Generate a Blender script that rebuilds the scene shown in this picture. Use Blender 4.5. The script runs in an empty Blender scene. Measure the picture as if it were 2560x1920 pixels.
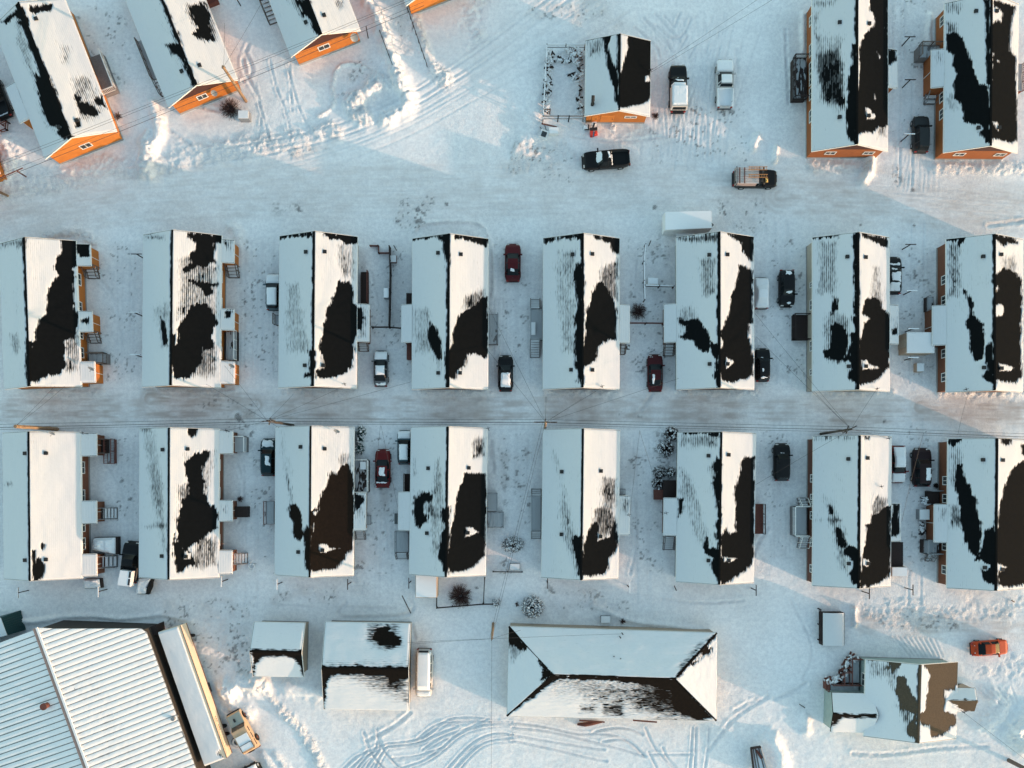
import bpy, math, random
import numpy as np
from mathutils import Matrix, Vector
random.seed(7)
rng = np.random.default_rng(11)
R = math.radians
scene = bpy.context.scene
COL = scene.collection

# ------------------------------------------------------------------ camera
H = 95.0                     # drone height above the street
cam = bpy.data.cameras.new("drone_camera"); camo = bpy.data.objects.new("drone_camera", cam)
COL.objects.link(camo); scene.camera = camo
camo.location = (0, 0, H); camo.rotation_euler = (0, 0, 0)
cam.sensor_width = 36.0; cam.lens = 1900/2560*36.0
cam.shift_x = -5/2560; cam.shift_y = 240/2560
cam.clip_start = 1; cam.clip_end = 3000

# ------------------------------------------------------------------ light
SUN_EL, SUN_AZ = 7.6, -23.5          # azimuth: degrees from +x (counter-clockwise), the sun stands low to the lower right
world = bpy.data.worlds.new("World"); scene.world = world; world.use_nodes = True
wn = world.node_tree; wn.nodes.clear()
sky = wn.nodes.new("ShaderNodeTexSky"); sky.sky_type = 'NISHITA'; sky.sun_disc = False
sky.sun_elevation = R(SUN_EL); sky.sun_rotation = R(90 - SUN_AZ)
sky.air_density = 1.0; sky.dust_density = 0.6; sky.ozone_density = 1.6
tint = wn.nodes.new("ShaderNodeMix"); tint.data_type = 'RGBA'; tint.blend_type = 'MULTIPLY'; tint.inputs[0].default_value = 1
tint.inputs[7].default_value = (1.86, 1.73, 1.38, 1)
bg = wn.nodes.new("ShaderNodeBackground"); bg.inputs[1].default_value = 0.15
wo = wn.nodes.new("ShaderNodeOutputWorld")
wn.links.new(sky.outputs[0], tint.inputs[6]); wn.links.new(tint.outputs[2], bg.inputs[0]); wn.links.new(bg.outputs[0], wo.inputs[0])
sun = bpy.data.lights.new("sun", 'SUN'); suno = bpy.data.objects.new("sun", sun); COL.objects.link(suno)
sun.energy = 2.0; sun.angle = R(0.55); sun.color = (1.0, 0.62, 0.42)
sd = Vector((math.cos(R(SUN_EL))*math.cos(R(SUN_AZ)), math.cos(R(SUN_EL))*math.sin(R(SUN_AZ)), math.sin(R(SUN_EL))))
suno.rotation_euler = sd.to_track_quat('Z', 'Y').to_euler(); suno.location = sd*200
vs = scene.view_settings; vs.view_transform = 'Standard'; vs.look = 'None'; vs.gamma = 1; vs.exposure = 1.16
vs.use_curve_mapping = False

# ------------------------------------------------------------------ photo px (2560x1920) -> world
F = 3.456
def T(c, r, x, y): return (640*c + x/F, 480*r + y/F)
def W(p, z=0.0):
    k = (H - z)/H/20.0
    return Vector(((p[0]-1285)*k, (1200-p[1])*k, z))
def proj(P):                         # N x 3 -> N x 2 photo px
    k = 20.0*H/(H - P[:, 2])
    return np.stack([1285 + P[:, 0]*k, 1200 - P[:, 1]*k], 1)

# ------------------------------------------------------------------ noise
LAT = rng.random((256, 256))
def vnoise(x, y, s=1.0, seed=0):
    x = x/s + seed*17.3; y = y/s + seed*31.7
    xi = np.floor(x).astype(int); yi = np.floor(y).astype(int)
    fx = x-xi; fy = y-yi; fx = fx*fx*(3-2*fx); fy = fy*fy*(3-2*fy)
    a = LAT[xi & 255, yi & 255]; b = LAT[(xi+1) & 255, yi & 255]; c = LAT[xi & 255, (yi+1) & 255]; d = LAT[(xi+1) & 255, (yi+1) & 255]
    return (a*(1-fx)+b*fx)*(1-fy) + (c*(1-fx)+d*fx)*fy - 0.5          # -.5 .. .5
def fbm(x, y, s, o=4, seed=0):
    t = 0; a = 1
    for i in range(o): t = t + a*vnoise(x, y, s/2**i, seed+i*3); a *= 0.55
    return t
def sstep(a, b, x): t = np.clip((x-a)/(b-a), 0, 1); return t*t*(3-2*t)

def poly_sd(P, poly):               # signed distance, + outside
    P = np.asarray(P); n = len(poly); d = np.full(len(P), 1e9); ins = np.zeros(len(P), bool)
    for i in range(n):
        a = np.array(poly[i]); b = np.array(poly[(i+1) % n]); ab = b-a; l = ab@ab
        if l < 1e-9: continue
        t = np.clip(((P-a)@ab)/l, 0, 1); q = P - a - t[:, None]*ab
        d = np.minimum(d, q[:, 0]**2+q[:, 1]**2)
        if a[1] != b[1]:
            c = (a[1] > P[:, 1]) != (b[1] > P[:, 1])
            xx = (b[0]-a[0])*(P[:, 1]-a[1])/(b[1]-a[1]) + a[0]
            ins ^= c & (P[:, 0] < xx)
    d = np.sqrt(d); return np.where(ins, -d, d)
def line_d(X, Y, pts):              # distance to polyline and arc-length
    d = np.full(X.shape, 1e9); s = np.zeros(X.shape); acc = 0
    for (ax, ay), (bx, by) in zip(pts[:-1], pts[1:]):
        dx, dy = bx-ax, by-ay; l = max(dx*dx+dy*dy, 1e-9)
        t = np.clip(((X-ax)*dx+(Y-ay)*dy)/l, 0, 1)
        q = (X-ax-t*dx)**2+(Y-ay-t*dy)**2
        m = q < d; d = np.where(m, q, d); s = np.where(m, acc+t*math.sqrt(l), s); acc += math.sqrt(l)
    return np.sqrt(d), s
def smooth_pts(pts, k=2):
    for _ in range(k):
        n = [pts[0]]
        for a, b in zip(pts[:-1], pts[1:]):
            n += [(a[0]*.75+b[0]*.25, a[1]*.75+b[1]*.25), (a[0]*.25+b[0]*.75, a[1]*.25+b[1]*.75)]
        pts = n+[pts[-1]]
    return pts

# ------------------------------------------------------------------ materials
def new_mat(name):
    m = bpy.data.materials.new(name); m.use_nodes = True; n = m.node_tree
    return m, n, n.nodes["Principled BSDF"]
def mat(name, col, rough=0.7, metal=0.0, var=0.12, scale=3.0, bump=0.0, bscale=30.0, spec=0.4, coat=0.0, col2=None):
    m, n, b = new_mat(name)
    tc = n.nodes.new("ShaderNodeTexCoord")
    ns = n.nodes.new("ShaderNodeTexNoise"); ns.inputs["Scale"].default_value = scale; ns.inputs["Detail"].default_value = 5
    n.links.new(tc.outputs["Object"], ns.inputs["Vector"])
    mx = n.nodes.new("ShaderNodeMix"); mx.data_type = 'RGBA'
    c2 = col2 or tuple(c*(1-2*var) for c in col)
    mx.inputs[6].default_value = (*[c*(1+var*.6) for c in col], 1); mx.inputs[7].default_value = (*c2, 1)
    n.links.new(ns.outputs[0], mx.inputs[0]); n.links.new(mx.outputs[2], b.inputs["Base Color"])
    b.inputs["Roughness"].default_value = rough; b.inputs["Metallic"].default_value = metal
    b.inputs["Specular IOR Level"].default_value = spec; b.inputs["Coat Weight"].default_value = coat
    if bump:
        n2 = n.nodes.new("ShaderNodeTexNoise"); n2.inputs["Scale"].default_value = bscale; n2.inputs["Detail"].default_value = 4
        n.links.new(tc.outputs["Object"], n2.inputs["Vector"])
        bp = n.nodes.new("ShaderNodeBump"); bp.inputs["Strength"].default_value = bump; bp.inputs["Distance"].default_value = 0.03
        n.links.new(n2.outputs[0], bp.inputs["Height"]); n.links.new(bp.outputs[0], b.inputs["Normal"])
    return m
def siding(name, col, pitch=0.22):
    m, n, b = new_mat(name)
    tc = n.nodes.new("ShaderNodeTexCoord"); sx = n.nodes.new("ShaderNodeSeparateXYZ"); n.links.new(tc.outputs["Object"], sx.inputs[0])
    w = n.nodes.new("ShaderNodeMath"); w.operation = 'MULTIPLY'; w.inputs[1].default_value = 1/pitch; n.links.new(sx.outputs[2], w.inputs[0])
    fr = n.nodes.new("ShaderNodeMath"); fr.operation = 'FRACT'; n.links.new(w.outputs[0], fr.inputs[0])
    ns = n.nodes.new("ShaderNodeTexNoise"); ns.inputs["Scale"].default_value = 1.5; ns.inputs["Detail"].default_value = 6
    n.links.new(tc.outputs["Object"], ns.inputs["Vector"])
    mx = n.nodes.new("ShaderNodeMix"); mx.data_type = 'RGBA'
    mx.inputs[6].default_value = (*[c*1.12 for c in col], 1); mx.inputs[7].default_value = (*[c*.72 for c in col], 1)
    n.links.new(ns.outputs[0], mx.inputs[0]); n.links.new(mx.outputs[2], b.inputs["Base Color"])
    bp = n.nodes.new("ShaderNodeBump"); bp.inputs["Strength"].default_value = .5; bp.inputs["Distance"].default_value = 0.02
    n.links.new(fr.outputs[0], bp.inputs["Height"]); n.links.new(bp.outputs[0], b.inputs["Normal"]); b.inputs["Roughness"].default_value = .75
    return m
def snow_mat(name, col=(.84, .85, .87), bump=.35, bs=5.0, thin=False):
    m, n, b = new_mat(name)
    tc = n.nodes.new("ShaderNodeTexCoord")
    ns = n.nodes.new("ShaderNodeTexNoise"); ns.inputs["Scale"].default_value = bs; ns.inputs["Detail"].default_value = 8; ns.inputs["Roughness"].default_value = .6
    n.links.new(tc.outputs["Object"], ns.inputs["Vector"])
    mx = n.nodes.new("ShaderNodeMix"); mx.data_type = 'RGBA'
    mx.inputs[6].default_value = (*col, 1); mx.inputs[7].default_value = (*[c*.93 for c in col], 1)
    n.links.new(ns.outputs[0], mx.inputs[0]); n.links.new(mx.outputs[2], b.inputs["Base Color"])
    if thin:                        # snow cover under about two centimetres lets the shingles show through
        at = n.nodes.new("ShaderNodeAttribute"); at.attribute_name = 'cover'; uvn = n.nodes.new("ShaderNodeAttribute"); uvn.attribute_name = 'slope_metres'
        def mth(op, a_, b_):
            m_ = n.nodes.new("ShaderNodeMath"); m_.operation = op
            for i, v_ in enumerate((a_, b_)):
                if hasattr(v_, 'links'): n.links.new(v_, m_.inputs[i])
                else: m_.inputs[i].default_value = v_
            return m_.outputs[0]
        def nz(sc, det):
            vm = n.nodes.new("ShaderNodeVectorMath"); vm.operation = 'MULTIPLY'; vm.inputs[1].default_value = sc; n.links.new(uvn.outputs['Vector'], vm.inputs[0])
            q = n.nodes.new("ShaderNodeTexNoise"); q.inputs["Scale"].default_value = 1; q.inputs["Detail"].default_value = det; n.links.new(vm.outputs[0], q.inputs["Vector"]); return mth('SUBTRACT', q.outputs[0], .5)
        sx = n.nodes.new("ShaderNodeSeparateXYZ"); n.links.new(uvn.outputs['Vector'], sx.inputs[0])
        wave = mth('COSINE', mth('MULTIPLY', sx.outputs[0], 2*math.pi/.21), 0.0)
        val = mth('ADD', mth('ADD', at.outputs['Fac'], mth('MULTIPLY', nz((8, 1.6, 1), 3), 1.15)), mth('ADD', mth('MULTIPLY', wave, .20), mth('MULTIPLY', nz((1.2, .5, 1), 5), .7)))
        mr = n.nodes.new("ShaderNodeMapRange"); mr.interpolation_type = 'SMOOTHSTEP'; mr.inputs[1].default_value = -.05; mr.inputs[2].default_value = .72; mr.inputs[3].default_value = .93; mr.inputs[4].default_value = 0.0
        n.links.new(val, mr.inputs[0])
        m2 = n.nodes.new("ShaderNodeMix"); m2.data_type = 'RGBA'; m2.inputs[7].default_value = (.022, .024, .026, 1)
        n.links.new(mr.outputs[0], m2.inputs[0]); n.links.new(mx.outputs[2], m2.inputs[6]); n.links.new(m2.outputs[2], b.inputs["Base Color"])
    bp = n.nodes.new("ShaderNodeBump"); bp.inputs["Strength"].default_value = bump; bp.inputs["Distance"].default_value = 0.06
    n.links.new(ns.outputs[0], bp.inputs["Height"]); n.links.new(bp.outputs[0], b.inputs["Normal"])
    b.inputs["Roughness"].default_value = .8; b.inputs["Specular IOR Level"].default_value = .15
    return m
M = {}
M['roof_snow'] = snow_mat('house_roof_snow', (.65, .66, .675), .30, 3.0, thin=True)
M['lightened_roof_snow'] = snow_mat('lightened_roof_snow', (.75, .75, .76), .30, 3.0, thin=True)  # roof snow lightened in colour to imitate brighter light on the lower buildings
M['hall_snow'] = snow_mat('hall_roof_snow', (.86, .85, .85), .35, 3.0)
M['flat_roof_snow'] = snow_mat('smooth_roof_snow', (.65, .66, .675), .30, 3.0)
M['deck_snow'] = snow_mat('thin_deck_snow', (.42, .44, .46), .4, 4.0)
M['snow'] = snow_mat('fresh_snow', (.84, .85, .86), .35, 6.0)
M['shingle'] = mat('black_shingle', (.0062, .0072, .0080), .95, var=.3, scale=2.5, bump=.3, bscale=14, spec=.05, col2=(.0040, .0048, .0052))
M['shingle_brown'] = mat('brown_shingle', (.105, .078, .052), .9, var=.3, scale=6, bump=.5, bscale=20, spec=.15, col2=(.05, .038, .028))
M['shingle_dark_brown'] = mat('dark_brown_shingle', (.014, .010, .008), .95, var=.3, scale=3, bump=.4, bscale=14, spec=.05, col2=(.007, .006, .005))
M['orange'] = siding('orange_siding', (.46, .145, .018))
M['orange2'] = siding('bright_orange_siding', (.56, .185, .025))
M['rust'] = siding('rust_brown_siding', (.17, .058, .025))
M['rust_dark'] = siding('dark_rust_siding', (.12, .040, .022))
M['gable'] = siding('dark_brown_gable_siding', (.060, .017, .010))
M['beige'] = siding('beige_siding', (.42, .36, .29))
M['orange_deep'] = siding('deep_orange_siding', (.30, .088, .018))
M['tan'] = siding('tan_siding', (.42, .33, .25))
M['green_siding'] = siding('pale_green_siding', (.32, .40, .38))
M['trim'] = mat('white_trim', (.78, .76, .72), .6, var=.05)
M['trim_dark'] = mat('dark_trim', (.05, .035, .03), .7)
M['glass'] = mat('window_glass', (.035, .045, .05), .12, var=.2, spec=.6)
M['wood'] = mat('weathered_wood', (.16, .12, .10), .85, var=.3, scale=8)
M['wood_grey'] = mat('grey_wood', (.22, .21, .21), .85, var=.3, scale=8)
M['wood_dark'] = mat('dark_stained_wood', (.035, .022, .020), .85, var=.3, scale=8)
M['wood_red'] = mat('red_brown_wood', (.17, .06, .045), .85, var=.3, scale=8)
M['pole'] = mat('pole_wood', (.34, .22, .13), .85, var=.35, scale=5)
M['pole_dark'] = mat('dark_pole_wood', (.07, .055, .045), .85, var=.35, scale=5)
M['wire'] = mat('black_wire', (.03, .03, .035), .6)
M['metal'] = mat('grey_metal', (.30, .31, .32), .5, metal=.4)
M['steel_dark'] = mat('dark_steel', (.04, .04, .045), .5, metal=.3)
M['black'] = mat('black_rubber', (.014, .014, .014), .8, spec=.25)
M['vent'] = mat('black_vent_metal', (.02, .018, .017), .6)
M['white'] = mat('white_paint', (.78, .78, .76), .5, var=.05)
M['lamp'] = mat('lamp_lens', (.55, .52, .48), .2, var=.05)
M['lamp_red'] = mat('red_lamp_lens', (.35, .02, .015), .25)
M['twig'] = mat('bare_twig', (.09, .05, .045), .9, var=.3)
M['spruce'] = mat('teal_needles', (.02, .085, .075), .9, var=.4)
M['concrete'] = mat('grey_concrete', (.30, .29, .28), .9)
M['fibre'] = mat('dark_green_panel', (.002, .050, .055), .55, var=.15, scale=.8)
M['tarp'] = mat('dark_tarp', (.12, .13, .13), .6)

# ------------------------------------------------------------------ mesh building
class MB:
    def __init__(s): s.v = []; s.f = []
    def add(s, vs, fs):
        o = len(s.v); s.v += [tuple(v) for v in vs]; s.f += [tuple(i+o for i in f) for f in fs]; return s
    def box8(s, p):                 # p: 4 bottom then 4 top, CCW from above
        return s.add(p, [(3, 2, 1, 0), (4, 5, 6, 7), (0, 1, 5, 4), (1, 2, 6, 5), (2, 3, 7, 6), (3, 0, 4, 7)])
    def box(s, x0, y0, z0, x1, y1, z1):
        if x0 > x1: x0, x1 = x1, x0
        if y0 > y1: y0, y1 = y1, y0
        return s.box8([(x0, y0, z0), (x1, y0, z0), (x1, y1, z0), (x0, y1, z0), (x0, y0, z1), (x1, y0, z1), (x1, y1, z1), (x0, y1, z1)])
    def bar(s, a, b, w, h=None, up=(0, 0, 1)):
        h = h or w; a = Vector(a); b = Vector(b); d = (b-a).normalized(); u = Vector(up)
        if abs(d.dot(u)) > .95: u = Vector((0, 1, 0))
        sx = d.cross(u).normalized()*w/2; sy = sx.cross(d).normalized()*h/2
        vs = [a-sx-sy, a+sx-sy, a+sx+sy, a-sx+sy, b-sx-sy, b+sx-sy, b+sx+sy, b-sx+sy]
        return s.add(vs, [(0, 1, 2, 3), (7, 6, 5, 4), (0, 4, 5, 1), (1, 5, 6, 2), (2, 6, 7, 3), (3, 7, 4, 0)])
    def tube(s, pts, rad, n=6, caps=True):
        pts = [Vector(p) for p in pts]; rs = rad if isinstance(rad, (list, tuple)) else [rad]*len(pts); rings = []
        for i, p in enumerate(pts):
            d = (pts[min(i+1, len(pts)-1)]-pts[max(i-1, 0)]).normalized()
            u = Vector((0, 0, 1)) if abs(d.z) < .9 else Vector((1, 0, 0))
            a = d.cross(u).normalized(); b = d.cross(a)
            rings.append([p+(a*math.cos(2*math.pi*k/n)+b*math.sin(2*math.pi*k/n))*rs[i] for k in range(n)])
        vs = [v for r in rings for v in r]; fs = []
        for i in range(len(pts)-1):
            for k in range(n): fs.append((i*n+k, i*n+(k+1) % n, (i+1)*n+(k+1) % n, (i+1)*n+k))
        if caps: fs += [tuple(range(n-1, -1, -1)), tuple((len(pts)-1)*n+k for k in range(n))]
        return s.add(vs, fs)
    def cyl(s, c, r, z0, z1, n=14, r1=None):
        r1 = r if r1 is None else r1
        vs = [(c[0]+r*math.cos(2*math.pi*k/n), c[1]+r*math.sin(2*math.pi*k/n), z0) for k in range(n)]
        vs += [(c[0]+r1*math.cos(2*math.pi*k/n), c[1]+r1*math.sin(2*math.pi*k/n), z1) for k in range(n)]
        return s.add(vs, [tuple(range(n-1, -1, -1)), tuple(range(n, 2*n))]+[(k, (k+1) % n, n+(k+1) % n, n+k) for k in range(n)])
    def torus(s, c, R0, r, n=20, m=8, axis='z'):
        vs = []; fs = []
        for i in range(n):
            a = 2*math.pi*i/n
            for j in range(m):
                b = 2*math.pi*j/m; q = R0+r*math.cos(b); x, y, z = q*math.cos(a), q*math.sin(a), r*math.sin(b)
                if axis == 'y': x, y, z = x, z, y
                vs.append((c[0]+x, c[1]+y, c[2]+z)); fs.append((i*m+j, ((i+1) % n)*m+j, ((i+1) % n)*m+(j+1) % m, i*m+(j+1) % m))
        return s.add(vs, fs)
def root_of(o):
    while o.parent: o = o.parent
    return o
def basis(o): return Matrix.Translation(o.location) @ o.rotation_euler.to_matrix().to_4x4()
def link(name, me, m, parent=None, kind=None, label=None, smooth=False):
    o = bpy.data.objects.new(name, me); COL.objects.link(o)
    if m is not None:
        for mm in (m if isinstance(m, list) else [m]): me.materials.append(mm)
    if smooth: me.shade_smooth()
    if parent: o.parent = parent
    if kind: o['kind'] = kind
    if label: o['label'] = label
    return o
def build(name, mb, m, parent=None, local=False, kind=None, label=None, smooth=False):
    vs = mb.v
    if parent and not local:
        inv = basis(root_of(parent)).inverted(); vs = [tuple(inv @ Vector(v)) for v in vs]
    me = bpy.data.meshes.new(name); me.from_pydata(vs, [], mb.f); me.update()
    return link(name, me, m, parent, kind, label, smooth)
def thing(name, label, cat, loc=(0, 0, 0), rz=0.0, group=None):
    o = bpy.data.objects.new(name, None); COL.objects.link(o); o.empty_display_size = .5
    o.location = loc; o.rotation_euler = (0, 0, rz); o['label'] = label; o['category'] = cat
    if group: o['group'] = group
    return o
def tag(o, label, cat, group=None):
    o['label'] = label; o['category'] = cat
    if group: o['group'] = group
    return o
def np_mesh(name, V, Q, smooth=True):
    me = bpy.data.meshes.new(name); me.vertices.add(len(V)); me.vertices.foreach_set("co", V.astype(np.float32).ravel())
    k = Q.shape[1]; me.loops.add(Q.size); me.loops.foreach_set("vertex_index", Q.astype(np.int32).ravel())
    me.polygons.add(len(Q)); me.polygons.foreach_set("loop_start", np.arange(0, Q.size, k, dtype=np.int32))
    me.polygons.foreach_set("loop_total", np.full(len(Q), k, np.int32)); me.update(calc_edges=True)
    if smooth: me.shade_smooth()
    return me
def grid_quads(nu, nv):
    i, j = np.meshgrid(np.arange(nu-1), np.arange(nv-1), indexing='ij'); a = i*nv+j
    return np.stack([a, a+nv, a+nv+1, a+1], -1).reshape(-1, 4)

SEED = [0]; SNOWM = ['roof_snow']
def snow_sheet(name, P, parent, pats=(), thick=.075, du=.075, dv=.15, course=.21, strip=0.0, mat_='roof_snow', base=1.0, course_amp=.007, edge=.03, ns=1.0):
    """snow lying on the planar patch P = (ridge_a, ridge_b, eave_a, eave_b); u runs ridge->eave, v along the ridge.
    pats: ('b'|'t'|'s', polygon in photo px, strength)"""
    SEED[0] += 1; sd_ = SEED[0]
    A, B, C, D = [np.array(p, float) for p in P]
    lu = max(np.linalg.norm(C-A), np.linalg.norm(D-B)); lv = max(np.linalg.norm(B-A), np.linalg.norm(D-C))
    nu = max(4, int(lu/du)); nv = max(4, int(lv/dv))
    u, v = np.meshgrid(np.linspace(0, 1, nu), np.linspace(0, 1, nv), indexing='ij')
    P3 = (A*(1-v[..., None])+B*v[..., None])*(1-u[..., None]) + (C*(1-v[..., None])+D*v[..., None])*u[..., None]
    nrm = np.cross(D-A, C-B); nrm /= np.linalg.norm(nrm)
    if nrm[2] < 0: nrm = -nrm
    q = proj(P3.reshape(-1, 3)); su = (u*lu).ravel(); sv = (v*lv).ravel()
    c = np.full(len(q), base)
    if mat_ == 'roof_snow': c = c - (.13 if SNOWM[0] == 'roof_snow' else .05)*sstep(.0, .55, fbm(su*.8, sv*.3, 2.6, 4, sd_+31))
    jag = 3.5*vnoise(su, sv, .3, sd_) + 5.0*vnoise(su, sv, .9, sd_+5) + 5.5*vnoise(su*5, sv, .8, sd_+9) + 4.0*vnoise(su*4, sv, .35, sd_+10)
    for p in pats:
        if p[0] == 't':
            d = poly_sd(q, p[1]); w = 1-sstep(-14, 10, d+jag*1.2)
            c = c - w*((p[2] if len(p) > 2 else .6)*.80+.22)
    for p in pats:
        if p[0] == 'g': d = poly_sd(q, p[1]); c = c - (1-sstep(-p[3], p[3], d+jag*1.5))*p[2]
    for p in pats:
        if p[0] == 'b':
            d = poly_sd(q, p[1]); d = d + jag*(p[2] if len(p) > 2 else 1.0)*.8*ns
            c = np.minimum(c, np.clip(d/5.0, -1.2, 1.0))
    if strip:
        w = strip*(1+.9*vnoise(su*0, sv, 1.7, sd_+2)+.8*vnoise(su*0, sv, .4, sd_+3)); c = np.minimum(c, np.clip((su-w)/.16, -1, 1))
    for p in pats:
        if p[0] == 's':
            d = poly_sd(q, p[1]) + jag*.5; c = np.maximum(c, np.clip(-d/4.0, -1.2, 1.0))
    st = 1.3*vnoise(su*2.0, sv, .3, sd_+4) + 1.5*vnoise(su*6, sv, .9, sd_+6) + .9*fbm(su, sv, 1.4, 3, sd_+8)
    cs = np.cos(2*np.pi*su/course)
    amp = np.clip(1.2-np.abs(c-.12)*1.3, .0, 1)*.52
    c2 = c + amp*(st+.55*cs)
    h = np.clip(c2, -.6, 1.0)*thick + course_amp*cs*(c2 > .3) + (.03*vnoise(su, sv, 1.1, sd_+12) + .05*fbm(su*1.3, sv*.6, 2.2, 3, sd_+14))*(c > .5)
    h = h.reshape(nu, nv)
    h[:, 0] = -edge; h[:, -1] = -edge; h[-1, :] = -edge
    if name != 'roof_snow_open': h[0, :] = np.minimum(h[0, :], .0)
    V = (P3 + nrm*h[..., None]).reshape(-1, 3); Q = grid_quads(nu, nv)
    hf = h.ravel(); Q = Q[(hf[Q] > -.012).any(1)]
    used = np.unique(Q); rm = np.full(len(V), -1); rm[used] = np.arange(len(used)); V = V[used]; Q = rm[Q]; cover = np.clip(c*.75+c2*.25, -1, 1.0)[used]; uvw = np.stack([su+sd_*7.7, sv, sv*0], -1)[used]
    if len(Q) == 0: return None
    if (np.cross(V[Q[0, 1]]-V[Q[0, 0]], V[Q[0, 2]]-V[Q[0, 0]]))[2] < 0: Q = Q[:, ::-1]
    inv = np.array(basis(root_of(parent)).inverted()); V = V@inv[:3, :3].T + inv[:3, 3]
    me = np_mesh('roof_snow', V, np.ascontiguousarray(Q)); at = me.attributes.new('cover', 'FLOAT', 'POINT'); at.data.foreach_set('value', cover.astype(np.float32)); at = me.attributes.new('slope_metres', 'FLOAT_VECTOR', 'POINT'); at.data.foreach_set('vector', uvw.astype(np.float32).ravel())
    return link('roof_snow' if mat_ == 'roof_snow' else 'snow_cover', me, M[SNOWM[0] if mat_ == 'roof_snow' else mat_], parent)
# ------------------------------------------------------------------ ground
XF = np.linspace(-66, 66, 900); YF = np.linspace(-38, 62, 680)
def ext(a, far): 
    g = np.geomspace(1.0, far, 18)
    return np.concatenate([a[0]-g[::-1], a, a[-1]+g])
XS = ext(XF, 900); YS = ext(YF, 900)
GX, GY = np.meshgrid(XS, YS, indexing='ij')
GZ = np.zeros_like(GX); ROUGH = np.zeros_like(GX); PACK = np.zeros_like(GX); DIRT = np.zeros_like(GX); SPOT = np.zeros_like(GX)
FADE = 1-sstep(2, 60, np.maximum(np.abs(GX)-66, np.maximum(GY-62, -38-GY)))
def win(pts, m):
    xs = [p[0] for p in pts]; ys = [p[1] for p in pts]
    i0, i1 = np.searchsorted(XS, [min(xs)-m, max(xs)+m]); j0, j1 = np.searchsorted(YS, [min(ys)-m, max(ys)+m])
    return slice(max(i0-1, 0), i1+1), slice(max(j0-1, 0), j1+1)
def wp(c, r, pts): return [tuple(W(T(c, r, x, y))[:2]) for x, y in pts]
def mound(pts, w, h, lump=.5, ls=.5, k=2):
    if len(pts) > 2: pts = smooth_pts(pts, k)
    s = win(pts, w*2.6+.5); x, y = GX[s], GY[s]; d, t = line_d(x, y, pts)
    d = d + w*.45*vnoise(x, y, 1.1, 3)+w*.3*vnoise(x, y, .4, 4)
    p = np.exp(-(np.clip(d, 0, 9e9)/w)**2*1.3)
    ROUGH[s] = np.maximum(ROUGH[s], np.clip(lump*1.6, 0, 1)*sstep(.1, .5, p))
    GZ[s] += h*p*(1+.5*vnoise(t, t*0, 1.8, 8)) + h*lump*.72*sstep(.08, .6, p)*(1.0*vnoise(x, y, ls, 5)+.7*vnoise(x, y, ls*.5, 6)+.5*vnoise(x, y, .17, 8))
def groove(pts, w=.13, dep=.05, rim=.03, k=3, pits=0):
    pts = smooth_pts(pts, k); s = win(pts, 1.0); x, y = GX[s], GY[s]; d, t = line_d(x, y, pts)
    e = 1+pits*2*vnoise(t, d*0, .32, 2)+pits*1.4*vnoise(x, y, .2, 7)
    GZ[s] += (-dep*np.exp(-(d/w)**2) + rim*np.exp(-((d-w*2.1)/(w*.8))**2))*e
    PACK[s] = np.maximum(PACK[s], np.exp(-(d/(w*1.15))**2)*min(1, .25+dep*9)*(1+.8*vnoise(x, y, .5, 17)))
def ruts(pts, gap=1.55, **kw):
    p = np.array(smooth_pts(pts, 2)); t = np.gradient(p, axis=0); n = np.stack([-t[:, 1], t[:, 0]], 1); n /= np.linalg.norm(n, axis=1)[:, None]
    for sgn in (-1, 1): groove([tuple(q) for q in p+n*gap/2*sgn], k=0, **kw)
def rough(poly, amp, sc=.45, soft=1.5, dirt=0, spot=0):
    s = win(poly, soft+1); x, y = GX[s], GY[s]
    d = poly_sd(np.stack([x.ravel(), y.ravel()], 1), poly).reshape(x.shape)
    w = 1-sstep(-soft, soft*.6, d+2.0*soft*vnoise(x, y, 1.5, 3))
    ROUGH[s] = np.maximum(ROUGH[s], w*min(1, amp*4))
    GZ[s] += .7*w*amp*(vnoise(x, y, sc, 5)+.6*vnoise(x, y, sc*.5, 6)+.9*vnoise(x, y, sc*2.2, 9))
    if dirt: DIRT[s] = np.maximum(DIRT[s], w*dirt*(.7+.9*vnoise(x, y, 1.0, 4)))
    if spot:
        n = vnoise(x, y, .30, 14)+.6*vnoise(x, y, .17, 15)+.55*vnoise(x, y, 1.3, 16)
        SPOT[s] = np.maximum(SPOT[s], w*sstep(.62-spot*.45, .80-spot*.45, n+.15))
def band(pts, w, dirt, flat=.8, streak=.6, soft=1.0):
    pts = smooth_pts(pts, 2); s = win(pts, w+soft+2); x, y = GX[s], GY[s]; d, t = line_d(x, y, pts)
    m = 1-sstep(w-soft, w+soft, d+.8*vnoise(x, y, 3, 2))
    if flat: GZ[s] = GZ[s]*(1-m*flat)
    st = .55+streak*(1.0*vnoise(t*.12, d+.12*vnoise(t, d*0, 9, 2), .22, 3)+.8*vnoise(t*.2, d, .45, 5)+.5*vnoise(t*.25, d, .16, 6))+.55*fbm(x*.6, y, .9, 4, 7)
    DIRT[s] = np.maximum(DIRT[s], m*dirt*np.clip(st*1.5, 0, 1.6)); GZ[s] += m*.012*vnoise(t, d*12, 3, 4)
def box_px(c, r, x0, y0, x1, y1): return wp(c, r, [(x0, y0), (x1, y0), (x1, y1), (x0, y1)])

GZ += FADE*(.10*fbm(GX, GY, 7, 3, 1) + .035*fbm(GX*.8+GY*.3, GY*1.2, 1.4, 4, 2) + .026*fbm(GX, GY, .6, 3, 5)*sstep(-.35, .3, fbm(GX, GY, 8, 3, 33)))
GZ += FADE*.03*fbm(GX*.35+GY*.8, GY*.35-GX*.8, .8, 3, 9)*sstep(-.1, .3, fbm(GX, GY, 12, 2, 12))   # wind crust
DIRT += FADE*.10*sstep(-.1, .6, fbm(GX, GY, 9, 3, 21))
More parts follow.
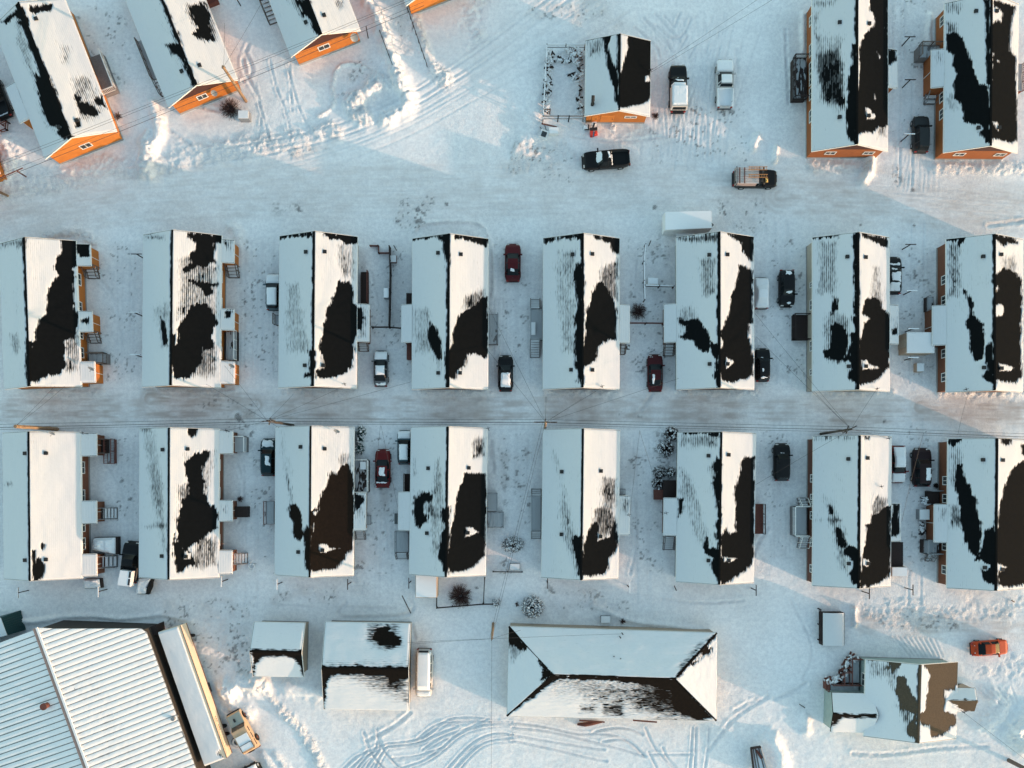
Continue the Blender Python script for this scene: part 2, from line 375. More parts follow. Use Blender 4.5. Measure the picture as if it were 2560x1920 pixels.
# streets
band([(W((x, y))[0], W((x, y))[1]) for x, y in [(-300, 640), (0, 545), (200, 505), (520, 478), (1000, 480), (1500, 470), (2000, 478), (2300, 500), (2900, 560)]], 3.6, .22, .85)
band([(W((x, y))[0], W((x, y))[1]) for x, y in [(1950, 490), (2250, 505), (2600, 530), (2900, 560)]], 2.6, .40, .2)
band([(W((x, y))[0], W((x, y))[1]) for x, y in [(-300, 530+70), (0, 545), (160, 515), (330, 492)]], 1.6, .34, .2)
for yy, a in ((1008, .46), (1036, .52)):
    band([(W((x, yy+dy))[0], W((x, yy+dy))[1]) for x, dy in [(-300, 0), (0, -2), (600, 0), (1300, 2), (2000, 4), (2900, 8)]], .85, a, .3, .9, .6)
band([(W((x, y))[0], W((x, y))[1]) for x, y in [(-300, 1022), (2900, 1026)]], 2.6, .16, .7)
band([(W((x, y))[0], W((x, y))[1]) for x, y in [(2300, 1018), (2450, 1032), (2900, 1040)]], 1.8, .62, .2)
band(wp(0, 2, [(1300, 130), (1700, 150), (2212, 180)]), 1.3, .62, .2, .9)
band(wp(3, 3, [(850, 400), (1400, 420), (2212, 430), (2800, 440)]), 1.6, .45, .5)
for k in range(26):
    o = random.uniform(-62, 62); x0 = random.uniform(-300, 1600); x1 = x0+random.uniform(500, 1500)
    base = [(-400, 650), (0, 545), (200, 505), (520, 478), (1000, 480), (1500, 470), (2000, 478), (2300, 500), (2900, 560)]
    pts = [(x, np.interp(x, [b[0] for b in base], [b[1] for b in base])+o+random.uniform(-9, 9)) for x in np.linspace(x0, x1, 7)]
    ruts([tuple(W(p)[:2]) for p in pts], w=.10, dep=random.uniform(.006, .024), rim=random.uniform(.003, .012), pits=.3)
for k in range(14):
    o = random.uniform(-40, 40); x0 = random.uniform(-300, 1600); x1 = x0+random.uniform(600, 1600)
    ruts([tuple(W((x, 1022+o+random.uniform(-4, 4)))[:2]) for x in np.linspace(x0, x1, 6)], w=.10, dep=random.uniform(.004, .014), rim=.004)
# open area tracks fanning up right
for k in range(24):
    x0 = 1150+random.random()*650; y0 = 1500-random.random()*150; a = random.uniform(-.5, .9)
    ruts(wp(2, 0, [(x0, y0), (x0+60*a, y0-350), (x0+220*a, y0-700), (x0+520*a+random.uniform(-60, 60), y0-1250)]), w=.10, dep=random.uniform(.012, .040), rim=random.uniform(.006, .022), pits=.3)
for k in range(9):
    o = random.uniform(-330, 330)
    ruts(wp(1, 0, [(-500, 1480+o*.6), (400, 1330+o*.5), (1200, 1060+o*.5), (1900, 640+o*.6), (2600, 180+o), (3200, -200+o)]), w=.12, dep=random.uniform(.015, .038), rim=random.uniform(.008, .018), pits=.3)
for k in range(7):
    ruts(wp(3, 0, [(1150+k*45, 1650), (1180+k*42, 1480), (1230+k*26, 1330)]), w=.10, dep=.012, rim=.008, gap=random.uniform(.9, 1.5))
for k in range(6):
    ruts(wp(2, 0, [(1280+k*40, 1330), (1370+k*8, 1050), (1400+k*5, 930)]), w=.10, dep=.012, rim=.006)
for pts in ([(1100, 200), (1300, 380), (1330, 480)], [(1500, 140), (1420, 320), (1280, 180)], [(1560, 340), (1480, 480)], [(1200, 160), (1440, 420)]):
    ruts(wp(2, 0, pts), w=.14, dep=.08, rim=.05)
for (c, r, x, y0, y1) in ((0, 1, 1080, 450, 1650), (0, 1, 2130, 450, 1650), (1, 1, 100, 400, 1600), (1, 1, 1060, 1150, 1650), (1, 1, 2140, 900, 1650), (2, 1, 120, 400, 1600), (2, 1, 1230, 1400, 1650), (3, 1, 140, 250, 1650), (3, 1, 1250, 250, 1650),
        (0, 2, 1080, 450, 1650), (1, 2, 1090, 900, 1900), (2, 2, 60, 450, 900), (2, 2, 1150, 450, 1900), (3, 2, 110, 300, 1500), (3, 2, 1250, 300, 1900), (0, 2, 2180, 700, 1900), (3, 0, 1180, 700, 1600), (3, 0, 1120, 0, 900)):
    for q in range(3):
        o = random.uniform(-50, 50); ruts(wp(c, r, [(x+o, y0), (x+o+random.uniform(-15, 15), (y0+y1)/2), (x+o*.6, y1)]), w=.11, dep=random.uniform(.01, .03), rim=random.uniform(.004, .015), pits=.5)
for (c, r, pts) in ((0, 1, [(860, 760), (1000, 900), (1050, 1300)]), (0, 2, [(900, 700), (1050, 900), (1120, 1300), (1060, 1600)]), (1, 1, [(1000, 700), (1060, 1000)]), (2, 1, [(1080, 600), (1050, 900)]), (2, 2, [(1060, 1000), (1080, 1400), (1020, 1640)]), (1, 2, [(1100, 1000), (1150, 1500)]),
        (2, 3, [(1300, 200), (1600, 240), (2000, 210)]), (1, 3, [(100, 250), (600, 270), (1200, 280)]), (3, 3, [(200, 200), (420, 640), (300, 900)]), (0, 2, [(2050, 700), (2120, 900), (2060, 1200)]), (3, 0, [(150, 250), (180, 900)]), (2, 0, [(520, 1180), (900, 1240), (1300, 1180)])):
    groove(wp(c, r, pts), .16, .05, .03, pits=1.3)
for (c, r, x0, y0, x1, y1, sp) in ((0, 1, 870, 420, 1220, 1640, .12), (0, 1, 2070, 420, 2212, 1640, .2), (1, 1, -100, 420, 190, 1640, .2), (1, 1, 990, 420, 1340, 1640, .12), (1, 1, 2090, 420, 2212, 1640, .15), (2, 1, 0, 420, 150, 1640, .2), (2, 1, 1020, 420, 1400, 1640, .2), (2, 1, 2110, 420, 2212, 1640, .1),
        (3, 1, 0, 420, 330, 1640, .15), (3, 1, 1140, 420, 1440, 1640, .2), (0, 2, 1000, 440, 1200, 1400, .1), (0, 2, 2150, 440, 2212, 1640, .2), (1, 2, -60, 440, 160, 1640, .25), (1, 2, 960, 440, 1220, 1640, .3), (1, 2, 2100, 440, 2212, 1640, .2), (2, 2, 0, 440, 160, 1300, .25), (2, 2, 1030, 500, 1300, 1640, .15),
        (2, 2, 2130, 440, 2212, 1300, .1), (3, 2, 0, 440, 190, 1500, .15), (3, 2, 1180, 440, 1440, 1640, .2), (3, 0, 1130, 0, 1420, 1300, .1), (0, 0, 620, 60, 1100, 700, .3), (2, 0, 1200, 900, 2100, 1400, .15), (2, 0, 0, 1250, 600, 1600, .1)):
    rough(box_px(c, r, x0, y0, x1, y1), .055, .34, .8, dirt=.16, spot=sp)
rough(box_px(1, 2, 1060, 900, 1170, 1150), .06, .3, .8, dirt=.6, spot=.6)
# banks and piles, upper left
mound(wp(0, 0, [(1330, 900), (1375, 1050), (1385, 1180), (1310, 1290)]), .75, .75, .35)
mound(wp(0, 0, [(1280, 1310), (1310, 1420), (1270, 1500)]), 1.25, .8, .55)
mound(wp(0, 0, [(1280, 1150), (1230, 1240)]), .5, .4, .5)
mound(wp(0, 0, [(60, 1240), (110, 1350), (60, 1500)]), 1.5, .7, .45)
mound(wp(0, 0, [(0, 1640), (300, 1600), (540, 1560), (900, 1420), (1250, 1500), (1700, 1330), (2212, 1260), (2600, 1230)]), 1.6, .22, .9)
rough(wp(0, 0, [(850, 1330), (1700, 1250), (2212, 1150), (2212, 1330), (1500, 1500), (900, 1480)]), .16, .4)
mound(wp(1, 0, [(960, 0), (1060, 180), (1110, 300), (1170, 480), (1215, 640), (1270, 760), (1325, 880), (1290, 960), (1200, 1000), (1110, 1050)]), .95, .95, .45)
mound(wp(1, 0, [(1000, 770), (900, 850), (830, 910), (850, 990), (960, 1030)]), 1.1, .8, .55)
mound(wp(1, 0, [(1040, 680), (1150, 760), (1200, 700)]), 1.2, .5, .6)
mound(wp(1, 0, [(1000, 620), (900, 560), (760, 550), (680, 620), (655, 760), (690, 880), (620, 960), (540, 1010)]), .3, .25, .7)
rough(wp(1, 0, [(700, 560), (1020, 560), (1040, 650), (880, 760), (700, 860)]), .14, .35, spot=.55)
rough(wp(1, 0, [(820, 760), (1220, 660), (1200, 900), (900, 1080), (680, 1000)]), .22, .5)
mound(wp(1, 0, [(550, 1150), (620, 1090), (680, 1150)]), 1.0, .4, .8)
mound(wp(1, 0, [(1380, 160), (1460, 420), (1530, 600), (1640, 690)]), .6, .35, .7)
mound(wp(1, 0, [(1560, 620), (1640, 700)]), 1.2, .35, .8)
rough(wp(1, 0, [(1750, 0), (2000, -20), (2060, 320), (1880, 380), (1830, 150)]), .38, .5)
rough(wp(1, 0, [(0, 1180), (500, 1120), (700, 1180), (300, 1280), (0, 1330)]), .16, .4)
for pts in ([(0, 1330), (60, 1000), (-10, 700)], [(140, 1280), (60, 1000), (0, 820)], [(120, 520), (170, 760), (260, 960), (310, 1200)], [(270, 560), (330, 800), (390, 1000), (480, 1130)], [(290, 560), (310, 960)]):
    groove(wp(1, 0, pts), .11, .045, .035, pits=1.8)
for pts in ([(1550, 880), (1900, 960)], [(2130, 480), (2200, 620), (2100, 700)], [(1400, 1080), (1650, 1250)], [(2212, 800), (2080, 560), (2150, 380)]):
    groove(wp(0, 0, pts), .2, .08, .04, pits=.9)
# house 5 surroundings
mound(wp(2, 0, [(205, 880), (190, 1000), (150, 1150), (60, 1300)]), 1.3, .32, .3)
rough(wp(2, 0, [(0, 1180), (380, 1180), (560, 1320), (300, 1480), (0, 1500)]), .22, .42)
rough(wp(2, 0, [(700, 1080), (1220, 1060), (1250, 1320), (800, 1300)]), .14, .4)
mound(wp(2, 0, [(2120, 1180), (2080, 1280)]), .45, .5, .4)
# right side
mound(wp(3, 0, [(880, 1370), (880, 1470), (810, 1570)]), .55, .75, .3)
mound(wp(3, 0, [(70, 1280), (50, 1400)]), .3, .5, .2)
mound(wp(3, 0, [(380, 1440), (820, 1440)]), 1.0, .25, .7)
mound(wp(3, 0, [(1450, 1450), (1800, 1440), (2300, 1460)]), .9, .22, .8)
mound(wp(3, 0, [(300, 120), (300, 440)]), .35, .25, .2)
mound(wp(3, 0, [(1400, 140), (1380, 300), (1400, 420)]), .4, .25, .2)
# middle row
mound(wp(0, 1, [(400, 390), (560, 345), (720, 360), (820, 440)]), .7, .35, .9)
mound(wp(0, 1, [(2000, 300), (2060, 330), (2070, 440)]), .7, .35, .4)
mound(wp(1, 1, [(1370, 330), (1420, 270), (1700, 250), (1960, 265), (2010, 400), (2060, 540), (2050, 900)]), .25, .16, .4)
for (c, x0, x1) in ((0, 350, 870), (0, 1250, 2000), (1, 230, 880), (1, 1370, 2010), (2, 280, 930), (2, 1430, 2100), (3, 400, 1060), (3, 1480, 2300)):
    rough(wp(c, 2, [(x0, 35), (x1, 45), (x1, 120), (x0, 110)]), .17, .4, 1.0)
    mound(wp(c, 2, [(x0, 62), ((x0+x1)/2, 80), (x1, 68)]), .55, .18, .9)
rough(wp(2, 2, [(440, 50), (600, 60), (590, 90), (450, 80)]), .1, .3, .5, spot=.75)
# row gaps
for (c, r, x0, y0, x1, y1, sp) in ((1, 2, 2090, 560, 2212, 1000, .45), (2, 2, 0, 560, 110, 980, .5), (2, 2, 1215, 420, 1400, 980, .95), (3, 1, 1230, 510, 1370, 790, .95),
        (1, 1, 890, 560, 990, 700, .3), (2, 2, 940, 600, 1180, 900, .35), (1, 2, 1060, 900, 1200, 1060, .5), (3, 2, 1200, 370, 1440, 560, .35),
        (2, 3, 300, 100, 800, 190, .6), (2, 3, 300, 180, 1050, 320, .3), (0, 3, 1400, 180, 2212, 800, .38), (0, 3, 1850, 560, 2212, 820, .45), (1, 3, 150, 90, 700, 210, .5),
        (3, 1, 0, 520, 250, 320, .3), (2, 1, 1800, 100, 2212, 330, .35), (2, 1, 1190, 420, 1260, 680, .75), (2, 1, 1290, 520, 1360, 680, .75),
        (0, 1, 2080, 480, 2140, 660, .5), (1, 0, 1180, 150, 1400, 480, .25), (1, 1, 1180, 60, 1500, 340, .42), (1, 1, 60, 90, 400, 170, .5), (2, 0, 150, 0, 900, 200, .3),
        (0, 2, 1700, 150, 2212, 240, .3), (0, 2, 1900, 240, 2212, 450, .45), (3, 3, 860, 340, 1700, 480, .4), (1, 2, 840, 1300, 930, 1600, .45), (3, 0, 1060, 0, 1110, 300, .45),
        (1, 0, 300, 1230, 700, 1340, .3), (1, 3, 800, 120, 900, 170, .3), (2, 2, 820, 220, 1120, 300, .35), (3, 0, 1060, 1150, 1110, 1600, .4), (2, 1, 900, 1120, 1000, 1180, .5)):
    rough(box_px(c, r, x0, y0, x1, y1), .10, .35, 1.0, dirt=.30, spot=sp)
for (c, r, x, y, q) in ((1, 1, 1410, 255, .55), (1, 1, 1225, 255, .3), (1, 1, 1650, 105, .3), (1, 1, 375, 150, .3), (1, 1, 1405, 155, .3), (2, 1, 1230, 130, .3), (3, 1, 1262, 282, .2), (3, 0, 1255, 1635, .4),
        (3, 1, 800, 290, .15), (0, 2, 1130, 995, .3), (0, 2, 2080, 990, .25), (3, 2, 1000, 318, .3), (3, 2, 960, 435, .2), (1, 3, 1900, 100, .2), (2, 2, 45, 770, .3), (0, 2, 2060, 290, .5), (0, 2, 2170, 430, .4)):
    X0 = W(T(c, r, x, y)); s = win([(X0.x, X0.y)], 1.2); d = np.hypot(GX[s]-X0.x, GY[s]-X0.y)+.5*vnoise(GX[s], GY[s], .3, 3)
    SPOT[s] = np.maximum(SPOT[s], 1-sstep(q*.6, q, d))
# lower part
mound(wp(0, 3, [(2010, 960), (2080, 900), (2212, 930)]), 1.5, 1.1, .3)
mound(wp(0, 3, [(1960, 1000), (2010, 1120), (2150, 1180)]), .9, .5, .5)
mound(wp(1, 3, [(0, 930), (150, 1080), (260, 1230)]), .5, .22, .9)
mound(wp(1, 3, [(220, 1150), (350, 1280), (460, 1440), (560, 1659), (640, 1800)]), .65, .3, .9)
mound(wp(1, 3, [(280, 960), (450, 940), (560, 1020)]), 1.2, .35, .05)
for dx in (0, 110): mound(wp(1, 3, [(60+dx, 1540), (150+dx, 1659), (240+dx, 1800)]), .5, .25, .6)
mound(wp(0, 3, [(100, 368), (230, 402), (400, 380), (560, 345), (850, 340), (1050, 372), (1250, 350), (1400, 322), (1650, 385)]), .35, .28, .1)
mound(wp(2, 3, [(700, 250), (860, 320), (1050, 400), (1300, 420), (1480, 440), (1650, 480)]), .4, .3, .08)
mound(wp(3, 3, [(1950, 1050), (2060, 1100), (1900, 1250)]), 1.4, .6, .3)
mound(wp(3, 3, [(2300, 1180), (2180, 1250), (2120, 1350), (2212, 1460)]), 1.2, 1.2, .3)
mound(wp(3, 3, [(30, 1400), (90, 1500), (100, 1700)]), 1.0, .9, .05)
mound(wp(3, 3, [(330, 1230), (330, 1330)]), .7, .4, .3)
mound(wp(3, 3, [(740, 290), (740, 420)]), .4, .5, .6)
rough(wp(3, 3, [(700, 230), (2212, 200), (2212, 420), (900, 400)]), .16, .45)
rough(wp(3, 3, [(1640, 700), (1900, 720), (2212, 650), (2212, 950), (1800, 930)]), .14, .4)
rough(wp(2, 2, [(1850, 1300), (2212, 1100), (2212, 1659), (2000, 1659)]), .1, .5)
rough(wp(1, 3, [(850, 0), (1080, 0), (960, 230), (880, 240)]), .2, .4)
for k in range(9): groove(wp(3, 3, [(1080+k*45, 520+k*3), (1230+k*35, 700)]), .09, .06, .04)
for k in range(6): groove(wp(3, 3, [(1800+k*60, 960), (1950+k*40, 1100)]), .09, .05, .03)
loops = [
 [(2100, 1240), (1800, 1215), (1640, 1240), (1520, 1340), (1400, 1420), (1120, 1450)], [(1400, 1400), (1550, 1280), (1660, 1260), (2212, 1260)],
 [(1130, 1475), (1400, 1450), (1560, 1370), (1740, 1300)], [(1440, 1500), (1600, 1390), (1760, 1340), (2000, 1240)], [(1180, 1575), (1380, 1560), (1500, 1520), (1620, 1480)],
 [(1250, 1659), (1450, 1600), (1600, 1490), (1720, 1380), (1860, 1300), (2100, 1270), (2212, 1280)], [(1640, 1680), (1780, 1520), (1920, 1400), (2080, 1350), (2212, 1370)],
 [(1700, 1690), (1830, 1540), (1980, 1420), (2212, 1400)], [(930, 1350), (960, 1480), (1040, 1600), (1120, 1680)], [(1045, 1320), (1060, 1440), (1120, 1540), (1220, 1640), (1300, 1690)],
 [(740, 1680), (860, 1560), (1000, 1500), (1100, 1460)], [(800, 1690), (900, 1590), (960, 1500)], [(850, 1690), (950, 1560), (1040, 1500), (1050, 1380)], [(930, 1690), (990, 1600), (1050, 1520)], [(1010, 1690), (1070, 1560), (1120, 1480)]]
for p in loops: groove(wp(1, 3, p), .12, .085, .045, pits=.25); groove(wp(1, 3, [(x+random.uniform(18, 32), y+random.uniform(14, 30)) for x, y in p]), .10, .06, .035, pits=.35)
for p in ([(0, 1265), (300, 1300), (560, 1370), (760, 1360), (950, 1380), (1150, 1560)], [(0, 1310), (300, 1330), (700, 1430), (900, 1480), (1160, 1560)], [(0, 1370), (400, 1440), (800, 1500)], [(780, 1430), (950, 1400), (1060, 1460), (1140, 1550)],
          [(0, 1420), (300, 1480), (620, 1560), (820, 1600)], [(700, 1350), (850, 1310), (1000, 1310), (1130, 1370)], [(1150, 1310), (1220, 1480), (1330, 1600), (1420, 1680)], [(1300, 1480), (1340, 1580), (1440, 1680)], [(1180, 1520), (1260, 1680)],
          [(1560, 1310), (1550, 1500), (1530, 1690)], [(1700, 1320), (1690, 1500), (1660, 1690)], [(1590, 1310), (1575, 1690)], [(1560, 1540), (1200, 1540)]):
    groove(wp(2, 3, p), .12, .08, .04, pits=.3)
for c, r, p in ((2, 3, [(1700, 1500), (1790, 1380), (1900, 1240), (2050, 1130), (2212, 1040)]), (2, 3, [(1930, 1160), (2100, 1070)]), (1, 3, [(1330, 1180), (1230, 1270), (1080, 1360), (960, 1420)]),
                (1, 3, [(780, 230), (700, 320), (760, 370), (1000, 360), (1300, 350), (1380, 260), (1330, 200)]), (1, 3, [(1350, 430), (1370, 540)]), (2, 2, [(2212, 1240), (2120, 1380), (2080, 1480)]), (3, 3, [(60, 1060), (180, 1020), (330, 930)]),
                (2, 2, [(1210, 80), (1150, 180), (1100, 230)]), (0, 3, [(230, 1000), (160, 1200)]), (3, 1, [(1900, 290), (2212, 250)]), (1, 2, [(2010, 540), (2060, 850), (2030, 500)]), (2, 0, [(1940, 440), (1950, 620)]), (3, 3, [(730, 1530), (1000, 1550), (1500, 1480), (1900, 1470)])):
    groove(wp(c, r, p), .2, .07, .04, pits=.9)
GZ *= np.clip(FADE+.15, 0, 1)
GV = np.stack([GX, GY, GZ], -1).reshape(-1, 3)
gme = np_mesh('snowy_ground', GV, grid_quads(len(XS), len(YS)))
a = gme.attributes.new('dirt', 'FLOAT', 'POINT'); a.data.foreach_set('value', np.clip(DIRT, 0, 1).astype(np.float32).ravel())
a = gme.attributes.new('rough', 'FLOAT', 'POINT'); a.data.foreach_set('value', (np.clip(ROUGH, 0, 1)*.8+.15+.35*sstep(-.2, .3, fbm(GX, GY, 6, 3, 41))*FADE).astype(np.float32).ravel())
a = gme.attributes.new('pack', 'FLOAT', 'POINT'); a.data.foreach_set('value', np.clip(PACK, 0, 1).astype(np.float32).ravel())
a = gme.attributes.new('spot', 'FLOAT', 'POINT'); a.data.foreach_set('value', np.clip(SPOT, 0, 1).astype(np.float32).ravel())
gm, gn, gb = new_mat('ground_snow')
def nd(t, **kw):
    o = gn.nodes.new(t)
    for k, v_ in kw.items(): o.inputs[k].default_value = v_
    return o
tc = nd('ShaderNodeTexCoord'); n1 = nd('ShaderNodeTexNoise', Scale=1.2, Detail=10, Roughness=.62); n2 = nd('ShaderNodeTexNoise', Scale=9, Detail=6); n3 = nd('ShaderNodeTexNoise', Scale=.12, Detail=4)
for q in (n1, n2, n3): gn.links.new(tc.outputs['Object'], q.inputs['Vector'])
at = nd('ShaderNodeAttribute'); at.attribute_name = 'dirt'; asp = nd('ShaderNodeAttribute'); asp.attribute_name = 'spot'
n4 = nd('ShaderNodeTexNoise', Scale=2.2, Detail=10, Roughness=.8); gn.links.new(tc.outputs['Object'], n4.inputs['Vector'])
def mixc(f, a_, b_):
    m = gn.nodes.new('ShaderNodeMix'); m.data_type = 'RGBA'
    for sk, v_ in ((0, f), (6, a_), (7, b_)):
        if hasattr(v_, 'links'): gn.links.new(v_, m.inputs[sk])
        else: m.inputs[sk].default_value = v_
    return m.outputs[2]
def mth(op, a_, b_=None):
    m = gn.nodes.new('ShaderNodeMath'); m.operation = op
    for i, v_ in enumerate((a_, b_)):
        if v_ is None: continue
        if hasattr(v_, 'links'): gn.links.new(v_, m.inputs[i])
        else: m.inputs[i].default_value = v_
    return m.outputs[0]
gr = gn.nodes.new('ShaderNodeMapRange'); gr.inputs[1].default_value = .40; gr.inputs[2].default_value = .60; gn.links.new(n4.outputs[0], gr.inputs[0]); grain = gr.outputs[0]
c0 = mixc(grain, (.96, .95, .94, 1), (.78, .775, .785, 1))
apk = nd('ShaderNodeAttribute'); apk.attribute_name = 'pack'
c0 = mixc(mth('MULTIPLY', apk.outputs['Fac'], .40), c0, (.56, .55, .57, 1))
n6 = nd('ShaderNodeTexNoise', Scale=.55, Detail=7, Roughness=.65, Distortion=.8); gn.links.new(tc.outputs['Object'], n6.inputs['Vector'])
mr6 = gn.nodes.new('ShaderNodeMapRange'); mr6.inputs[1].default_value = .45; mr6.inputs[2].default_value = .75; mr6.inputs[4].default_value = .22; gn.links.new(n6.outputs[0], mr6.inputs[0])
c0 = mixc(mr6.outputs[0], c0, (.55, .54, .56, 1))
n7 = nd('ShaderNodeTexNoise', Scale=3.0, Detail=3, Roughness=.6, Distortion=1.2); gn.links.new(tc.outputs['Object'], n7.inputs['Vector'])
mr7 = gn.nodes.new('ShaderNodeMapRange'); mr7.inputs[1].default_value = .52; mr7.inputs[2].default_value = .66; mr7.inputs[4].default_value = .42; gn.links.new(n7.outputs[0], mr7.inputs[0])
arg0 = nd('ShaderNodeAttribute'); arg0.attribute_name = 'rough'
c0 = mixc(mth('MULTIPLY', mr7.outputs[0], arg0.outputs['Fac']), c0, (.56, .56, .59, 1))
c1 = mixc(at.outputs['Fac'], c0, (.50, .435, .405, 1))
sp = mth('MULTIPLY', asp.outputs['Fac'], mth('MULTIPLY', n2.outputs[0], 1.25))
c2_ = mixc(sp, c1, (.06, .052, .05, 1))
gn.links.new(c2_, gb.inputs['Base Color']); gb.inputs['Roughness'].default_value = .8; gb.inputs['Specular IOR Level'].default_value = .15
bp = nd('ShaderNodeBump', Strength=.55, Distance=.08); gn.links.new(n1.outputs[0], bp.inputs['Height'])
bp2 = nd('ShaderNodeBump', Strength=.4, Distance=.03); gn.links.new(n2.outputs[0], bp2.inputs['Height']); gn.links.new(bp.outputs[0], bp2.inputs['Normal'])
arg = nd('ShaderNodeAttribute'); arg.attribute_name = 'rough'
n5 = nd('ShaderNodeTexNoise', Scale=4.6, Detail=6, Roughness=.7); gn.links.new(tc.outputs['Object'], n5.inputs['Vector'])
bp3 = nd('ShaderNodeBump', Distance=.18); gn.links.new(mth('MULTIPLY', arg.outputs['Fac'], .9), bp3.inputs['Strength']); gn.links.new(n5.outputs[0], bp3.inputs['Height']); gn.links.new(bp2.outputs[0], bp3.inputs['Normal'])
gn.links.new(bp3.outputs[0], gb.inputs['Normal'])
go = link('ground', gme, gm, None, 'structure'); go['label'] = 'snow covered ground with ploughed streets, tyre tracks and snow banks'
def gz(x, y):
    i = min(max(np.searchsorted(XS, x), 0), len(XS)-1); j = min(max(np.searchsorted(YS, y), 0), len(YS)-1); return float(GZ[i, j])
# ------------------------------------------------------------------ buildings
def qbox(mb, q, z0, z1): return mb.box8([(p[0], p[1], z0) for p in q]+[(p[0], p[1], z1) for p in q])
def rect_w(c, r, rc, z):            # tile rect -> 4 world points CCW from above (BL, BR, TR, TL in the photo)
    x0, y0, x1, y1 = rc
    return [W(T(c, r, *p), z) for p in ((x0, y1), (x1, y1), (x1, y0), (x0, y0))]
def pts_px(c, r, pats): return [(p[0], [T(c, r, x, y) for x, y in p[1]], *p[2:]) for p in pats]
class House: pass
GRP = {'a': 'houses in the upper middle row', 'b': 'houses in the lower middle row'}
def house(name, label, cat, c, r, cs, pats=(), ze=2.7, rise=2.0, wall='rust', gable=None, ov=.45, ovg=.3, vents=(), shingle='shingle', strip=0.0,
          group=None, trim='trim', thick=.075, fnd=True, ridge=0.0, snow=True, side_kw=None):
    h = House(); h.c, h.r = c, r
    TL, TR, BR, BL = [W(T(c, r, *p), ze) for p in cs]
    ctr = (TL+TR+BR+BL)/4; u = ((TR-TL)+(BR-BL))/2; v = ((TL-BL)+(TR-BR))/2; w = u.length; l = v.length
    ang = (math.atan2(u.y, u.x)+math.atan2(v.y, v.x)-math.pi/2)/2
    h.U = Vector((math.cos(ang), math.sin(ang), 0)); h.V = Vector((-math.sin(ang), math.cos(ang), 0)); h.C = Vector((ctr.x, ctr.y, 0))
    h.w, h.l, h.ze, h.rise, h.ov, h.ovg = w, l, ze, rise, ov, ovg
    h.P = lambda a, b, z: h.C+h.U*a+h.V*b+Vector((0, 0, z))
    h.loc = lambda p: ((p-h.C).dot(h.U), (p-h.C).dot(h.V))
    h.root = thing(name, label, cat, (h.C.x, h.C.y, 0), ang, group); h.wallm = wall
    hw, hl = w/2, l/2; t = .13; off = ridge
    mb = MB(); ring = [(-hw, ze-t), (off, ze+rise-t), (hw, ze-t), (hw, ze), (off, ze+rise), (-hw, ze)]
    vs = [h.P(a, -hl, z) for a, z in ring]+[h.P(a, hl, z) for a, z in ring]
    mb.add(vs, [(0, 1, 4, 5), (1, 2, 3, 4), (11, 10, 7, 6), (10, 9, 8, 7), (5, 4, 10, 11), (4, 3, 9, 10), (0, 6, 7, 1), (1, 7, 8, 2), (0, 5, 11, 6), (2, 8, 9, 3)])
    h.roof = build('roof', mb, M[shingle], h.root)
    h.off = off
    h.zr = lambda a: ze+rise*(1-((off-a)/(hw+off) if a < off else (a-off)/(hw-off)))
    # walls and gables
    wi, li = hw-ov, hl-ovg; zt = ze-.15
    mb = MB(); mb.box8([h.P(*p, 0) for p in ((-wi, -li), (wi, -li), (wi, li), (-wi, li))]+[h.P(*p, zt) for p in ((-wi, -li), (wi, -li), (wi, li), (-wi, li))])
    build('wall', mb, M[wall], h.root)
    zl, zrr = h.zr(-wi)-.16, h.zr(wi)-.16; zp = ze+rise-.16
    for s in (-1, 1):
        mb = MB(); a, b = s*li, s*(li-.15)
        ring = [(-wi, zt+.004), (wi, zt+.004), (wi, zrr), (off, zp), (-wi, zl)]
        vs = [h.P(x, a, z) for x, z in ring]+[h.P(x, b, z) for x, z in ring]; n = 5
        mb.add(vs, [tuple(range(5)), tuple(range(9, 4, -1))]+[(i, 5+i, 5+(i+1) % 5, (i+1) % 5) for i in range(5)])
        build('gable', mb, M[gable or wall], h.root)
    if fnd:
        mb = MB(); g = .03
        for q in (((-wi-g, -li-g), (wi+g, -li-g), (wi+g, -li), (-wi-g, -li)), ((-wi-g, li), (wi+g, li), (wi+g, li+g), (-wi-g, li+g)),
                  ((-wi-g, -li), (-wi, -li), (-wi, li), (-wi-g, li)), ((wi, -li), (wi+g, -li), (wi+g, li), (wi, li))):
            qbox(mb, [h.P(*p, 0) for p in q], 0, .32)
        build('foundation', mb, M['concrete'], h.root)
    mb = MB()                      # fascia boards
    for s in (-1, 1):
        mb.bar(h.P(s*(hw+.022), -hl, ze-.06), h.P(s*(hw+.022), hl, ze-.06), .04, .16)
        for x0, z0, x1, z1 in ((-hw-.04, ze, off-.0, ze+rise), (hw+.04, ze, off+.0, ze+rise)):
            mb.bar(h.P(x0, s*(hl+.022), z0-.06), h.P(x1, s*(hl+.022), z1-.06), .04, .17)
    build('fascia', mb, M[trim], h.root)
    mb = MB(); mb.bar(h.P(off, -hl, ze+rise+.012), h.P(off, hl, ze+rise+.012), .22, .05); build('ridge_cap', mb, M[shingle], h.roof)
    if snow:
        pp = pts_px(c, r, pats)
        for s in (-1, 1):
            kw = dict(side_kw or {}).get(s, {}) if side_kw else {}
            snow_sheet('roof_snow', (h.P(off+s*.03, -hl, ze+rise), h.P(off+s*.03, hl, ze+rise), h.P(s*(hw+.03), -hl, ze), h.P(s*(hw+.03), hl, ze)), h.roof, pp,
                       thick=thick, strip=(strip if s < 0 else 0.0), **kw)
    for vx, vy in vents: vent(h, W(T(c, r, vx, vy), ze+rise*.7))
    return h
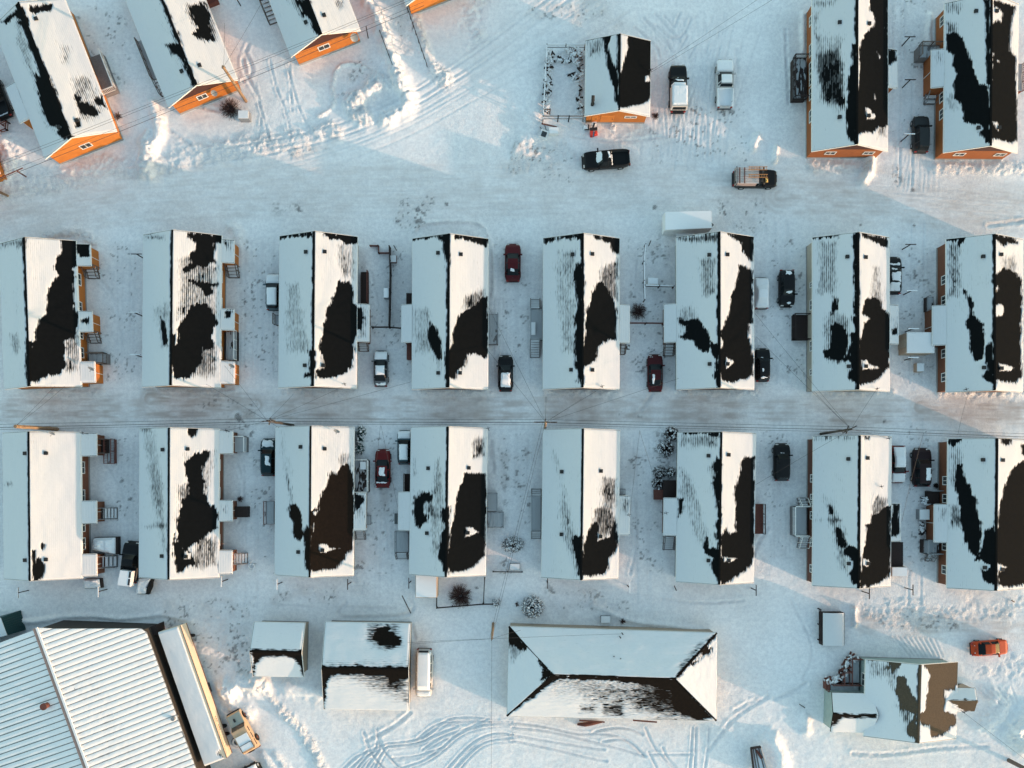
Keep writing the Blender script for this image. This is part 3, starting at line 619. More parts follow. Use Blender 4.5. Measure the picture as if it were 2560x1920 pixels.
def vent(h, p, s=.36):
    a, b = h.loc(p); z = h.zr(a); p2 = None
    P = W(proj(np.array([[p.x, p.y, p.z]]))[0], z); a, b = h.loc(P); z = h.zr(a)
    mb = MB(); q = [h.P(a+dx*s/2, b+dy*s/2, 0) for dx, dy in ((-1, -1), (1, -1), (1, 1), (-1, 1))]
    qbox(mb, q, z-.15, z+.22); q = [h.P(a+dx*s*.6, b+dy*s*.6, 0) for dx, dy in ((-1, -1), (1, -1), (1, 1), (-1, 1))]; qbox(mb, q, z+.22, z+.27)
    build('roof_vent', mb, M['vent'], h.roof)
def window(h, side, x, y, w=1.2, hh=1.05, zc=1.75, mull=1, c=None, r=None):
    p = W(T(h.c if c is None else c, h.r if r is None else r, x, y), zc); a, b = h.loc(p)
    wi, li = h.w/2-h.ov, h.l/2-h.ovg
    if side in 'LR':
        s = 1 if side == 'R' else -1; f = lambda t, o, z: h.P(s*(wi+o), b+t, z); b = max(-li+w/2+.1, min(li-w/2-.1, b))
    else:
        s = -1 if side == 'B' else 1; f = lambda t, o, z: h.P(a+t, s*(li+o), z); a = max(-wi+w/2+.1, min(wi-w/2-.1, a))
    z0, z1 = zc-hh/2, zc+hh/2; mb = MB(); T_ = .09
    def bx(t0, t1, za, zb, o=.06): 
        mb.box8([f(t0, 0, za), f(t1, 0, za), f(t1, o, za), f(t0, o, za), f(t0, 0, zb), f(t1, 0, zb), f(t1, o, zb), f(t0, o, zb)])
    bx(-w/2, w/2, z0, z0+T_); bx(-w/2, w/2, z1-T_, z1); bx(-w/2, -w/2+T_, z0+T_, z1-T_); bx(w/2-T_, w/2, z0+T_, z1-T_)
    if mull: bx(-.03, .03, z0+T_, z1-T_, .045)
    fr = build('window', mb, M['trim'], h.root)
    mb = MB(); o = .015
    bxs = [f(-w/2+T_, 0, z0+T_), f(w/2-T_, 0, z0+T_), f(w/2-T_, o, z0+T_), f(-w/2+T_, o, z0+T_), f(-w/2+T_, 0, z1-T_), f(w/2-T_, 0, z1-T_), f(w/2-T_, o, z1-T_), f(-w/2+T_, o, z1-T_)]
    mb.box8(bxs); build('pane', mb, M['glass'], fr)
def porch(h, rc, pats=(), c=None, r=None, ze=None, drop=.30, wall=None, door=True, thick=.08, snow=True, shingle='shingle', lines=1):
    c = h.c if c is None else c; r = h.r if r is None else r; ze = ze or h.ze
    q = rect_w(c, r, rc, ze-.1); ab = [h.loc(p) for p in q]; a0, a1 = min(p[0] for p in ab), max(p[0] for p in ab)
    am = (a0+a1)/2; s = 1 if am > 0 else -1
    b0 = (ab[0][1]+ab[1][1])/2; b1 = (ab[2][1]+ab[3][1])/2; hw = h.w/2; aout = a1 if s > 0 else a0; ain = s*(hw+.045); wi = s*(hw-h.ov)
    zi, zo = ze-.01, ze-drop; t = .12
    mb = MB(); mb.box8([h.P(ain, b0, zi-t), h.P(aout, b0, zo-t), h.P(aout, b1, zo-t), h.P(ain, b1, zi-t), h.P(ain, b0, zi), h.P(aout, b0, zo), h.P(aout, b1, zo), h.P(ain, b1, zi)])
    po = build('porch', MB().box8([h.P(wi, b0+.15, 0), h.P(aout-s*.3, b0+.15, 0), h.P(aout-s*.3, b1-.15, 0), h.P(wi, b1-.15, 0), h.P(wi, b0+.15, zo-t-.01), h.P(aout-s*.3, b0+.15, zo-t-.01), h.P(aout-s*.3, b1-.15, zo-t-.01), h.P(wi, b1-.15, zo-t-.01)]),
               M[wall or h.wallm], h.root)
    build('porch_roof', mb, M[shingle], po)
    mb = MB(); mb.bar(h.P(aout+s*.02, b0, zo-.05), h.P(aout+s*.02, b1, zo-.05), .04, .15)
    for b, sg in ((b0, -1), (b1, 1)): mb.bar(h.P(ain, b+sg*.022, zi-.05), h.P(aout, b+sg*.022, zo-.05), .04, .15)
    build('fascia', mb, M['trim'], po)
    if snow: snow_sheet('roof_snow_open', (h.P(ain-s*.05, b0, zi+.02), h.P(ain-s*.05, b1, zi+.02), h.P(aout+s*.03, b0, zo), h.P(aout+s*.03, b1, zo)), po, pts_px(c, r, pats), thick=thick, course=.3)
    for k in range(lines):       # vertical trim boards on the outer wall
        bb = b0+.15+(b1-b0-.3)*(k+1)/(lines+1)
        mb = MB(); mb.bar(h.P(aout-s*.28, bb, .05), h.P(aout-s*.28, bb, zo-t-.05), .07, .05); build('trim_board', mb, M['trim'], po)
    return po
def rail(mb, pts, h=.95, post=1.3, bal=.16, sz=.07, z=0):
    for a, b in zip(pts[:-1], pts[1:]):
        a = Vector(a); b = Vector(b); d = (b-a); L = d.length
        mb.bar(a+Vector((0, 0, h)), b+Vector((0, 0, h)), .11, .05); mb.bar(a+Vector((0, 0, .12)), b+Vector((0, 0, .12)), .05, .05)
        n = max(1, round(L/post))
        for i in range(n+1): p = a+d*i/n; mb.bar(p, p+Vector((0, 0, h+.03)), sz)
        if bal:
            m = max(2, int(L/bal))
            for i in range(1, m): p = a+d*i/m; mb.bar(p+Vector((0, 0, .14)), p+Vector((0, 0, h-.02)), .035)
def deck(h, rc, z=.9, m='wood', sides='', railm=None, snow=None, c=None, r=None, bal=.16, name='deck', extra=None, planks=True):
    c = h.c if c is None else c; r = h.r if r is None else r
    q = rect_w(c, r, rc, z); BL, BR, TR, TL = q; mb = MB()
    lx, ly = (BR-BL).length, (TL-BL).length; g = .012
    if ly >= lx:
        n = max(2, int(ly/.16))
        for i in range(n):
            a0, a1 = i/n, (i+1)/n-g/ly
            mb.box8([*(p-Vector((0, 0, .05)) for p in (BL.lerp(TL, a0), BR.lerp(TR, a0), BR.lerp(TR, a1), BL.lerp(TL, a1))), BL.lerp(TL, a0), BR.lerp(TR, a0), BR.lerp(TR, a1), BL.lerp(TL, a1)])
    else:
        n = max(2, int(lx/.16))
        for i in range(n):
            a0, a1 = i/n, (i+1)/n-g/lx
            mb.box8([*(p-Vector((0, 0, .05)) for p in (BL.lerp(BR, a0), BL.lerp(BR, a1), TL.lerp(TR, a1), TL.lerp(TR, a0))), BL.lerp(BR, a0), BL.lerp(BR, a1), TL.lerp(TR, a1), TL.lerp(TR, a0)])
    cc = (BL+BR+TR+TL)/4; ins = [cc+(p-cc)*.97 for p in q]; qbox(mb, ins, 0.0, z-.06)
    d = build(name, mb, M[m], h.root)
    if sides:
        rb = MB(); E = {'L': (BL, TL), 'R': (BR, TR), 'T': (TL, TR), 'B': (BL, BR)}
        for s in sides: rail(rb, [cc+(p-cc)*.98 for p in E[s]], bal=bal)
        build('railing', rb, M[railm or m], d)
    if snow is not None:
        base = snow
        snow_sheet('roof_snow_open', (BL+Vector((0, 0, .01)), TL+Vector((0, 0, .01)), BR+Vector((0, 0, .01)), TR+Vector((0, 0, .01))), d, (), thick=.07, course=9, base=base, mat_='deck_snow')
    return d
def stairs(h, rc, dirn, n=5, z=.9, m='wood', c=None, r=None, railm=None, snow=True, rails='LR'):
    c = h.c if c is None else c; r = h.r if r is None else r
    BL, BR, TR, TL = rect_w(c, r, rc, z/2)
    if dirn == 'D': a0, a1, b0, b1 = TL, TR, BL, BR
    elif dirn == 'U': a0, a1, b0, b1 = BR, BL, TR, TL
    elif dirn == 'R': a0, a1, b0, b1 = BL, TL, BR, TR
    else: a0, a1, b0, b1 = TR, BR, TL, BL
    st = None; up = lambda p, zz: Vector((p.x, p.y, zz)); mb = MB()
    for p, q in ((a0, b0), (a1, b1)): mb.bar(up(p, z-.12), up(q, .02), .06, .2)
    mb.bar(up(b0, .06), up(b1, .06), .08, .1); mb.bar(up(a0, z-.2), up(a1, z-.2), .08, .1)
    st = build('stairs', mb, M[m], h.root)
    for i in range(n):
        t0, t1 = i/n, (i+.82)/n; zz = z*(1-(i+.5)/n)
        mb = MB(); p = [up(a0.lerp(b0, t0), 0), up(a1.lerp(b1, t0), 0), up(a1.lerp(b1, t1), 0), up(a0.lerp(b0, t1), 0)]
        if (p[1]-p[0]).cross(p[2]-p[0]).z < 0: p = p[::-1]
        qbox(mb, p, zz-.045, zz); build('step', mb, M[m], st)
        if snow:
            mb = MB(); cc = sum(p, Vector())/4; qbox(mb, [cc+(q-cc)*.9 for q in p], zz+.002, zz+.05); build('step_snow', mb, M['snow'], st)
    if rails:
        for k, (p, q) in enumerate(((a0, b0), (a1, b1))):
            mb = MB()
            mb.bar(up(p, z+.9), up(q, .9), .09, .06)
            for t in (0, .5, 1): w_ = p.lerp(q, t); mb.bar(up(w_, 0), up(w_, z*(1-t)+.9), .07)
            build('handrail', mb, M[railm or m], st)
    return st
def dish(h, x, y, z=3.6, c=None, r=None, face=(-.3, -1), R0=.38):
    p = W(T(h.c if c is None else c, h.r if r is None else r, x, y), z); a, b = h.loc(p)
    mb = MB(); zz = h.zr(max(-h.w/2, min(h.w/2, a)))
    f = Vector((face[0], face[1], .55)).normalized(); s = f.cross(Vector((0, 0, 1))).normalized(); t = s.cross(f)
    n = 14; vs = []
    for k in range(4):
        for i in range(n):
            g = 2*math.pi*i/n; rr = R0*k/3; vs.append(p+s*math.cos(g)*rr+t*math.sin(g)*rr*1.1+f*(.12*(k/3)**2))
    mb.add(vs, [(k*n+i, k*n+(i+1) % n, (k+1)*n+(i+1) % n, (k+1)*n+i) for k in range(3) for i in range(n)])
    mb.bar(p-f*.05, Vector((p.x, p.y, min(zz, p.z-.2))), .05); mb.bar(p-t*R0*.8, p+f*.4-t*.1, .03); mb.bar(p+f*.38-t*.12, p+f*.46-t*.08, .08)
    build('satellite_dish', mb, M['metal'], h.root)
def mast(h, x, y, z=4.2, c=None, r=None):
    p = W(T(h.c if c is None else c, h.r if r is None else r, x, y), z); mb = MB(); a, b = h.loc(p)
    z0 = h.zr(max(-h.w/2, min(h.w/2, a))) if abs(a) < h.w/2 else 0
    mb.bar((p.x, p.y, z0-.1), p, .06); mb.bar(p+Vector((-.25, 0, -.05)), p+Vector((.25, .1, -.05)), .05); mb.bar(p+Vector((.1, -.2, -.15)), p+Vector((-.05, .25, -.15)), .04)
    build('service_mast', mb, M['steel_dark'], h.root)

# ---- upper left, tilted row
KL = dict(gable='orange2', wall='orange2', strip=.55)
h0 = house('house', 'orange house cut off by the left edge of the photo, only its wall corner showing', 'house', 0, 0, [(-1080, 380), (-470, 150), (-25, 1290+200), (-640, 1740)], wall='orange')
h1 = house('house', 'long orange house at the top left corner with a wide bare black ridge', 'house', 0, 0, [(-60, 225), (560, -10), (1005, 1130), (395, 1375)], [
 ('b', [(185, 60), (215, 80), (240, 250), (330, 450), (430, 680), (560, 1000), (625, 1200), (560, 1200), (500, 1150), (530, 1100), (430, 1080), (380, 960), (350, 850), (310, 700), (300, 620), (360, 680), (290, 480), (230, 330), (200, 260), (150, 200), (190, 170), (120, 140), (60, 210), (10, 190)], 1.3),
 ('t', [(200, 180), (320, 620), (420, 1060), (500, 1150), (400, 1100), (280, 700), (150, 380), (120, 200)], .55),
 ('b', [(240, 50), (300, 60), (440, 40), (430, 90), (350, 100), (300, 120), (250, 90)], 1.5), ('b', [(640, 830), (700, 840), (690, 880), (760, 880), (820, 950), (850, 970), (800, 1000), (700, 970)], 1.3),
 ('b', [(800, 860), (880, 830), (930, 940), (900, 930), (830, 890)], 1.2), ('b', [(640, 1020), (680, 1030), (690, 1090), (660, 1100)]), ('t', [(480, 370), (620, 400), (600, 560), (530, 560)], .42), ('t', [(600, 650), (800, 640), (850, 820), (900, 950), (800, 1060), (690, 1040), (620, 760)], .50)],
 wall='orange2', gable='orange2', ze=2.7, vents=[(318, 168), (668, 1045), (515, 1105)], strip=.5)
porch(h1, (-60+95, 800, 250-20, 1060)) if False else None
h2 = house('house', 'orange house with a round bare roof patch and a utility pole at its corner', 'house', 0, 0, [(995, -207), (1595, -442), (2060, 690), (1460, 925)], [
 ('b', [(1650, 50), (1760, 30), (1820, 100), (1810, 220), (1850, 350), (1790, 360), (1670, 290), (1720, 240), (1660, 180)], 1.6), ('t', [(1600, 30), (1880, 0), (1870, 350), (1780, 370), (1600, 130)], .6),
 ('b', [(1395, 0), (1440, 60), (1560, 370), (1705, 745), (1660, 730), (1590, 540), (1480, 450), (1440, 390), (1550, 380), (1490, 280), (1440, 130)], 1.3), ('t', [(1440, 380), (1560, 370), (1700, 740), (1560, 560)], .5)],
 wall='orange', gable='gable', vents=[(1575, 622), (1730, 570)], strip=.12)
h3 = house('house', 'orange house with stairs on its left side and a wide bright orange end wall', 'house', 1, 0, [(-135, -649), (465, -882), (900, 262), (300, 495)], [
 ('b', [(340, 0), (450, 0), (560, 300), (510, 290), (470, 160), (400, 120)], 1.8), ('t', [(250, -10), (460, -10), (500, 250), (380, 140)], .5), ('t', [(690, 0), (760, 0), (770, 70), (710, 80)], .5)],
 wall='orange', gable='gable', vents=[(433, 200), (592, 138)], strip=.35)
h4 = house('house', 'orange house cut off by the top edge, only its lower end wall showing', 'house', 1, 0, [(860, -1094), (1460, -1329), (1895, -185), (1295, 50)], wall='orange2')
window(h1, 'B', 742, 1262, 1.4, .95); window(h2, 'B', 1745, 830, 1.3, .9); window(h3, 'B', 585, 403, 1.5, .9)
for hh, cc_, pr in ((h1, 0, (-1, )),):
    pass
def porch_uv(h, a0, a1, b0, b1, **kw):       # porch given in house axes (metres)
    ze = h.ze; ps = [proj(np.array([list(h.P(a, b, ze-.1))]))[0] for a, b in ((a0, b0), (a1, b0), (a1, b1), (a0, b1))]
    global rect_w
    old = rect_w; rect_w = lambda *_: [h.P(a, b, ze-.1) for a, b in ((min(a0, a1), b0), (max(a0, a1), b0), (max(a0, a1), b1), (min(a0, a1), b1))]
    p = porch(h, (0, 0, 1, 1), **kw); rect_w = old; return p
porch_uv(h1, -h1.w/2, -h1.w/2-1.45, -3.3, 1.4)
porch_uv(h3, -h3.w/2, -h3.w/2-1.5, 2.6, 7.2)
porch_uv(h2, h2.w/2, h2.w/2+1.2, 6.0, 8.4)
def quad_deck(h, q, z, m, sides, railm=None, snow=None, bal=.2):
    global rect_w
    old = rect_w; rect_w = lambda *_: [Vector((p[0], p[1], z)) for p in q]
    d = deck(h, (0, 0, 1, 1), z=z, m=m, sides=sides, railm=railm, snow=snow, bal=bal); rect_w = old; return d
def deck_uv(h, a0, a1, b0, b1, z, m, sides, **kw): return quad_deck(h, [h.P(a, b, z) for a, b in ((min(a0, a1), b0), (max(a0, a1), b0), (max(a0, a1), b1), (min(a0, a1), b1))], z, m, sides, **kw)
def stairs_q(h, q, dirn, **kw):
    global rect_w
    old = rect_w; rect_w = lambda *_: [Vector((p[0], p[1], 0)) for p in q]
    s = stairs(h, (0, 0, 1, 1), dirn, **kw); rect_w = old; return s
deck_uv(h1, h1.w/2-.4, h1.w/2+1.3, -2.8, 2.2, .8, 'wood_grey', 'RB', railm='trim')
deck_uv(h2, -h2.w/2+.4, -h2.w/2-.95, -3.6, 1.6, .8, 'wood_dark', 'L', railm='wood', snow=.1)
stairs_q(h2, [h2.P(a, b, 0) for a, b in ((-h2.w/2-.9, -5.4), (-h2.w/2+.2, -5.4), (-h2.w/2+.2, -3.6), (-h2.w/2-.9, -3.6))], 'D', n=5, z=.8)
deck_uv(h3, -h3.w/2+.4, -h3.w/2-1.3, .9, 2.4, .9, 'wood_grey', 'LT', snow=.2)
stairs_q(h3, [h3.P(a, b, 0) for a, b in ((-h3.w/2-1.2, -2.3), (-h3.w/2+.2, -2.3), (-h3.w/2+.2, .9), (-h3.w/2-1.2, .9))], 'D', n=7, z=.9, m='wood')
deck_uv(h2, h2.w/2-.4, h2.w/2+1.1, 2.6, 4.1, .8, 'wood_red', 'R')
dish(h2, 1850, 800, z=2.4, face=(.2, -1)); dish(h3, 850, 320, z=2.6, face=(.2, -1), R0=.5)

# ---- upper middle garage house and the two at the upper right
h5 = house('garage', 'small square orange garage with one roof side swept bare black, beside a fenced pen', 'garage', 2, 0, [(640, 350), (1198, 355), (1192, 1003), (628, 1003)], [
 ('b', [(1005, 310), (1205, 350), (1195, 850), (1130, 890), (1000, 925), (925, 925), (925, 640), (950, 610), (1000, 430), (1000, 350)], .6), ('b', [(780, 320), (850, 320), (820, 370), (830, 420), (870, 520), (915, 640), (918, 905), (890, 840), (880, 740), (830, 600), (810, 450), (810, 380)], .9),
 ('b', [(912, 300), (928, 300), (928, 640), (905, 600), (915, 430)], .4), ('t', [(650, 350), (800, 330), (800, 500), (650, 500)], .45), ('s', [(1150, 660), (1190, 640), (1190, 700), (1155, 705)])],
 ze=2.5, rise=1.45, wall='orange', ov=.3, ovg=.3)
h5.root['label'] = 'small orange garage with its right roof side swept bare black, beside a fenced pen'
window(h5, 'B', 1025, 1020, 1.5, .5, zc=1.7)
for x0, x1 in ((690, 740), (765, 880)):
    p0 = W(T(2, 0, x0, 1010), 1.1); p1 = W(T(2, 0, x1, 1010), 1.1); a0, a1 = h5.loc(p0)[0], h5.loc(p1)[0]; li = h5.l/2-h5.ovg; mb = MB()
    mb.box8([h5.P(a, -li-o, z) for z in (.35, 2.1) for a, o in ((a0, .03), (a1, .03), (a1, 0), (a0, 0))]); d_ = build('door', mb, M['orange2'], h5.root)
    mb = MB(); mb.box8([h5.P(a, -li-o, z) for z in (1.1, 1.25) for a, o in ((a1-.25, .07), (a1-.15, .07), (a1-.15, .031), (a1-.25, .031))]); build('handle', mb, M['steel_dark'], d_)
mb = MB(); pv = W(T(2, 0, 696, 900), 3.0); mb.cyl(pv, .22, h5.zr(h5.loc(pv)[0])-.1, 3.2); mb.tube([(pv.x, pv.y, 3.15), (pv.x, pv.y+.1, 3.5), (pv.x, pv.y+.7, 3.7)], .2, 10); build('chimney', mb, M['vent'], h5.roof)
mast(h5, 1200, 600, 3.2)
h6 = house('house', 'rust brown upper right house with a ladder like dark deck on its left', 'house', 3, 0, [(380, -14), (1030, -14), (1040, 1312), (380, 1305)], [
 ('b', [(880, -20), (1045, -20), (1040, 440), (1040, 1080), (950, 1100), (900, 1140), (800, 1140), (765, 1180), (765, 740), (800, 600), (790, 430), (840, 300), (920, 210), (910, 110), (880, 90)], 1.0),
 ('s', [(840, 930), (870, 925), (905, 980), (940, 1000), (920, 1030), (850, 1030)]), ('s', [(1003, 230), (1012, 240), (1014, 275), (1003, 270)]), ('s', [(940, 440), (975, 490), (960, 512)]), ('s', [(915, 810), (925, 812), (932, 862), (915, 860)]), ('s', [(768, 300), (780, 330), (790, 700), (772, 810), (768, 700)]),
 ('b', [(725, 380), (770, 390), (765, 1240), (720, 1210), (690, 1160), (680, 1000), (690, 850), (700, 600), (735, 550)], 1.2), ('t', [(430, 480), (600, 420), (640, 540), (665, 700), (660, 950), (600, 900), (480, 850), (440, 700)], .62),
 ('t', [(390, 100), (440, 100), (440, 350), (390, 350)], .7), ('t', [(385, -5), (600, -5), (560, 60), (400, 60)], .7), ('t', [(400, 280), (660, 300), (650, 1000), (420, 900)], .35), ('t', [(920, 1080), (1030, 1080), (1020, 1180), (940, 1190)], .6)],
 wall='orange_deep', ov=.28, gable='gable', vents=[(612, 202), (612, 1018), (870, 210), (866, 1005)], strip=.18)
h7 = house('house', 'rust brown house in the top right corner, a parked grey car on its left', 'house', 3, 0, [(1516, 22), (2140, 45), (2175, 1330), (1530, 1312)], [
 ('b', [(1540, 300), (1600, 285), (1660, 310), (1700, 400), (1760, 560), (1800, 680), (1830, 730), (1900, 740), (1925, 1250), (1880, 1220), (1820, 1130), (1860, 1100), (1700, 1050), (1670, 900), (1610, 850), (1600, 720), (1640, 640), (1600, 560), (1600, 480), (1545, 430)], 1.0),
 ('t', [(1530, 180), (1620, 200), (1650, 300), (1540, 300)], .8), ('b', [(1870, 0), (1910, 0), (1930, 740), (1888, 730), (1885, 200)], .8), ('t', [(1540, 20), (1700, 20), (1660, 120), (1540, 120)], .6), ('t', [(1530, 780), (1610, 780), (1660, 950), (1530, 950)], .5),
 ('b', [(1945, 0), (2130, 60), (2110, 150), (2090, 250), (2090, 440), (2140, 500), (2150, 1210), (2100, 1230), (1930, 1190), (1925, 740), (1950, 560), (1910, 500), (1905, 230), (1990, 170), (2020, 200), (2030, 110), (1990, 60), (1950, 60)], .9),
 ('s', [(1935, 450), (1958, 455), (1940, 520), (1920, 540)]), ('s', [(1938, 1050), (1985, 1058), (2008, 1100), (1990, 1140), (1965, 1110)]), ('s', [(1978, 522), (1995, 520), (1998, 540)]), ('s', [(1922, 690), (1935, 690), (1930, 712)]), ('s', [(1800, 1070), (1850, 1080), (1860, 1120), (1820, 1150), (1780, 1110)])],
 wall='orange_deep', ov=.28, gable='gable', vents=[(1788, 105), (1812, 1108), (1965, 105), (1990, 1108)], strip=.1)
porch(h6, (1035, 425, 1122, 755), [('b', [(1030, 430), (1108, 435), (1105, 520), (1030, 570)], .8)])
porch(h7, (1420, 425, 1532, 752), [('t', [(1450, 440), (1530, 440), (1530, 560), (1450, 560)], .4)])
for y in (175, 430, 585, 680, 805, 1000): window(h6, 'L', 360, y, 1.5 if y > 300 else 1.2, 1.1, mull=1)
for y in (180, 840, 985): window(h7, 'L', 1500, y, 1.2)
window(h6, 'B', 540, 1318, 1.3, .8, zc=1.6); window(h6, 'B', 870, 1325, 1.3, .8, zc=1.6); window(h7, 'B', 1655, 1328, 1.3, .8, zc=1.6); window(h7, 'B', 2005, 1338, 1.3, .8, zc=1.6)
deck(h6, (215, 500, 330, 860), 1.0, 'wood_dark', 'LTB', railm='wood_dark', snow=-.25); deck(h7, (1300, 395, 1500, 500), 1.2, 'wood_grey', 'LT', railm='wood', snow=.1)
stairs(h7, (1360, 790, 1455, 890), 'D', 3, .9, 'wood_grey'); deck(h7, (2160, 550, 2200, 790), 1.0, 'wood_red', 'R', railm='wood_red', bal=.28, snow=.2)

# ---- upper middle row of eight
def hA(lab, cs, pats, **kw): return house('house', lab, 'house', kw.pop('c'), kw.pop('r', 1), cs, pats, group=GRP['a'], **kw)
a1 = hA('rust orange house at the left end of the upper middle row, three porches', [(5, 450), (655, 420), (705, 1679), (30, 1709)], [
 ('b', [(530, 420), (662, 420), (668, 640), (635, 640), (640, 770), (630, 900), (640, 1010), (680, 1070), (672, 1170), (640, 1250), (560, 1290), (555, 1400), (560, 1500), (530, 1560), (380, 1600), (300, 1645), (240, 1630), (250, 1480), (265, 1300), (300, 1290), (345, 1100), (400, 1060), (410, 900), (430, 830), (490, 740), (520, 720), (480, 670), (490, 570), (540, 520)], 1.3),
 ('t', [(560, 850), (660, 860), (680, 1250), (560, 1300)], .5), ('t', [(550, 1280), (700, 1230), (700, 1560), (540, 1560)], .65), ('b', [(222, 1300), (270, 1290), (290, 1640), (240, 1640), (230, 1500)], 1.2), ('t', [(80, 1220), (170, 1230), (170, 1400), (110, 1400)], .7), ('t', [(5, 440), (240, 400), (240, 480), (160, 500), (150, 450), (10, 490)], .8)],
 c=0, wall='orange', strip=.28, ridge=-.35)
a2 = hA('second house from the left, upper middle row, streaky black roof patches and three porches', [(1245, 372), (1918, 375), (1902, 1689), (1225, 1687)], [
 ('b', [(1600, 345), (1925, 378), (1920, 440), (1860, 440), (1850, 600), (1780, 650), (1700, 640), (1600, 700), (1590, 670), (1650, 610), (1650, 530), (1700, 500), (1690, 430), (1620, 390)], 1.4), ('b', [(1640, 760), (1880, 790), (1875, 812), (1820, 815), (1830, 870), (1780, 890), (1740, 850), (1690, 800)], 1.2),
 ('t', [(1540, 580), (1700, 500), (1880, 640), (1880, 1100), (1540, 1100)], .62), ('b', [(1640, 1000), (1760, 950), (1820, 1000), (1880, 1130), (1840, 1180), (1840, 1260), (1850, 1340), (1760, 1350), (1740, 1480), (1640, 1590), (1600, 1605), (1510, 1600), (1470, 1400), (1470, 1330), (1540, 1320), (1530, 1190), (1590, 1080)], 1.4),
 ('b', [(1390, 1080), (1420, 1130), (1450, 1270), (1435, 1340), (1410, 1290), (1395, 1180)]), ('b', [(1475, 1230), (1520, 1230), (1510, 1600), (1485, 1450)]), ('t', [(1640, 1330), (1890, 1300), (1870, 1600), (1600, 1610)], .7), ('t', [(1245, 370), (1430, 375), (1430, 420), (1250, 410)], .9), ('t', [(1300, 1000), (1480, 900), (1480, 1400), (1380, 1350)], .4)],
 c=0, wall='orange', strip=.2, ridge=-.35)
a3 = hA('third house from the left, upper middle row, with a dark deck on its right', [(205, 380), (875, 390), (870, 1697), (195, 1694)], [
 ('b', [(205, 378), (490, 350), (490, 370), (400, 385), (290, 400), (210, 405)], 1.5), ('b', [(595, 360), (880, 390), (870, 430), (840, 450), (770, 440), (720, 410), (640, 400)], 1.3), ('t', [(700, 450), (860, 440), (860, 760), (730, 760), (690, 560)], .55),
 ('b', [(710, 760), (760, 780), (800, 770), (845, 850), (840, 960), (880, 1000), (880, 1120), (870, 1230), (840, 1290), (835, 1500), (740, 1570), (700, 1590), (560, 1615), (510, 1600), (515, 1540), (580, 1520), (610, 1470), (570, 1420), (545, 1350), (590, 1180), (610, 1020), (650, 940), (690, 860)], 1.2),
 ('t', [(560, 1200), (640, 1150), (720, 1480), (700, 1610), (520, 1600)], .5), ('b', [(450, 1370), (505, 1370), (500, 1600), (430, 1590), (470, 1560), (470, 1450)], 1.4), ('t', [(260, 780), (380, 780), (430, 1100), (490, 1400), (250, 1400)], .38)],
 c=1, wall='rust', strip=.22, vents=[(434, 522), (598, 520), (425, 1500), (585, 1500)])
a4 = hA('fourth house from the left, upper middle row, red and black cars on its right', [(1352, 402), (2005, 408), (2007, 1707), (1348, 1706)], [
 ('b', [(1352, 398), (1670, 366), (1670, 640), (1645, 640), (1620, 440), (1560, 385), (1500, 400), (1360, 415)], .9), ('b', [(1715, 368), (2010, 405), (1990, 470), (1900, 430), (1790, 400), (1720, 410)], 1.1),
 ('b', [(1855, 1000), (1900, 980), (1960, 910), (2000, 905), (2003, 1400), (1985, 1440), (1880, 1390), (1830, 1410), (1800, 1500), (1740, 1540), (1720, 1620), (1665, 1600), (1640, 1420), (1690, 1320), (1700, 1220), (1760, 1070), (1790, 1050)], 1.2), ('t', [(1780, 900), (1990, 820), (1990, 1000), (1790, 1050)], .75),
 ('b', [(1500, 1125), (1550, 1160), (1600, 1310), (1600, 1440), (1570, 1440), (1510, 1330), (1480, 1230)], 1.1), ('b', [(1640, 1380), (1675, 1390), (1665, 1640), (1635, 1620)], 1.2), ('t', [(1360, 1000), (1500, 1000), (1600, 1400), (1640, 1600), (1500, 1400), (1360, 1400)], .36)],
 c=1, wall='rust_dark', strip=.26, vents=[(1573, 530), (1772, 543), (1575, 1565), (1765, 1565)])
a5 = hA('fifth house from the left, upper middle row, stair platform along its left side', [(270, 400), (928, 403), (928, 1707), (268, 1706)], [
 ('b', [(272, 400), (605, 362), (605, 395), (580, 400), (560, 385), (500, 400), (480, 395), (420, 410), (290, 440)], 1.6), ('b', [(550, 620), (580, 600), (615, 600), (615, 1659), (575, 1640), (550, 1450), (540, 1300), (550, 1200), (540, 1080), (580, 1020), (570, 900), (540, 850)], 1.4),
 ('b', [(695, 370), (935, 405), (922, 540), (870, 520), (850, 440), (760, 410), (710, 400)]), ('t', [(760, 650), (930, 560), (925, 960), (820, 900), (740, 780)], .85),
 ('b', [(740, 780), (780, 770), (850, 880), (900, 1010), (900, 1270), (850, 1270), (780, 1300), (740, 1350), (720, 1460), (640, 1490), (612, 1500), (612, 1370), (640, 1200), (650, 1050), (690, 880)], 1.2), ('t', [(380, 500), (560, 500), (560, 1400), (430, 1400), (370, 900)], .42)],
 c=2, wall='rust_dark', strip=.24, vents=[(522, 543), (694, 540), (508, 1538), (694, 1540)])
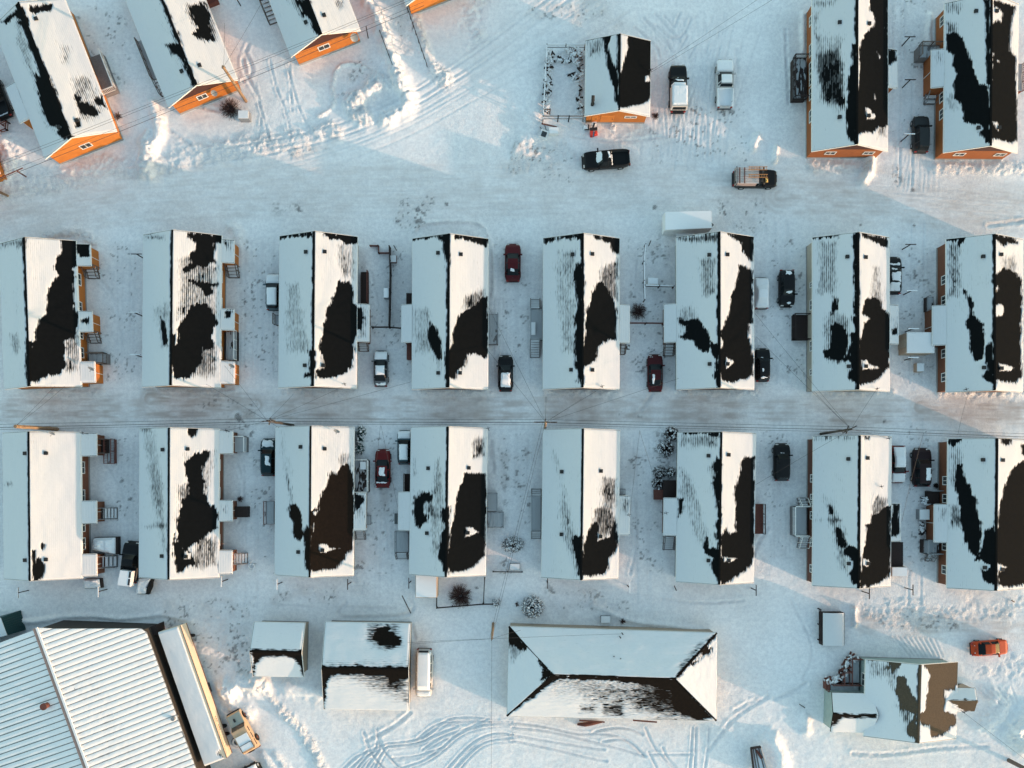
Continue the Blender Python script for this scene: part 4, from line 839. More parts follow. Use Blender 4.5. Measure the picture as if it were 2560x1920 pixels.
a6 = hA('sixth house from the left, upper middle row, white box trailer above it', [(1422, 390), (2085, 388), (2095, 1709), (1420, 1707)], [
 ('t', [(1425, 388), (1785, 350), (1780, 430), (1480, 440)], .95), ('t', [(1600, 560), (1780, 560), (1780, 900), (1640, 900)], .62), ('b', [(1865, 355), (2090, 388), (2080, 590), (2060, 600), (2030, 550), (2000, 520), (1980, 440), (1890, 390)], 1.1),
 ('b', [(1960, 625), (2000, 640), (2075, 680), (2075, 1130), (2035, 1140), (2040, 1240), (2080, 1420), (2080, 1580), (2020, 1610), (1900, 1640), (1810, 1620), (1790, 1400), (1830, 1300), (1800, 1200), (1880, 1060), (1900, 900), (1950, 760)], 1.0),
 ('s', [(1850, 1410), (1880, 1440), (1920, 1470), (1890, 1510), (1850, 1530), (1840, 1470)]), ('b', [(1440, 1095), (1500, 1120), (1600, 1095), (1650, 1140), (1690, 1230), (1700, 1370), (1660, 1380), (1600, 1330), (1560, 1280), (1450, 1255), (1500, 1210), (1520, 1150), (1440, 1130)], 1.3),
 ('b', [(1720, 1290), (1790, 1340), (1790, 1659), (1750, 1600), (1760, 1430), (1720, 1370)], 1.3), ('t', [(1440, 1000), (1560, 960), (1640, 1120), (1500, 1200), (1440, 1240)], .5)],
 c=2, wall='rust_dark', strip=.2, vents=[(1700, 547), (1858, 545), (1703, 1488), (1860, 1488)])
a7 = hA('beige walled house in the upper middle row, second from the right', [(380, 390), (1038, 398), (1060, 1727), (388, 1721)], [
 ('b', [(378, 388), (620, 365), (620, 375), (560, 390), (380, 400)], 1.4), ('b', [(735, 370), (775, 365), (780, 1070), (750, 1060), (745, 820)], 1.3), ('b', [(720, 1075), (780, 1085), (790, 1659), (730, 1640), (690, 1600), (710, 1540), (650, 1450), (700, 1390), (690, 1330), (720, 1300), (710, 1230), (760, 1210)], 1.3),
 ('b', [(575, 1110), (640, 1160), (685, 1240), (690, 1340), (660, 1420), (600, 1480), (520, 1440), (480, 1430), (480, 1380), (540, 1350), (545, 1180)], 1.2), ('b', [(560, 900), (605, 920), (600, 1000), (550, 1060)], 1.2), ('t', [(430, 420), (600, 420), (600, 900), (430, 900)], .52), ('t', [(470, 1100), (560, 1000), (720, 1100), (720, 1300), (620, 1500), (480, 1450)], .62),
 ('b', [(815, 362), (960, 385), (1030, 430), (1035, 480), (970, 450), (900, 420), (850, 400)], 1.2), ('b', [(850, 930), (900, 915), (970, 930), (985, 1010), (1040, 1060), (1055, 1150), (1060, 1220), (1050, 1380), (1035, 1500), (980, 1600), (900, 1640), (780, 1659), (785, 1330), (810, 1250), (830, 1130), (880, 1100), (810, 1050), (825, 980)], 1.2),
 ('t', [(900, 640), (970, 640), (1010, 1000), (860, 930)], .5), ('s', [(808, 1455), (850, 1450), (880, 1490), (980, 1520), (880, 1530), (815, 1545)]), ('s', [(665, 1470), (695, 1455), (720, 1475), (725, 1530), (695, 1550), (668, 1530)])],
 c=3, wall='beige', ov=.28, strip=.24, vents=[(680, 562), (838, 568), (693, 1508), (840, 1508)])
a8 = hA('rust brown house at the right end of the upper middle row, by a shed', [(1535, 403), (2185, 415), (2215, 1734), (1545, 1727)], [
 ('b', [(1532, 400), (1715, 388), (1680, 430), (1650, 460), (1640, 420), (1540, 420)], 1.4), ('t', [(1540, 430), (1660, 430), (1670, 900), (1550, 900)], .55), ('b', [(1690, 850), (1740, 880), (1780, 1060), (1850, 1150), (1870, 1300), (1860, 1440), (1790, 1455), (1770, 1400), (1740, 1240), (1720, 1100), (1750, 1000)], 1.3),
 ('b', [(1870, 1340), (1950, 1290), (1960, 1659), (1900, 1640), (1860, 1600), (1900, 1540), (1880, 1460), (1870, 1420)], 1.2), ('b', [(1950, 376), (2120, 402), (2150, 440), (2070, 430), (2030, 460), (1990, 420)], 1.2),
 ('b', [(2040, 650), (2080, 680), (2150, 700), (2185, 760), (2185, 1590), (2130, 1640), (2020, 1640), (1950, 1600), (1945, 1200), (1960, 1080), (2040, 1060), (2030, 980), (1950, 960), (1985, 830), (1945, 780), (1960, 720)], 1.2), ('t', [(2000, 560), (2150, 520), (2160, 720), (2020, 700)], .5),
 ('s', [(1990, 1475), (2020, 1480), (2150, 1520), (2080, 1550), (2000, 1550)]), ('s', [(1835, 1490), (1860, 1478), (1890, 1490), (1890, 1540), (1860, 1555), (1835, 1540)])],
 c=3, wall='rust', ov=.28, strip=.14, vents=[(1853, 560), (2005, 545), (1860, 1518), (2008, 1525)])
porch(a1, (660, 450, 772, 636), [('b', [(655, 445), (775, 445), (765, 545), (690, 560)], 1)]); porch(a1, (690, 1030, 786, 1207), [('b', [(700, 1110), (765, 1090), (760, 1130), (710, 1130)], 1)]); porch(a1, (705, 1465, 810, 1645))
porch(a2, (1915, 412, 2017, 610), [('t', [(1920, 412), (2010, 412), (2010, 500), (1930, 480)], .7)]); porch(a2, (1915, 1010, 2017, 1192), [('b', [(1945, 1030), (2000, 1035), (1990, 1085), (1950, 1085)], 1)]); porch(a2, (1905, 1462, 2020, 1656))
porch(a3, (870, 968, 975, 1292), [('b', [(870, 1000), (930, 1010), (940, 1100), (900, 1200), (870, 1180)], 1.8), ('t', [(870, 1000), (960, 1000), (960, 1260), (870, 1260)], .6)]); porch(a4, (1255, 972, 1350, 1298)); porch(a5, (925, 972, 1018, 1304)); porch(a6, (1318, 966, 1422, 1297))
porch(a7, (1055, 975, 1133, 1312), [('b', [(1070, 1180), (1115, 1180), (1115, 1230), (1070, 1235)], 1.3), ('t', [(1060, 1060), (1130, 1080), (1125, 1220), (1060, 1200)], .5)]); porch(a8, (1430, 980, 1540, 1322))
for y, w_ in ((750, 1.5), (985, 1.2), (1235, .9), (1385, 1.3)): window(a1, 'R', 715, y, w_, 1.2)
for y in (725, 960, 1385): window(a2, 'R', 1935, y, 1.5, 1.1)
for y, w_ in ((800, .7), (975, 1.3), (1330, 1.3), (1555, .8)): window(a7, 'L', 362, y, w_, 1.0)
for y in (760, 935, 1395, 1600): window(a8, 'L', 1520, y, 1.1, 1.1)
stairs(a1, (750, 650, 848, 742), 'D', 4, .9); stairs(a1, (770, 1215, 862, 1302), 'D', 4, .9); deck(a1, (775, 1395, 925, 1485), .9, 'wood_grey', 'RTB', railm='wood', snow=.1)
stairs(a2, (1970, 640, 2060, 735), 'D', 4, .9); deck(a2, (1955, 1200, 2045, 1455), .9, 'wood_dark', 'R', railm='trim', snow=-.05, bal=0)
deck(a3, (905, 690, 972, 965), .5, 'wood_dark', 'R', railm='wood_red', bal=0); stairs(a3, (890, 1300, 970, 1372), 'D', 4, .9, 'wood'); deck(a3, (165, 1060, 205, 1150), .6, 'wood', 'L', snow=.3)
deck(a4, (1298, 872, 1345, 968), .8, 'wood_dark', ''); deck(a4, (1302, 1302, 1345, 1448), .8, 'wood_red', ''); deck(a4, (2003, 1055, 2092, 1318), .9, 'wood_grey', 'R', railm='metal', snow=-.1, bal=0)
deck(a5, (160, 1012, 268, 1280), .9, 'wood_grey', 'L', railm='metal', snow=.9, bal=0); stairs(a5, (160, 925, 240, 1012), 'U', 5, .9, 'wood_grey'); stairs(a5, (158, 1285, 240, 1425), 'D', 7, .9, 'wood_grey')
stairs(a5, (932, 1308, 975, 1400), 'D', 4, .9); stairs(a6, (1312, 1302, 1395, 1412), 'D', 5, .9); deck(a7, (212, 1062, 345, 1282), .5, 'wood_dark', 'LTB', railm='wood_dark', bal=0)
deck(a8, (1372, 905, 1430, 1030), .8, 'wood_dark', 'L', railm='metal', bal=0, snow=.1)
mb = MB(); q = rect_w(2, 1, (165, 1125, 202, 1232), 1.3); qbox(mb, q, .9, 1.3); tag(build('bench', mb, M['snow']), 'narrow bench buried in snow on the long platform left of the fifth house', 'bench')
for hh, x, y in ((a1, 790, 1520), (a2, 2005, 1495)): dish(hh, x, y, 3.4)
for hh, x, y in ((a3, 760, 1659), (a5, 780, 1680), (a7, 950, 1700), (a8, 1720, 1705)): mast(hh, x, y, 4.2)

# ---- lower middle row of eight
def hB(lab, cs, pats, **kw): return house('house', lab, 'house', kw.pop('c'), 2, cs, pats, group=GRP['b'], **kw)
b1 = hB('house at the left end of the lower middle row, roof almost entirely white', [(35, 415), (705, 425), (705, 1664), (28, 1701)], [
 ('b', [(320, 1510), (350, 1510), (385, 1580), (385, 1620), (350, 1680), (290, 1700), (290, 1600)], 1), ('b', [(360, 1370), (385, 1390), (375, 1430), (350, 1410)], 1), ('b', [(280, 1440), (305, 1440), (300, 1700), (285, 1600)], .8), ('t', [(60, 850), (110, 850), (110, 875), (60, 875)], .9)],
 c=0, wall='rust', strip=.07, ridge=-.35, vents=[(228, 600), (405, 598), (228, 1520), (405, 1515)])
b2 = hB('second house from the left, lower middle row, ragged bare patch down its right roof side', [(1212, 385), (1900, 390), (1885, 1667), (1198, 1677)], [
 ('b', [(1620, 375), (1710, 378), (1700, 430), (1650, 460), (1630, 430)], 1.3), ('b', [(1680, 600), (1810, 590), (1800, 650), (1740, 720), (1770, 900), (1790, 1020), (1870, 1080), (1900, 1110), (1870, 1240), (1800, 1300), (1740, 1320), (1720, 1380), (1640, 1390), (1590, 1420), (1640, 1440), (1680, 1560), (1600, 1590), (1530, 1620), (1510, 1570), (1510, 1330), (1540, 1280), (1560, 1100), (1570, 1000), (1630, 960), (1630, 850), (1600, 700)], 1.8),
 ('s', [(1590, 1440), (1660, 1460), (1640, 1510), (1590, 1510)]), ('t', [(1530, 860), (1660, 860), (1600, 1100), (1520, 1250)], .6), ('t', [(1680, 1320), (1880, 1300), (1880, 1590), (1640, 1600)], .72), ('t', [(1590, 590), (1860, 580), (1860, 640), (1800, 1000), (1600, 1000)], .5), ('t', [(1220, 400), (1340, 400), (1410, 850), (1460, 1500), (1400, 1400), (1300, 900)], .45), ('t', [(1230, 1215), (1440, 1215), (1440, 1240), (1230, 1245)], .7), ('t', [(1215, 385), (1310, 385), (1310, 410), (1215, 410)], 1)],
 c=0, wall='rust', strip=.12, ridge=-.35, vents=[(1412, 568), (1628, 562), (1405, 1485), (1612, 1490)])
b3 = hB('third house from the left, lower middle row, green bushes on its right', [(178, 372), (855, 372), (835, 1650), (155, 1655)], [
 ('b', [(730, 705), (800, 705), (835, 790), (840, 950), (850, 1100), (835, 1420), (760, 1500), (700, 1590), (640, 1600), (500, 1615), (465, 1600), (468, 1100), (490, 1090), (550, 1090), (540, 1060), (560, 960), (610, 870), (620, 790), (650, 765), (700, 780)], 1.1),
 ('s', [(545, 1385), (610, 1385), (640, 1415), (735, 1418), (640, 1440), (590, 1465), (550, 1460)]), ('s', [(498, 1200), (505, 1200), (500, 1270), (485, 1300)]), ('s', [(490, 1110), (540, 1095), (510, 1140)]), ('b', [(285, 1030), (340, 1040), (380, 1110), (405, 1220), (400, 1320), (375, 1350), (330, 1320), (320, 1200), (280, 1120)], 1.1),
 ('t', [(270, 800), (310, 900), (340, 1040), (280, 1040)], .95), ('b', [(440, 1220), (470, 1250), (470, 1620), (440, 1600), (415, 1400), (415, 1290)], 1.1), ('t', [(700, 600), (810, 600), (820, 710), (710, 720)], .6), ('t', [(190, 380), (260, 380), (330, 800), (280, 900), (210, 600)], .2)],
 c=1, wall='rust', strip=.07, shingle='shingle_dark_brown', vents=[(388, 544), (598, 560), (368, 1450), (578, 1435)])
b4 = hB('house fourth from the left in the lower middle row, narrow snowy deck on its left', [(1345, 375), (2000, 380), (1985, 1655), (1320, 1645)], [
 ('b', [(1800, 770), (1975, 775), (1985, 1000), (1985, 1280), (1970, 1480), (1900, 1560), (1830, 1600), (1740, 1620), (1660, 1630), (1670, 1400), (1700, 1200), (1720, 1030), (1760, 900), (1790, 850)], .8), ('s', [(1815, 1235), (1860, 1235), (1930, 1280), (1870, 1310), (1800, 1325), (1820, 1290)]),
 ('t', [(1870, 450), (1985, 450), (1985, 620), (1880, 640)], .85), ('b', [(1380, 975), (1420, 970), (1440, 930), (1520, 960), (1520, 1010), (1460, 1030), (1450, 1110), (1480, 1140), (1470, 1200), (1420, 1235), (1380, 1220), (1385, 1150), (1350, 1100), (1375, 1060)], 1.3),
 ('b', [(1600, 1100), (1670, 1060), (1665, 1640), (1620, 1620), (1580, 1500), (1605, 1300), (1645, 1240), (1600, 1150)], 1.2), ('t', [(1540, 640), (1600, 640), (1640, 900), (1640, 1300), (1560, 1640), (1500, 1400), (1500, 1100)], .45), ('t', [(1355, 640), (1385, 640), (1390, 800), (1360, 800)], .7), ('t', [(1380, 930), (1530, 930), (1530, 1130), (1400, 1140)], .5)],
 c=1, wall='rust_dark', strip=.16, vents=[(1488, 728), (1840, 725), (1477, 1288), (1832, 1285)])
b5 = hB('fifth house from the left, lower middle row, street lamp pole at its upper corner', [(270, 390), (930, 400), (920, 1680), (252, 1672)], [
 ('b', [(740, 1190), (750, 1230), (745, 1350), (860, 1330), (850, 1240), (880, 1190), (905, 1210), (905, 1400), (870, 1470), (835, 1500), (830, 1590), (790, 1630), (700, 1650), (605, 1660), (608, 1420), (640, 1330), (660, 1240)], 1.1),
 ('t', [(700, 1080), (850, 1070), (910, 1180), (880, 1330), (740, 1330), (690, 1230)], .85), ('t', [(770, 800), (925, 800), (905, 1080), (780, 1080)], .62), ('b', [(530, 1310), (612, 1320), (610, 1680), (575, 1640), (550, 1500), (530, 1380)], 1.1), ('b', [(465, 1140), (495, 1170), (495, 1220), (475, 1220)], 1),
 ('t', [(420, 860), (460, 880), (560, 1280), (560, 1659), (460, 1400), (400, 1100)], .5), ('t', [(300, 500), (380, 560), (460, 900), (420, 900)], .25)],
 c=2, wall='rust_dark', strip=.05, vents=[(428, 758), (768, 752), (425, 1298), (765, 1318)])
b6 = hB('sixth house from the left, lower middle row, dark thicket on its left', [(1430, 418), (2098, 428), (2097, 1725), (1420, 1703)], [
 ('b', [(1432, 415), (1780, 415), (1760, 460), (1700, 445), (1640, 435), (1560, 445), (1500, 435)], 1.8), ('t', [(1440, 420), (1780, 420), (1780, 560), (1430, 560)], .5), ('b', [(2020, 640), (2090, 640), (2092, 1200), (2085, 1500), (2060, 1570), (2000, 1620), (1900, 1690), (1810, 1730), (1795, 1700), (1800, 1320), (1850, 1240), (1880, 1300), (1930, 1270), (1935, 1050), (1915, 960), (1960, 780), (1985, 680)], 1.1),
 ('s', [(1820, 1490), (1955, 1505), (1880, 1550), (1830, 1530)]), ('b', [(1700, 1410), (1750, 1420), (1795, 1470), (1795, 1720), (1760, 1659), (1720, 1560), (1740, 1500), (1670, 1460), (1660, 1400), (1680, 1320)], 1.2), ('b', [(1760, 690), (1795, 600), (1795, 1450), (1772, 1400), (1765, 960), (1740, 860)], 1.8),
 ('b', [(1440, 1000), (1480, 1000), (1480, 1080), (1440, 1150)], 1.6), ('t', [(1440, 700), (1560, 800), (1740, 1400), (1640, 1440), (1440, 1000)], .4), ('t', [(1700, 700), (1790, 600), (1790, 1100), (1740, 1000)], .6)],
 c=2, wall='rust_dark', strip=.12, vents=[(1693, 620), (1868, 612), (1693, 1523), (1870, 1523)])
b7 = hB('second house from the right, lower middle row, white railed deck on its left', [(388, 450), (1062, 455), (1062, 1752), (388, 1739)], [
 ('b', [(1030, 1050), (1058, 1060), (1060, 1600), (1030, 1659), (990, 1700), (880, 1748), (790, 1745), (800, 1659), (812, 1550), (835, 1400), (850, 1220), (890, 1200), (900, 1130), (960, 1120)], 1.2), ('s', [(820, 1510), (870, 1520), (895, 1540), (850, 1580), (815, 1560)]), ('t', [(900, 950), (1050, 980), (1030, 1090), (880, 1180)], .75),
 ('b', [(525, 1050), (555, 1060), (560, 1130), (530, 1120)], .8), ('b', [(590, 1235), (630, 1260), (680, 1350), (670, 1400), (630, 1420), (590, 1370)], 1), ('b', [(720, 1400), (785, 1420), (795, 1740), (745, 1720), (700, 1640), (740, 1560), (700, 1500), (650, 1480), (655, 1440)], 1.2),
 ('s', [(668, 1520), (695, 1505), (735, 1530), (740, 1570), (700, 1590), (672, 1570)]), ('t', [(388, 448), (770, 448), (770, 480), (400, 480)], .9), ('b', [(830, 452), (880, 455), (870, 480), (840, 475)], 1), ('t', [(480, 950), (560, 1000), (700, 1300), (640, 1450), (560, 1400)], .42), ('t', [(400, 1160), (640, 1160), (640, 1190), (400, 1190)], .5), ('t', [(560, 1400), (680, 1420), (720, 1700), (600, 1600)], .5)],
 c=3, wall='rust_dark', ov=.28, strip=.10, vents=[(688, 648), (854, 640), (693, 1550), (858, 1550)])
b8 = hB('rust house at the right end of the lower middle row, freezer box beside it', [(1550, 475), (2218, 480), (2225, 1775), (1550, 1756)], [
 ('b', [(1635, 700), (1680, 700), (1700, 850), (1750, 870), (1760, 960), (1800, 1000), (1820, 1150), (1850, 1280), (1840, 1400), (1790, 1480), (1740, 1440), (1700, 1330), (1670, 1200), (1650, 1000), (1610, 870)], 1.2), ('b', [(1870, 1270), (1950, 1240), (1975, 1300), (1975, 1750), (1890, 1700), (1860, 1659), (1840, 1600), (1900, 1560), (1860, 1530), (1790, 1520), (1850, 1420)], 1.2),
 ('t', [(1560, 1040), (1670, 1040), (1690, 1250), (1570, 1230)], .85), ('t', [(1560, 480), (1680, 480), (1700, 900), (1560, 900)], .4), ('b', [(2205, 660), (2260, 640), (2260, 1700), (2150, 1740), (2050, 1755), (1995, 1730), (2000, 1600), (1970, 1520), (1970, 1340), (1990, 1200), (2030, 900), (2130, 720)], 1.2),
 ('s', [(1970, 1540), (2070, 1580), (2010, 1620), (1970, 1600)]), ('s', [(1840, 1560), (1870, 1548), (1920, 1560), (1920, 1590), (1880, 1620), (1845, 1600)]), ('b', [(2015, 478), (2095, 480), (2090, 520), (2050, 530), (2020, 500)], 1), ('b', [(1555, 470), (1665, 475), (1640, 510), (1600, 540), (1570, 540)], 1.8), ('b', [(2190, 530), (2230, 530), (2230, 620), (2190, 600)], 1)],
 c=3, wall='rust', ov=.28, strip=.14, vents=[(1850, 655), (2018, 658), (1868, 1585), (2015, 1600)])
porch(b1, (705, 425, 826, 622)); porch(b1, (705, 1010, 826, 1206)); porch(b1, (705, 1470, 826, 1662))
porch(b2, (1888, 402, 2006, 602)); porch(b2, (1888, 1005, 2002, 1187), [('t', [(1895, 1050), (1960, 1050), (1960, 1120), (1895, 1120)], .7)]); porch(b2, (1884, 1437, 2000, 1642))
porch(b3, (842, 940, 945, 1266), [('b', [(850, 950), (935, 955), (925, 1010), (900, 1060), (850, 1120), (845, 1060)], 2.0), ('t', [(845, 945), (945, 945), (940, 1150), (845, 1150)], .5)]); porch(b4, (1230, 932, 1330, 1266)); porch(b5, (925, 967, 1018, 1306), [('t', [(940, 990), (1010, 1000), (1000, 1110), (940, 1110)], .8)])
porch(b6, (1315, 985, 1425, 1310)); porch(b7, (1062, 1035, 1151, 1360), [('b', [(1080, 1045), (1130, 1050), (1130, 1280), (1100, 1310), (1065, 1300)], 1)]); porch(b8, (1445, 1040, 1552, 1370), [('t', [(1470, 1060), (1550, 1060), (1550, 1200), (1470, 1200)], .4)])
for y in (722, 965, 1225, 1380): window(b1, 'R', 735, y, 1.5, 1.1)
for y in (700, 940, 1350): window(b2, 'R', 1910, y, 1.4, 1.1)
for y in (815, 985, 1030, 1135, 1370, 1595): window(b7, 'L', 372, y, 1.0, 1.1)
for y in (835, 990, 1400, 1605): window(b8, 'L', 1530, y, 1.1, 1.2)
deck(b1, (835, 478, 935, 600), .9, 'wood_dark', 'TB', railm='wood'); deck(b1, (932, 475, 992, 690), .5, 'wood_red', 'LR', railm='wood_red', bal=.2, snow=.0); stairs(b1, (890, 1070, 1000, 1165), 'R', 5, .9, 'wood_grey'); deck(b1, (830, 1070, 890, 1165), .9, 'wood_dark'); stairs(b1, (885, 1485, 1000, 1582), 'R', 4, .9, 'wood_grey'); deck(b1, (830, 1485, 885, 1582), .9, 'wood_red')
deck(b2, (2012, 455, 2130, 590), .9, 'wood_grey', 'TR', railm='trim', snow=.9, bal=0); deck(b2, (2008, 1058, 2140, 1152), .9, 'wood_dark', ''); stairs(b2, (2025, 1462, 2130, 1552), 'R', 5, .9, 'wood_grey')
deck(b3, (855, 655, 975, 935), .9, 'wood_dark', 'TRB', railm='trim', snow=-.2, bal=0); stairs(b3, (865, 1268, 945, 1342), 'D', 4, .9, 'wood_grey'); deck(b3, (88, 1012, 160, 1212), .8, 'wood_red', 'L', railm='wood_red', snow=.8, bal=0); deck(b3, (955, 1135, 992, 1215), .4, 'wood_grey', snow=.8)
deck(b4, (1208, 1268, 1322, 1455), .9, 'wood_grey', 'L', railm='metal', snow=.7, bal=0); stairs(b4, (1215, 1458, 1312, 1512), 'D', 4, .9, 'wood_grey'); deck(b4, (2000, 940, 2085, 1100), .9, 'wood_grey', 'RT', railm='metal', snow=.9, bal=0); deck(b4, (2000, 1105, 2140, 1240), .8, 'wood_grey', 'R', railm='metal', snow=.0, bal=0); deck(b4, (1285, 775, 1330, 930), .8, 'wood_dark', 'L', railm='wood'); deck(b4, (1196, 1118, 1232, 1210), .6, 'tarp')
deck(b5, (168, 965, 255, 1270), .9, 'wood_grey', 'L', railm='metal', snow=.9, bal=0); stairs(b5, (168, 908, 252, 965), 'U', 3, .9, 'wood_grey'); stairs(b5, (168, 1272, 250, 1335), 'D', 4, .9, 'wood_grey'); deck(b5, (930, 905, 980, 962), .7, 'wood_dark', snow=.1)
deck(b6, (1308, 830, 1418, 982), 1.0, 'wood_dark'); deck(b6, (1228, 912, 1304, 1000), .6, 'wood_red'); stairs(b6, (1308, 1318, 1398, 1432), 'D', 6, .9, 'wood_grey'); deck(b6, (2100, 1035, 2168, 1295), .9, 'wood_red', 'R', railm='wood_dark')
deck(b7, (212, 1055, 335, 1312), 1.0, 'wood_grey', 'LTB', railm='trim', snow=.9, bal=.13); stairs(b7, (262, 985, 335, 1052), 'U', 3, 1.0, 'wood_grey', railm='trim'); stairs(b7, (262, 1318, 345, 1420), 'D', 5, 1.0, 'wood_grey', railm='trim'); deck(b7, (1068, 1365, 1168, 1578), .8, 'wood_dark')
deck(b8, (1345, 1345, 1480, 1465), 1.0, 'wood_dark', 'LTB', railm='metal', snow=-.1, bal=.14); deck(b8, (1378, 922, 1480, 1035), .7, 'wood_dark', 'T', railm='metal', bal=0); stairs(b8, (1370, 1470, 1420, 1530), 'D', 3, .9, 'wood_grey')
for hh, x, y in ((b1, 450, 418), (b3, 700, 400)): dish(hh, x, y, 4.3, face=(-.2, -1))
for hh, x, y in ((b1, 705, 425), (b2, 1945, 405), (b3, 500, 385), (b4, 2005, 385), (b6, 1335, 1118), (b7, 1050, 470), (b7, 985, 888), (b5, 1012, 1135)): mast(hh, x, y, 4.0)

# ---- lower buildings
SNOWM[0] = 'lightened_roof_snow'
s1 = house('garden_shed', 'small snow covered shed with a gable roof, right of the long box trailer', 'shed', 1, 3, [(-12, 400), (430, 402), (412, 868), (-22, 868)], (), ze=2.4, rise=1.3, snow=False) if False else None
def gable_x(name, label, cat, c, r, cs, pats, ze=2.5, rise=1.3, wall='tan', shingle='shingle_dark_brown', ov=.3, group=None, **kw):
    """gable roof whose ridge runs left-right in the photo (build with axes turned by 90 degrees)"""
    TL, TR, BR, BL = cs
    return house(name, label, cat, c, r, [BL, TL, TR, BR], pats, ze=ze, rise=rise, wall=wall, shingle=shingle, ov=ov, ovg=.25, group=group, **kw)
s1 = gable_x('shed', 'small beige shed between the big metal hall and the brown roofed garage', 'shed', 1, 3, [(-12, 402), (430, 402), (410, 868), (-30, 868)],
 [('b', [(-30, 640), (400, 640), (412, 862), (385, 780), (330, 705), (200, 690), (60, 692), (-2, 760), (-20, 862)], 1.0)], ze=2.5, rise=1.35, wall='tan')
s2 = gable_x('garage', 'wide brown roofed garage with a snowy van parked on its right', 'garage', 1, 3, [(600, 400), (1338, 408), (1322, 1160), (583, 1150)],
 [('b', [(565, 780), (1325, 785), (1320, 880), (1290, 900), (1100, 870), (900, 850), (700, 845), (640, 860), (605, 940), (590, 1140)], 1.0), ('g', [(560, 780), (1330, 785), (1320, 1080), (1150, 1010), (900, 900), (680, 860), (600, 900)], .95, 34), ('b', [(1120, 860), (1250, 860), (1250, 920), (1160, 920)], 1.4),
  ('b', [(1050, 440), (1150, 420), (1160, 470), (1250, 520), (1255, 580), (1180, 615), (1080, 590), (1010, 540)], 1.5), ('t', [(960, 400), (1240, 395), (1280, 600), (1180, 650), (1000, 620), (930, 560)], .72)], ze=2.7, rise=1.4, wall='tan')
# hip roofed hall
hr = thing('community_hall', 'long hip roofed hall with white back slope and streaked dark front slope', 'hall', (0, 0, 0))
TLh, TRh, BRh, BLh = [W(p, 2.7) for p in ((1272, 1566), (1792, 1582), (1791, 1802), (1267, 1790))]
cc = (TLh+TRh+BRh+BLh)/4; hr.location = (cc.x, cc.y, 0); R1, R2 = W((1381, 1686), 4.5), W((1689.5, 1696), 4.5)
mb = MB(); q = [cc+(p-cc)*.985 for p in (BLh, BRh, TRh, TLh)]; qbox(mb, q, 0, 2.52); build('wall', mb, M['tan'], hr)
mb = MB(); dz = Vector((0, 0, -.14)); mb.add([BLh, BRh, TRh, TLh, R1, R2, BLh+dz, BRh+dz, TRh+dz, TLh+dz], [(0, 1, 5, 4), (1, 2, 5), (2, 3, 4, 5), (3, 0, 4), (9, 8, 7, 6), (0, 6, 7, 1), (1, 7, 8, 2), (2, 8, 9, 3), (3, 9, 6, 0)]); hroof = build('roof', mb, M['shingle_dark_brown'], hr)
mb = MB()
for a_, b_ in ((BLh, BRh), (BRh, TRh), (TRh, TLh), (TLh, BLh)):
    o_ = ((a_+b_)/2-cc); o_.z = 0; o_ = o_.normalized()*.022; mb.bar(a_+o_+Vector((0, 0, -.06)), b_+o_+Vector((0, 0, -.06)), .04, .17)
build('fascia', mb, M['trim'], hr)
mb = MB()
for a_, b_ in ((BLh, R1), (TLh, R1), (BRh, R2), (TRh, R2), (R1, R2)): mb.bar(a_+Vector((0, 0, .015)), b_+Vector((0, 0, .015)), .22, .05)
build('ridge_cap', mb, M['shingle_dark_brown'], hroof)
hp = pts_px(2, 3, [('b', [(345, 850), (1420, 885), (1725, 1222), (1600, 1240), (1470, 1200), (1400, 1130), (1370, 1000), (1200, 940), (900, 905), (420, 885), (330, 930), (20, 1150)], 1.0),
 ('g', [(300, 850), (1430, 880), (1640, 1240), (1000, 1160), (700, 1080), (500, 1000), (350, 960)], .80, 60), ('g', [(1150, 900), (1430, 880), (1640, 1250), (1250, 1210), (1100, 1100)], .45, 30), ('t', [(800, 1120), (960, 1110), (960, 1210), (780, 1200)], .7), ('t', [(580, 1120), (720, 1120), (720, 1190), (580, 1180)], .6), ('s', [(20, 1195), (400, 1195), (900, 1222), (1300, 1238), (1300, 1252), (20, 1225)])])
hps = {'L': pts_px(2, 3, [('b', [(-110, 430), (-5, 455), (130, 620), (60, 640), (0, 600), (-70, 520)], 1.6), ('t', [(-100, 440), (140, 620), (60, 700), (0, 740)], .7), ('b', [(235, 730), (355, 850), (260, 910), (270, 800)], 1)]),
       'R': pts_px(2, 3, [('b', [(1640, 660), (1690, 615), (1715, 625), (1710, 660), (1640, 685)], 1.3), ('b', [(1545, 760), (1580, 735), (1600, 740), (1560, 775)], 1.3), ('t', [(1600, 620), (1720, 600), (1720, 700), (1560, 780)], .5), ('b', [(1752, 520), (1740, 535), (1440, 870), (1425, 870)], .8)]),
       'T': pts_px(2, 3, [('t', [(1740, 510), (1640, 560), (1450, 740), (1430, 880)], .75), ('b', [(1745, 512), (1720, 530), (1425, 850), (1420, 885), (1445, 870)], .8), ('b', [(-90, 440), (-75, 440), (350, 850), (340, 850)], .5)])}
for key, P4 in (('B', (R1, R2, BLh, BRh)), ('T', (R2, R1, TRh, TLh)), ('L', (R1, R1+Vector((0, .05, 0)), BLh, TLh)), ('R', (R2+Vector((0, -.05, 0)), R2, BRh, TRh))):
    snow_sheet('roof_snow', P4, hroof, hp if key == 'B' else hps[key], thick=.08, course=.24)
for x, y in ((878, 690), (935, 708), (955, 500), (935, 530)):
    p = W(T(2, 3, x, y), 3.6); mb = MB(); mb.cyl(p, .06, 3.0, 4.0, 8); build('roof_pipe', mb, M['vent'], hroof)
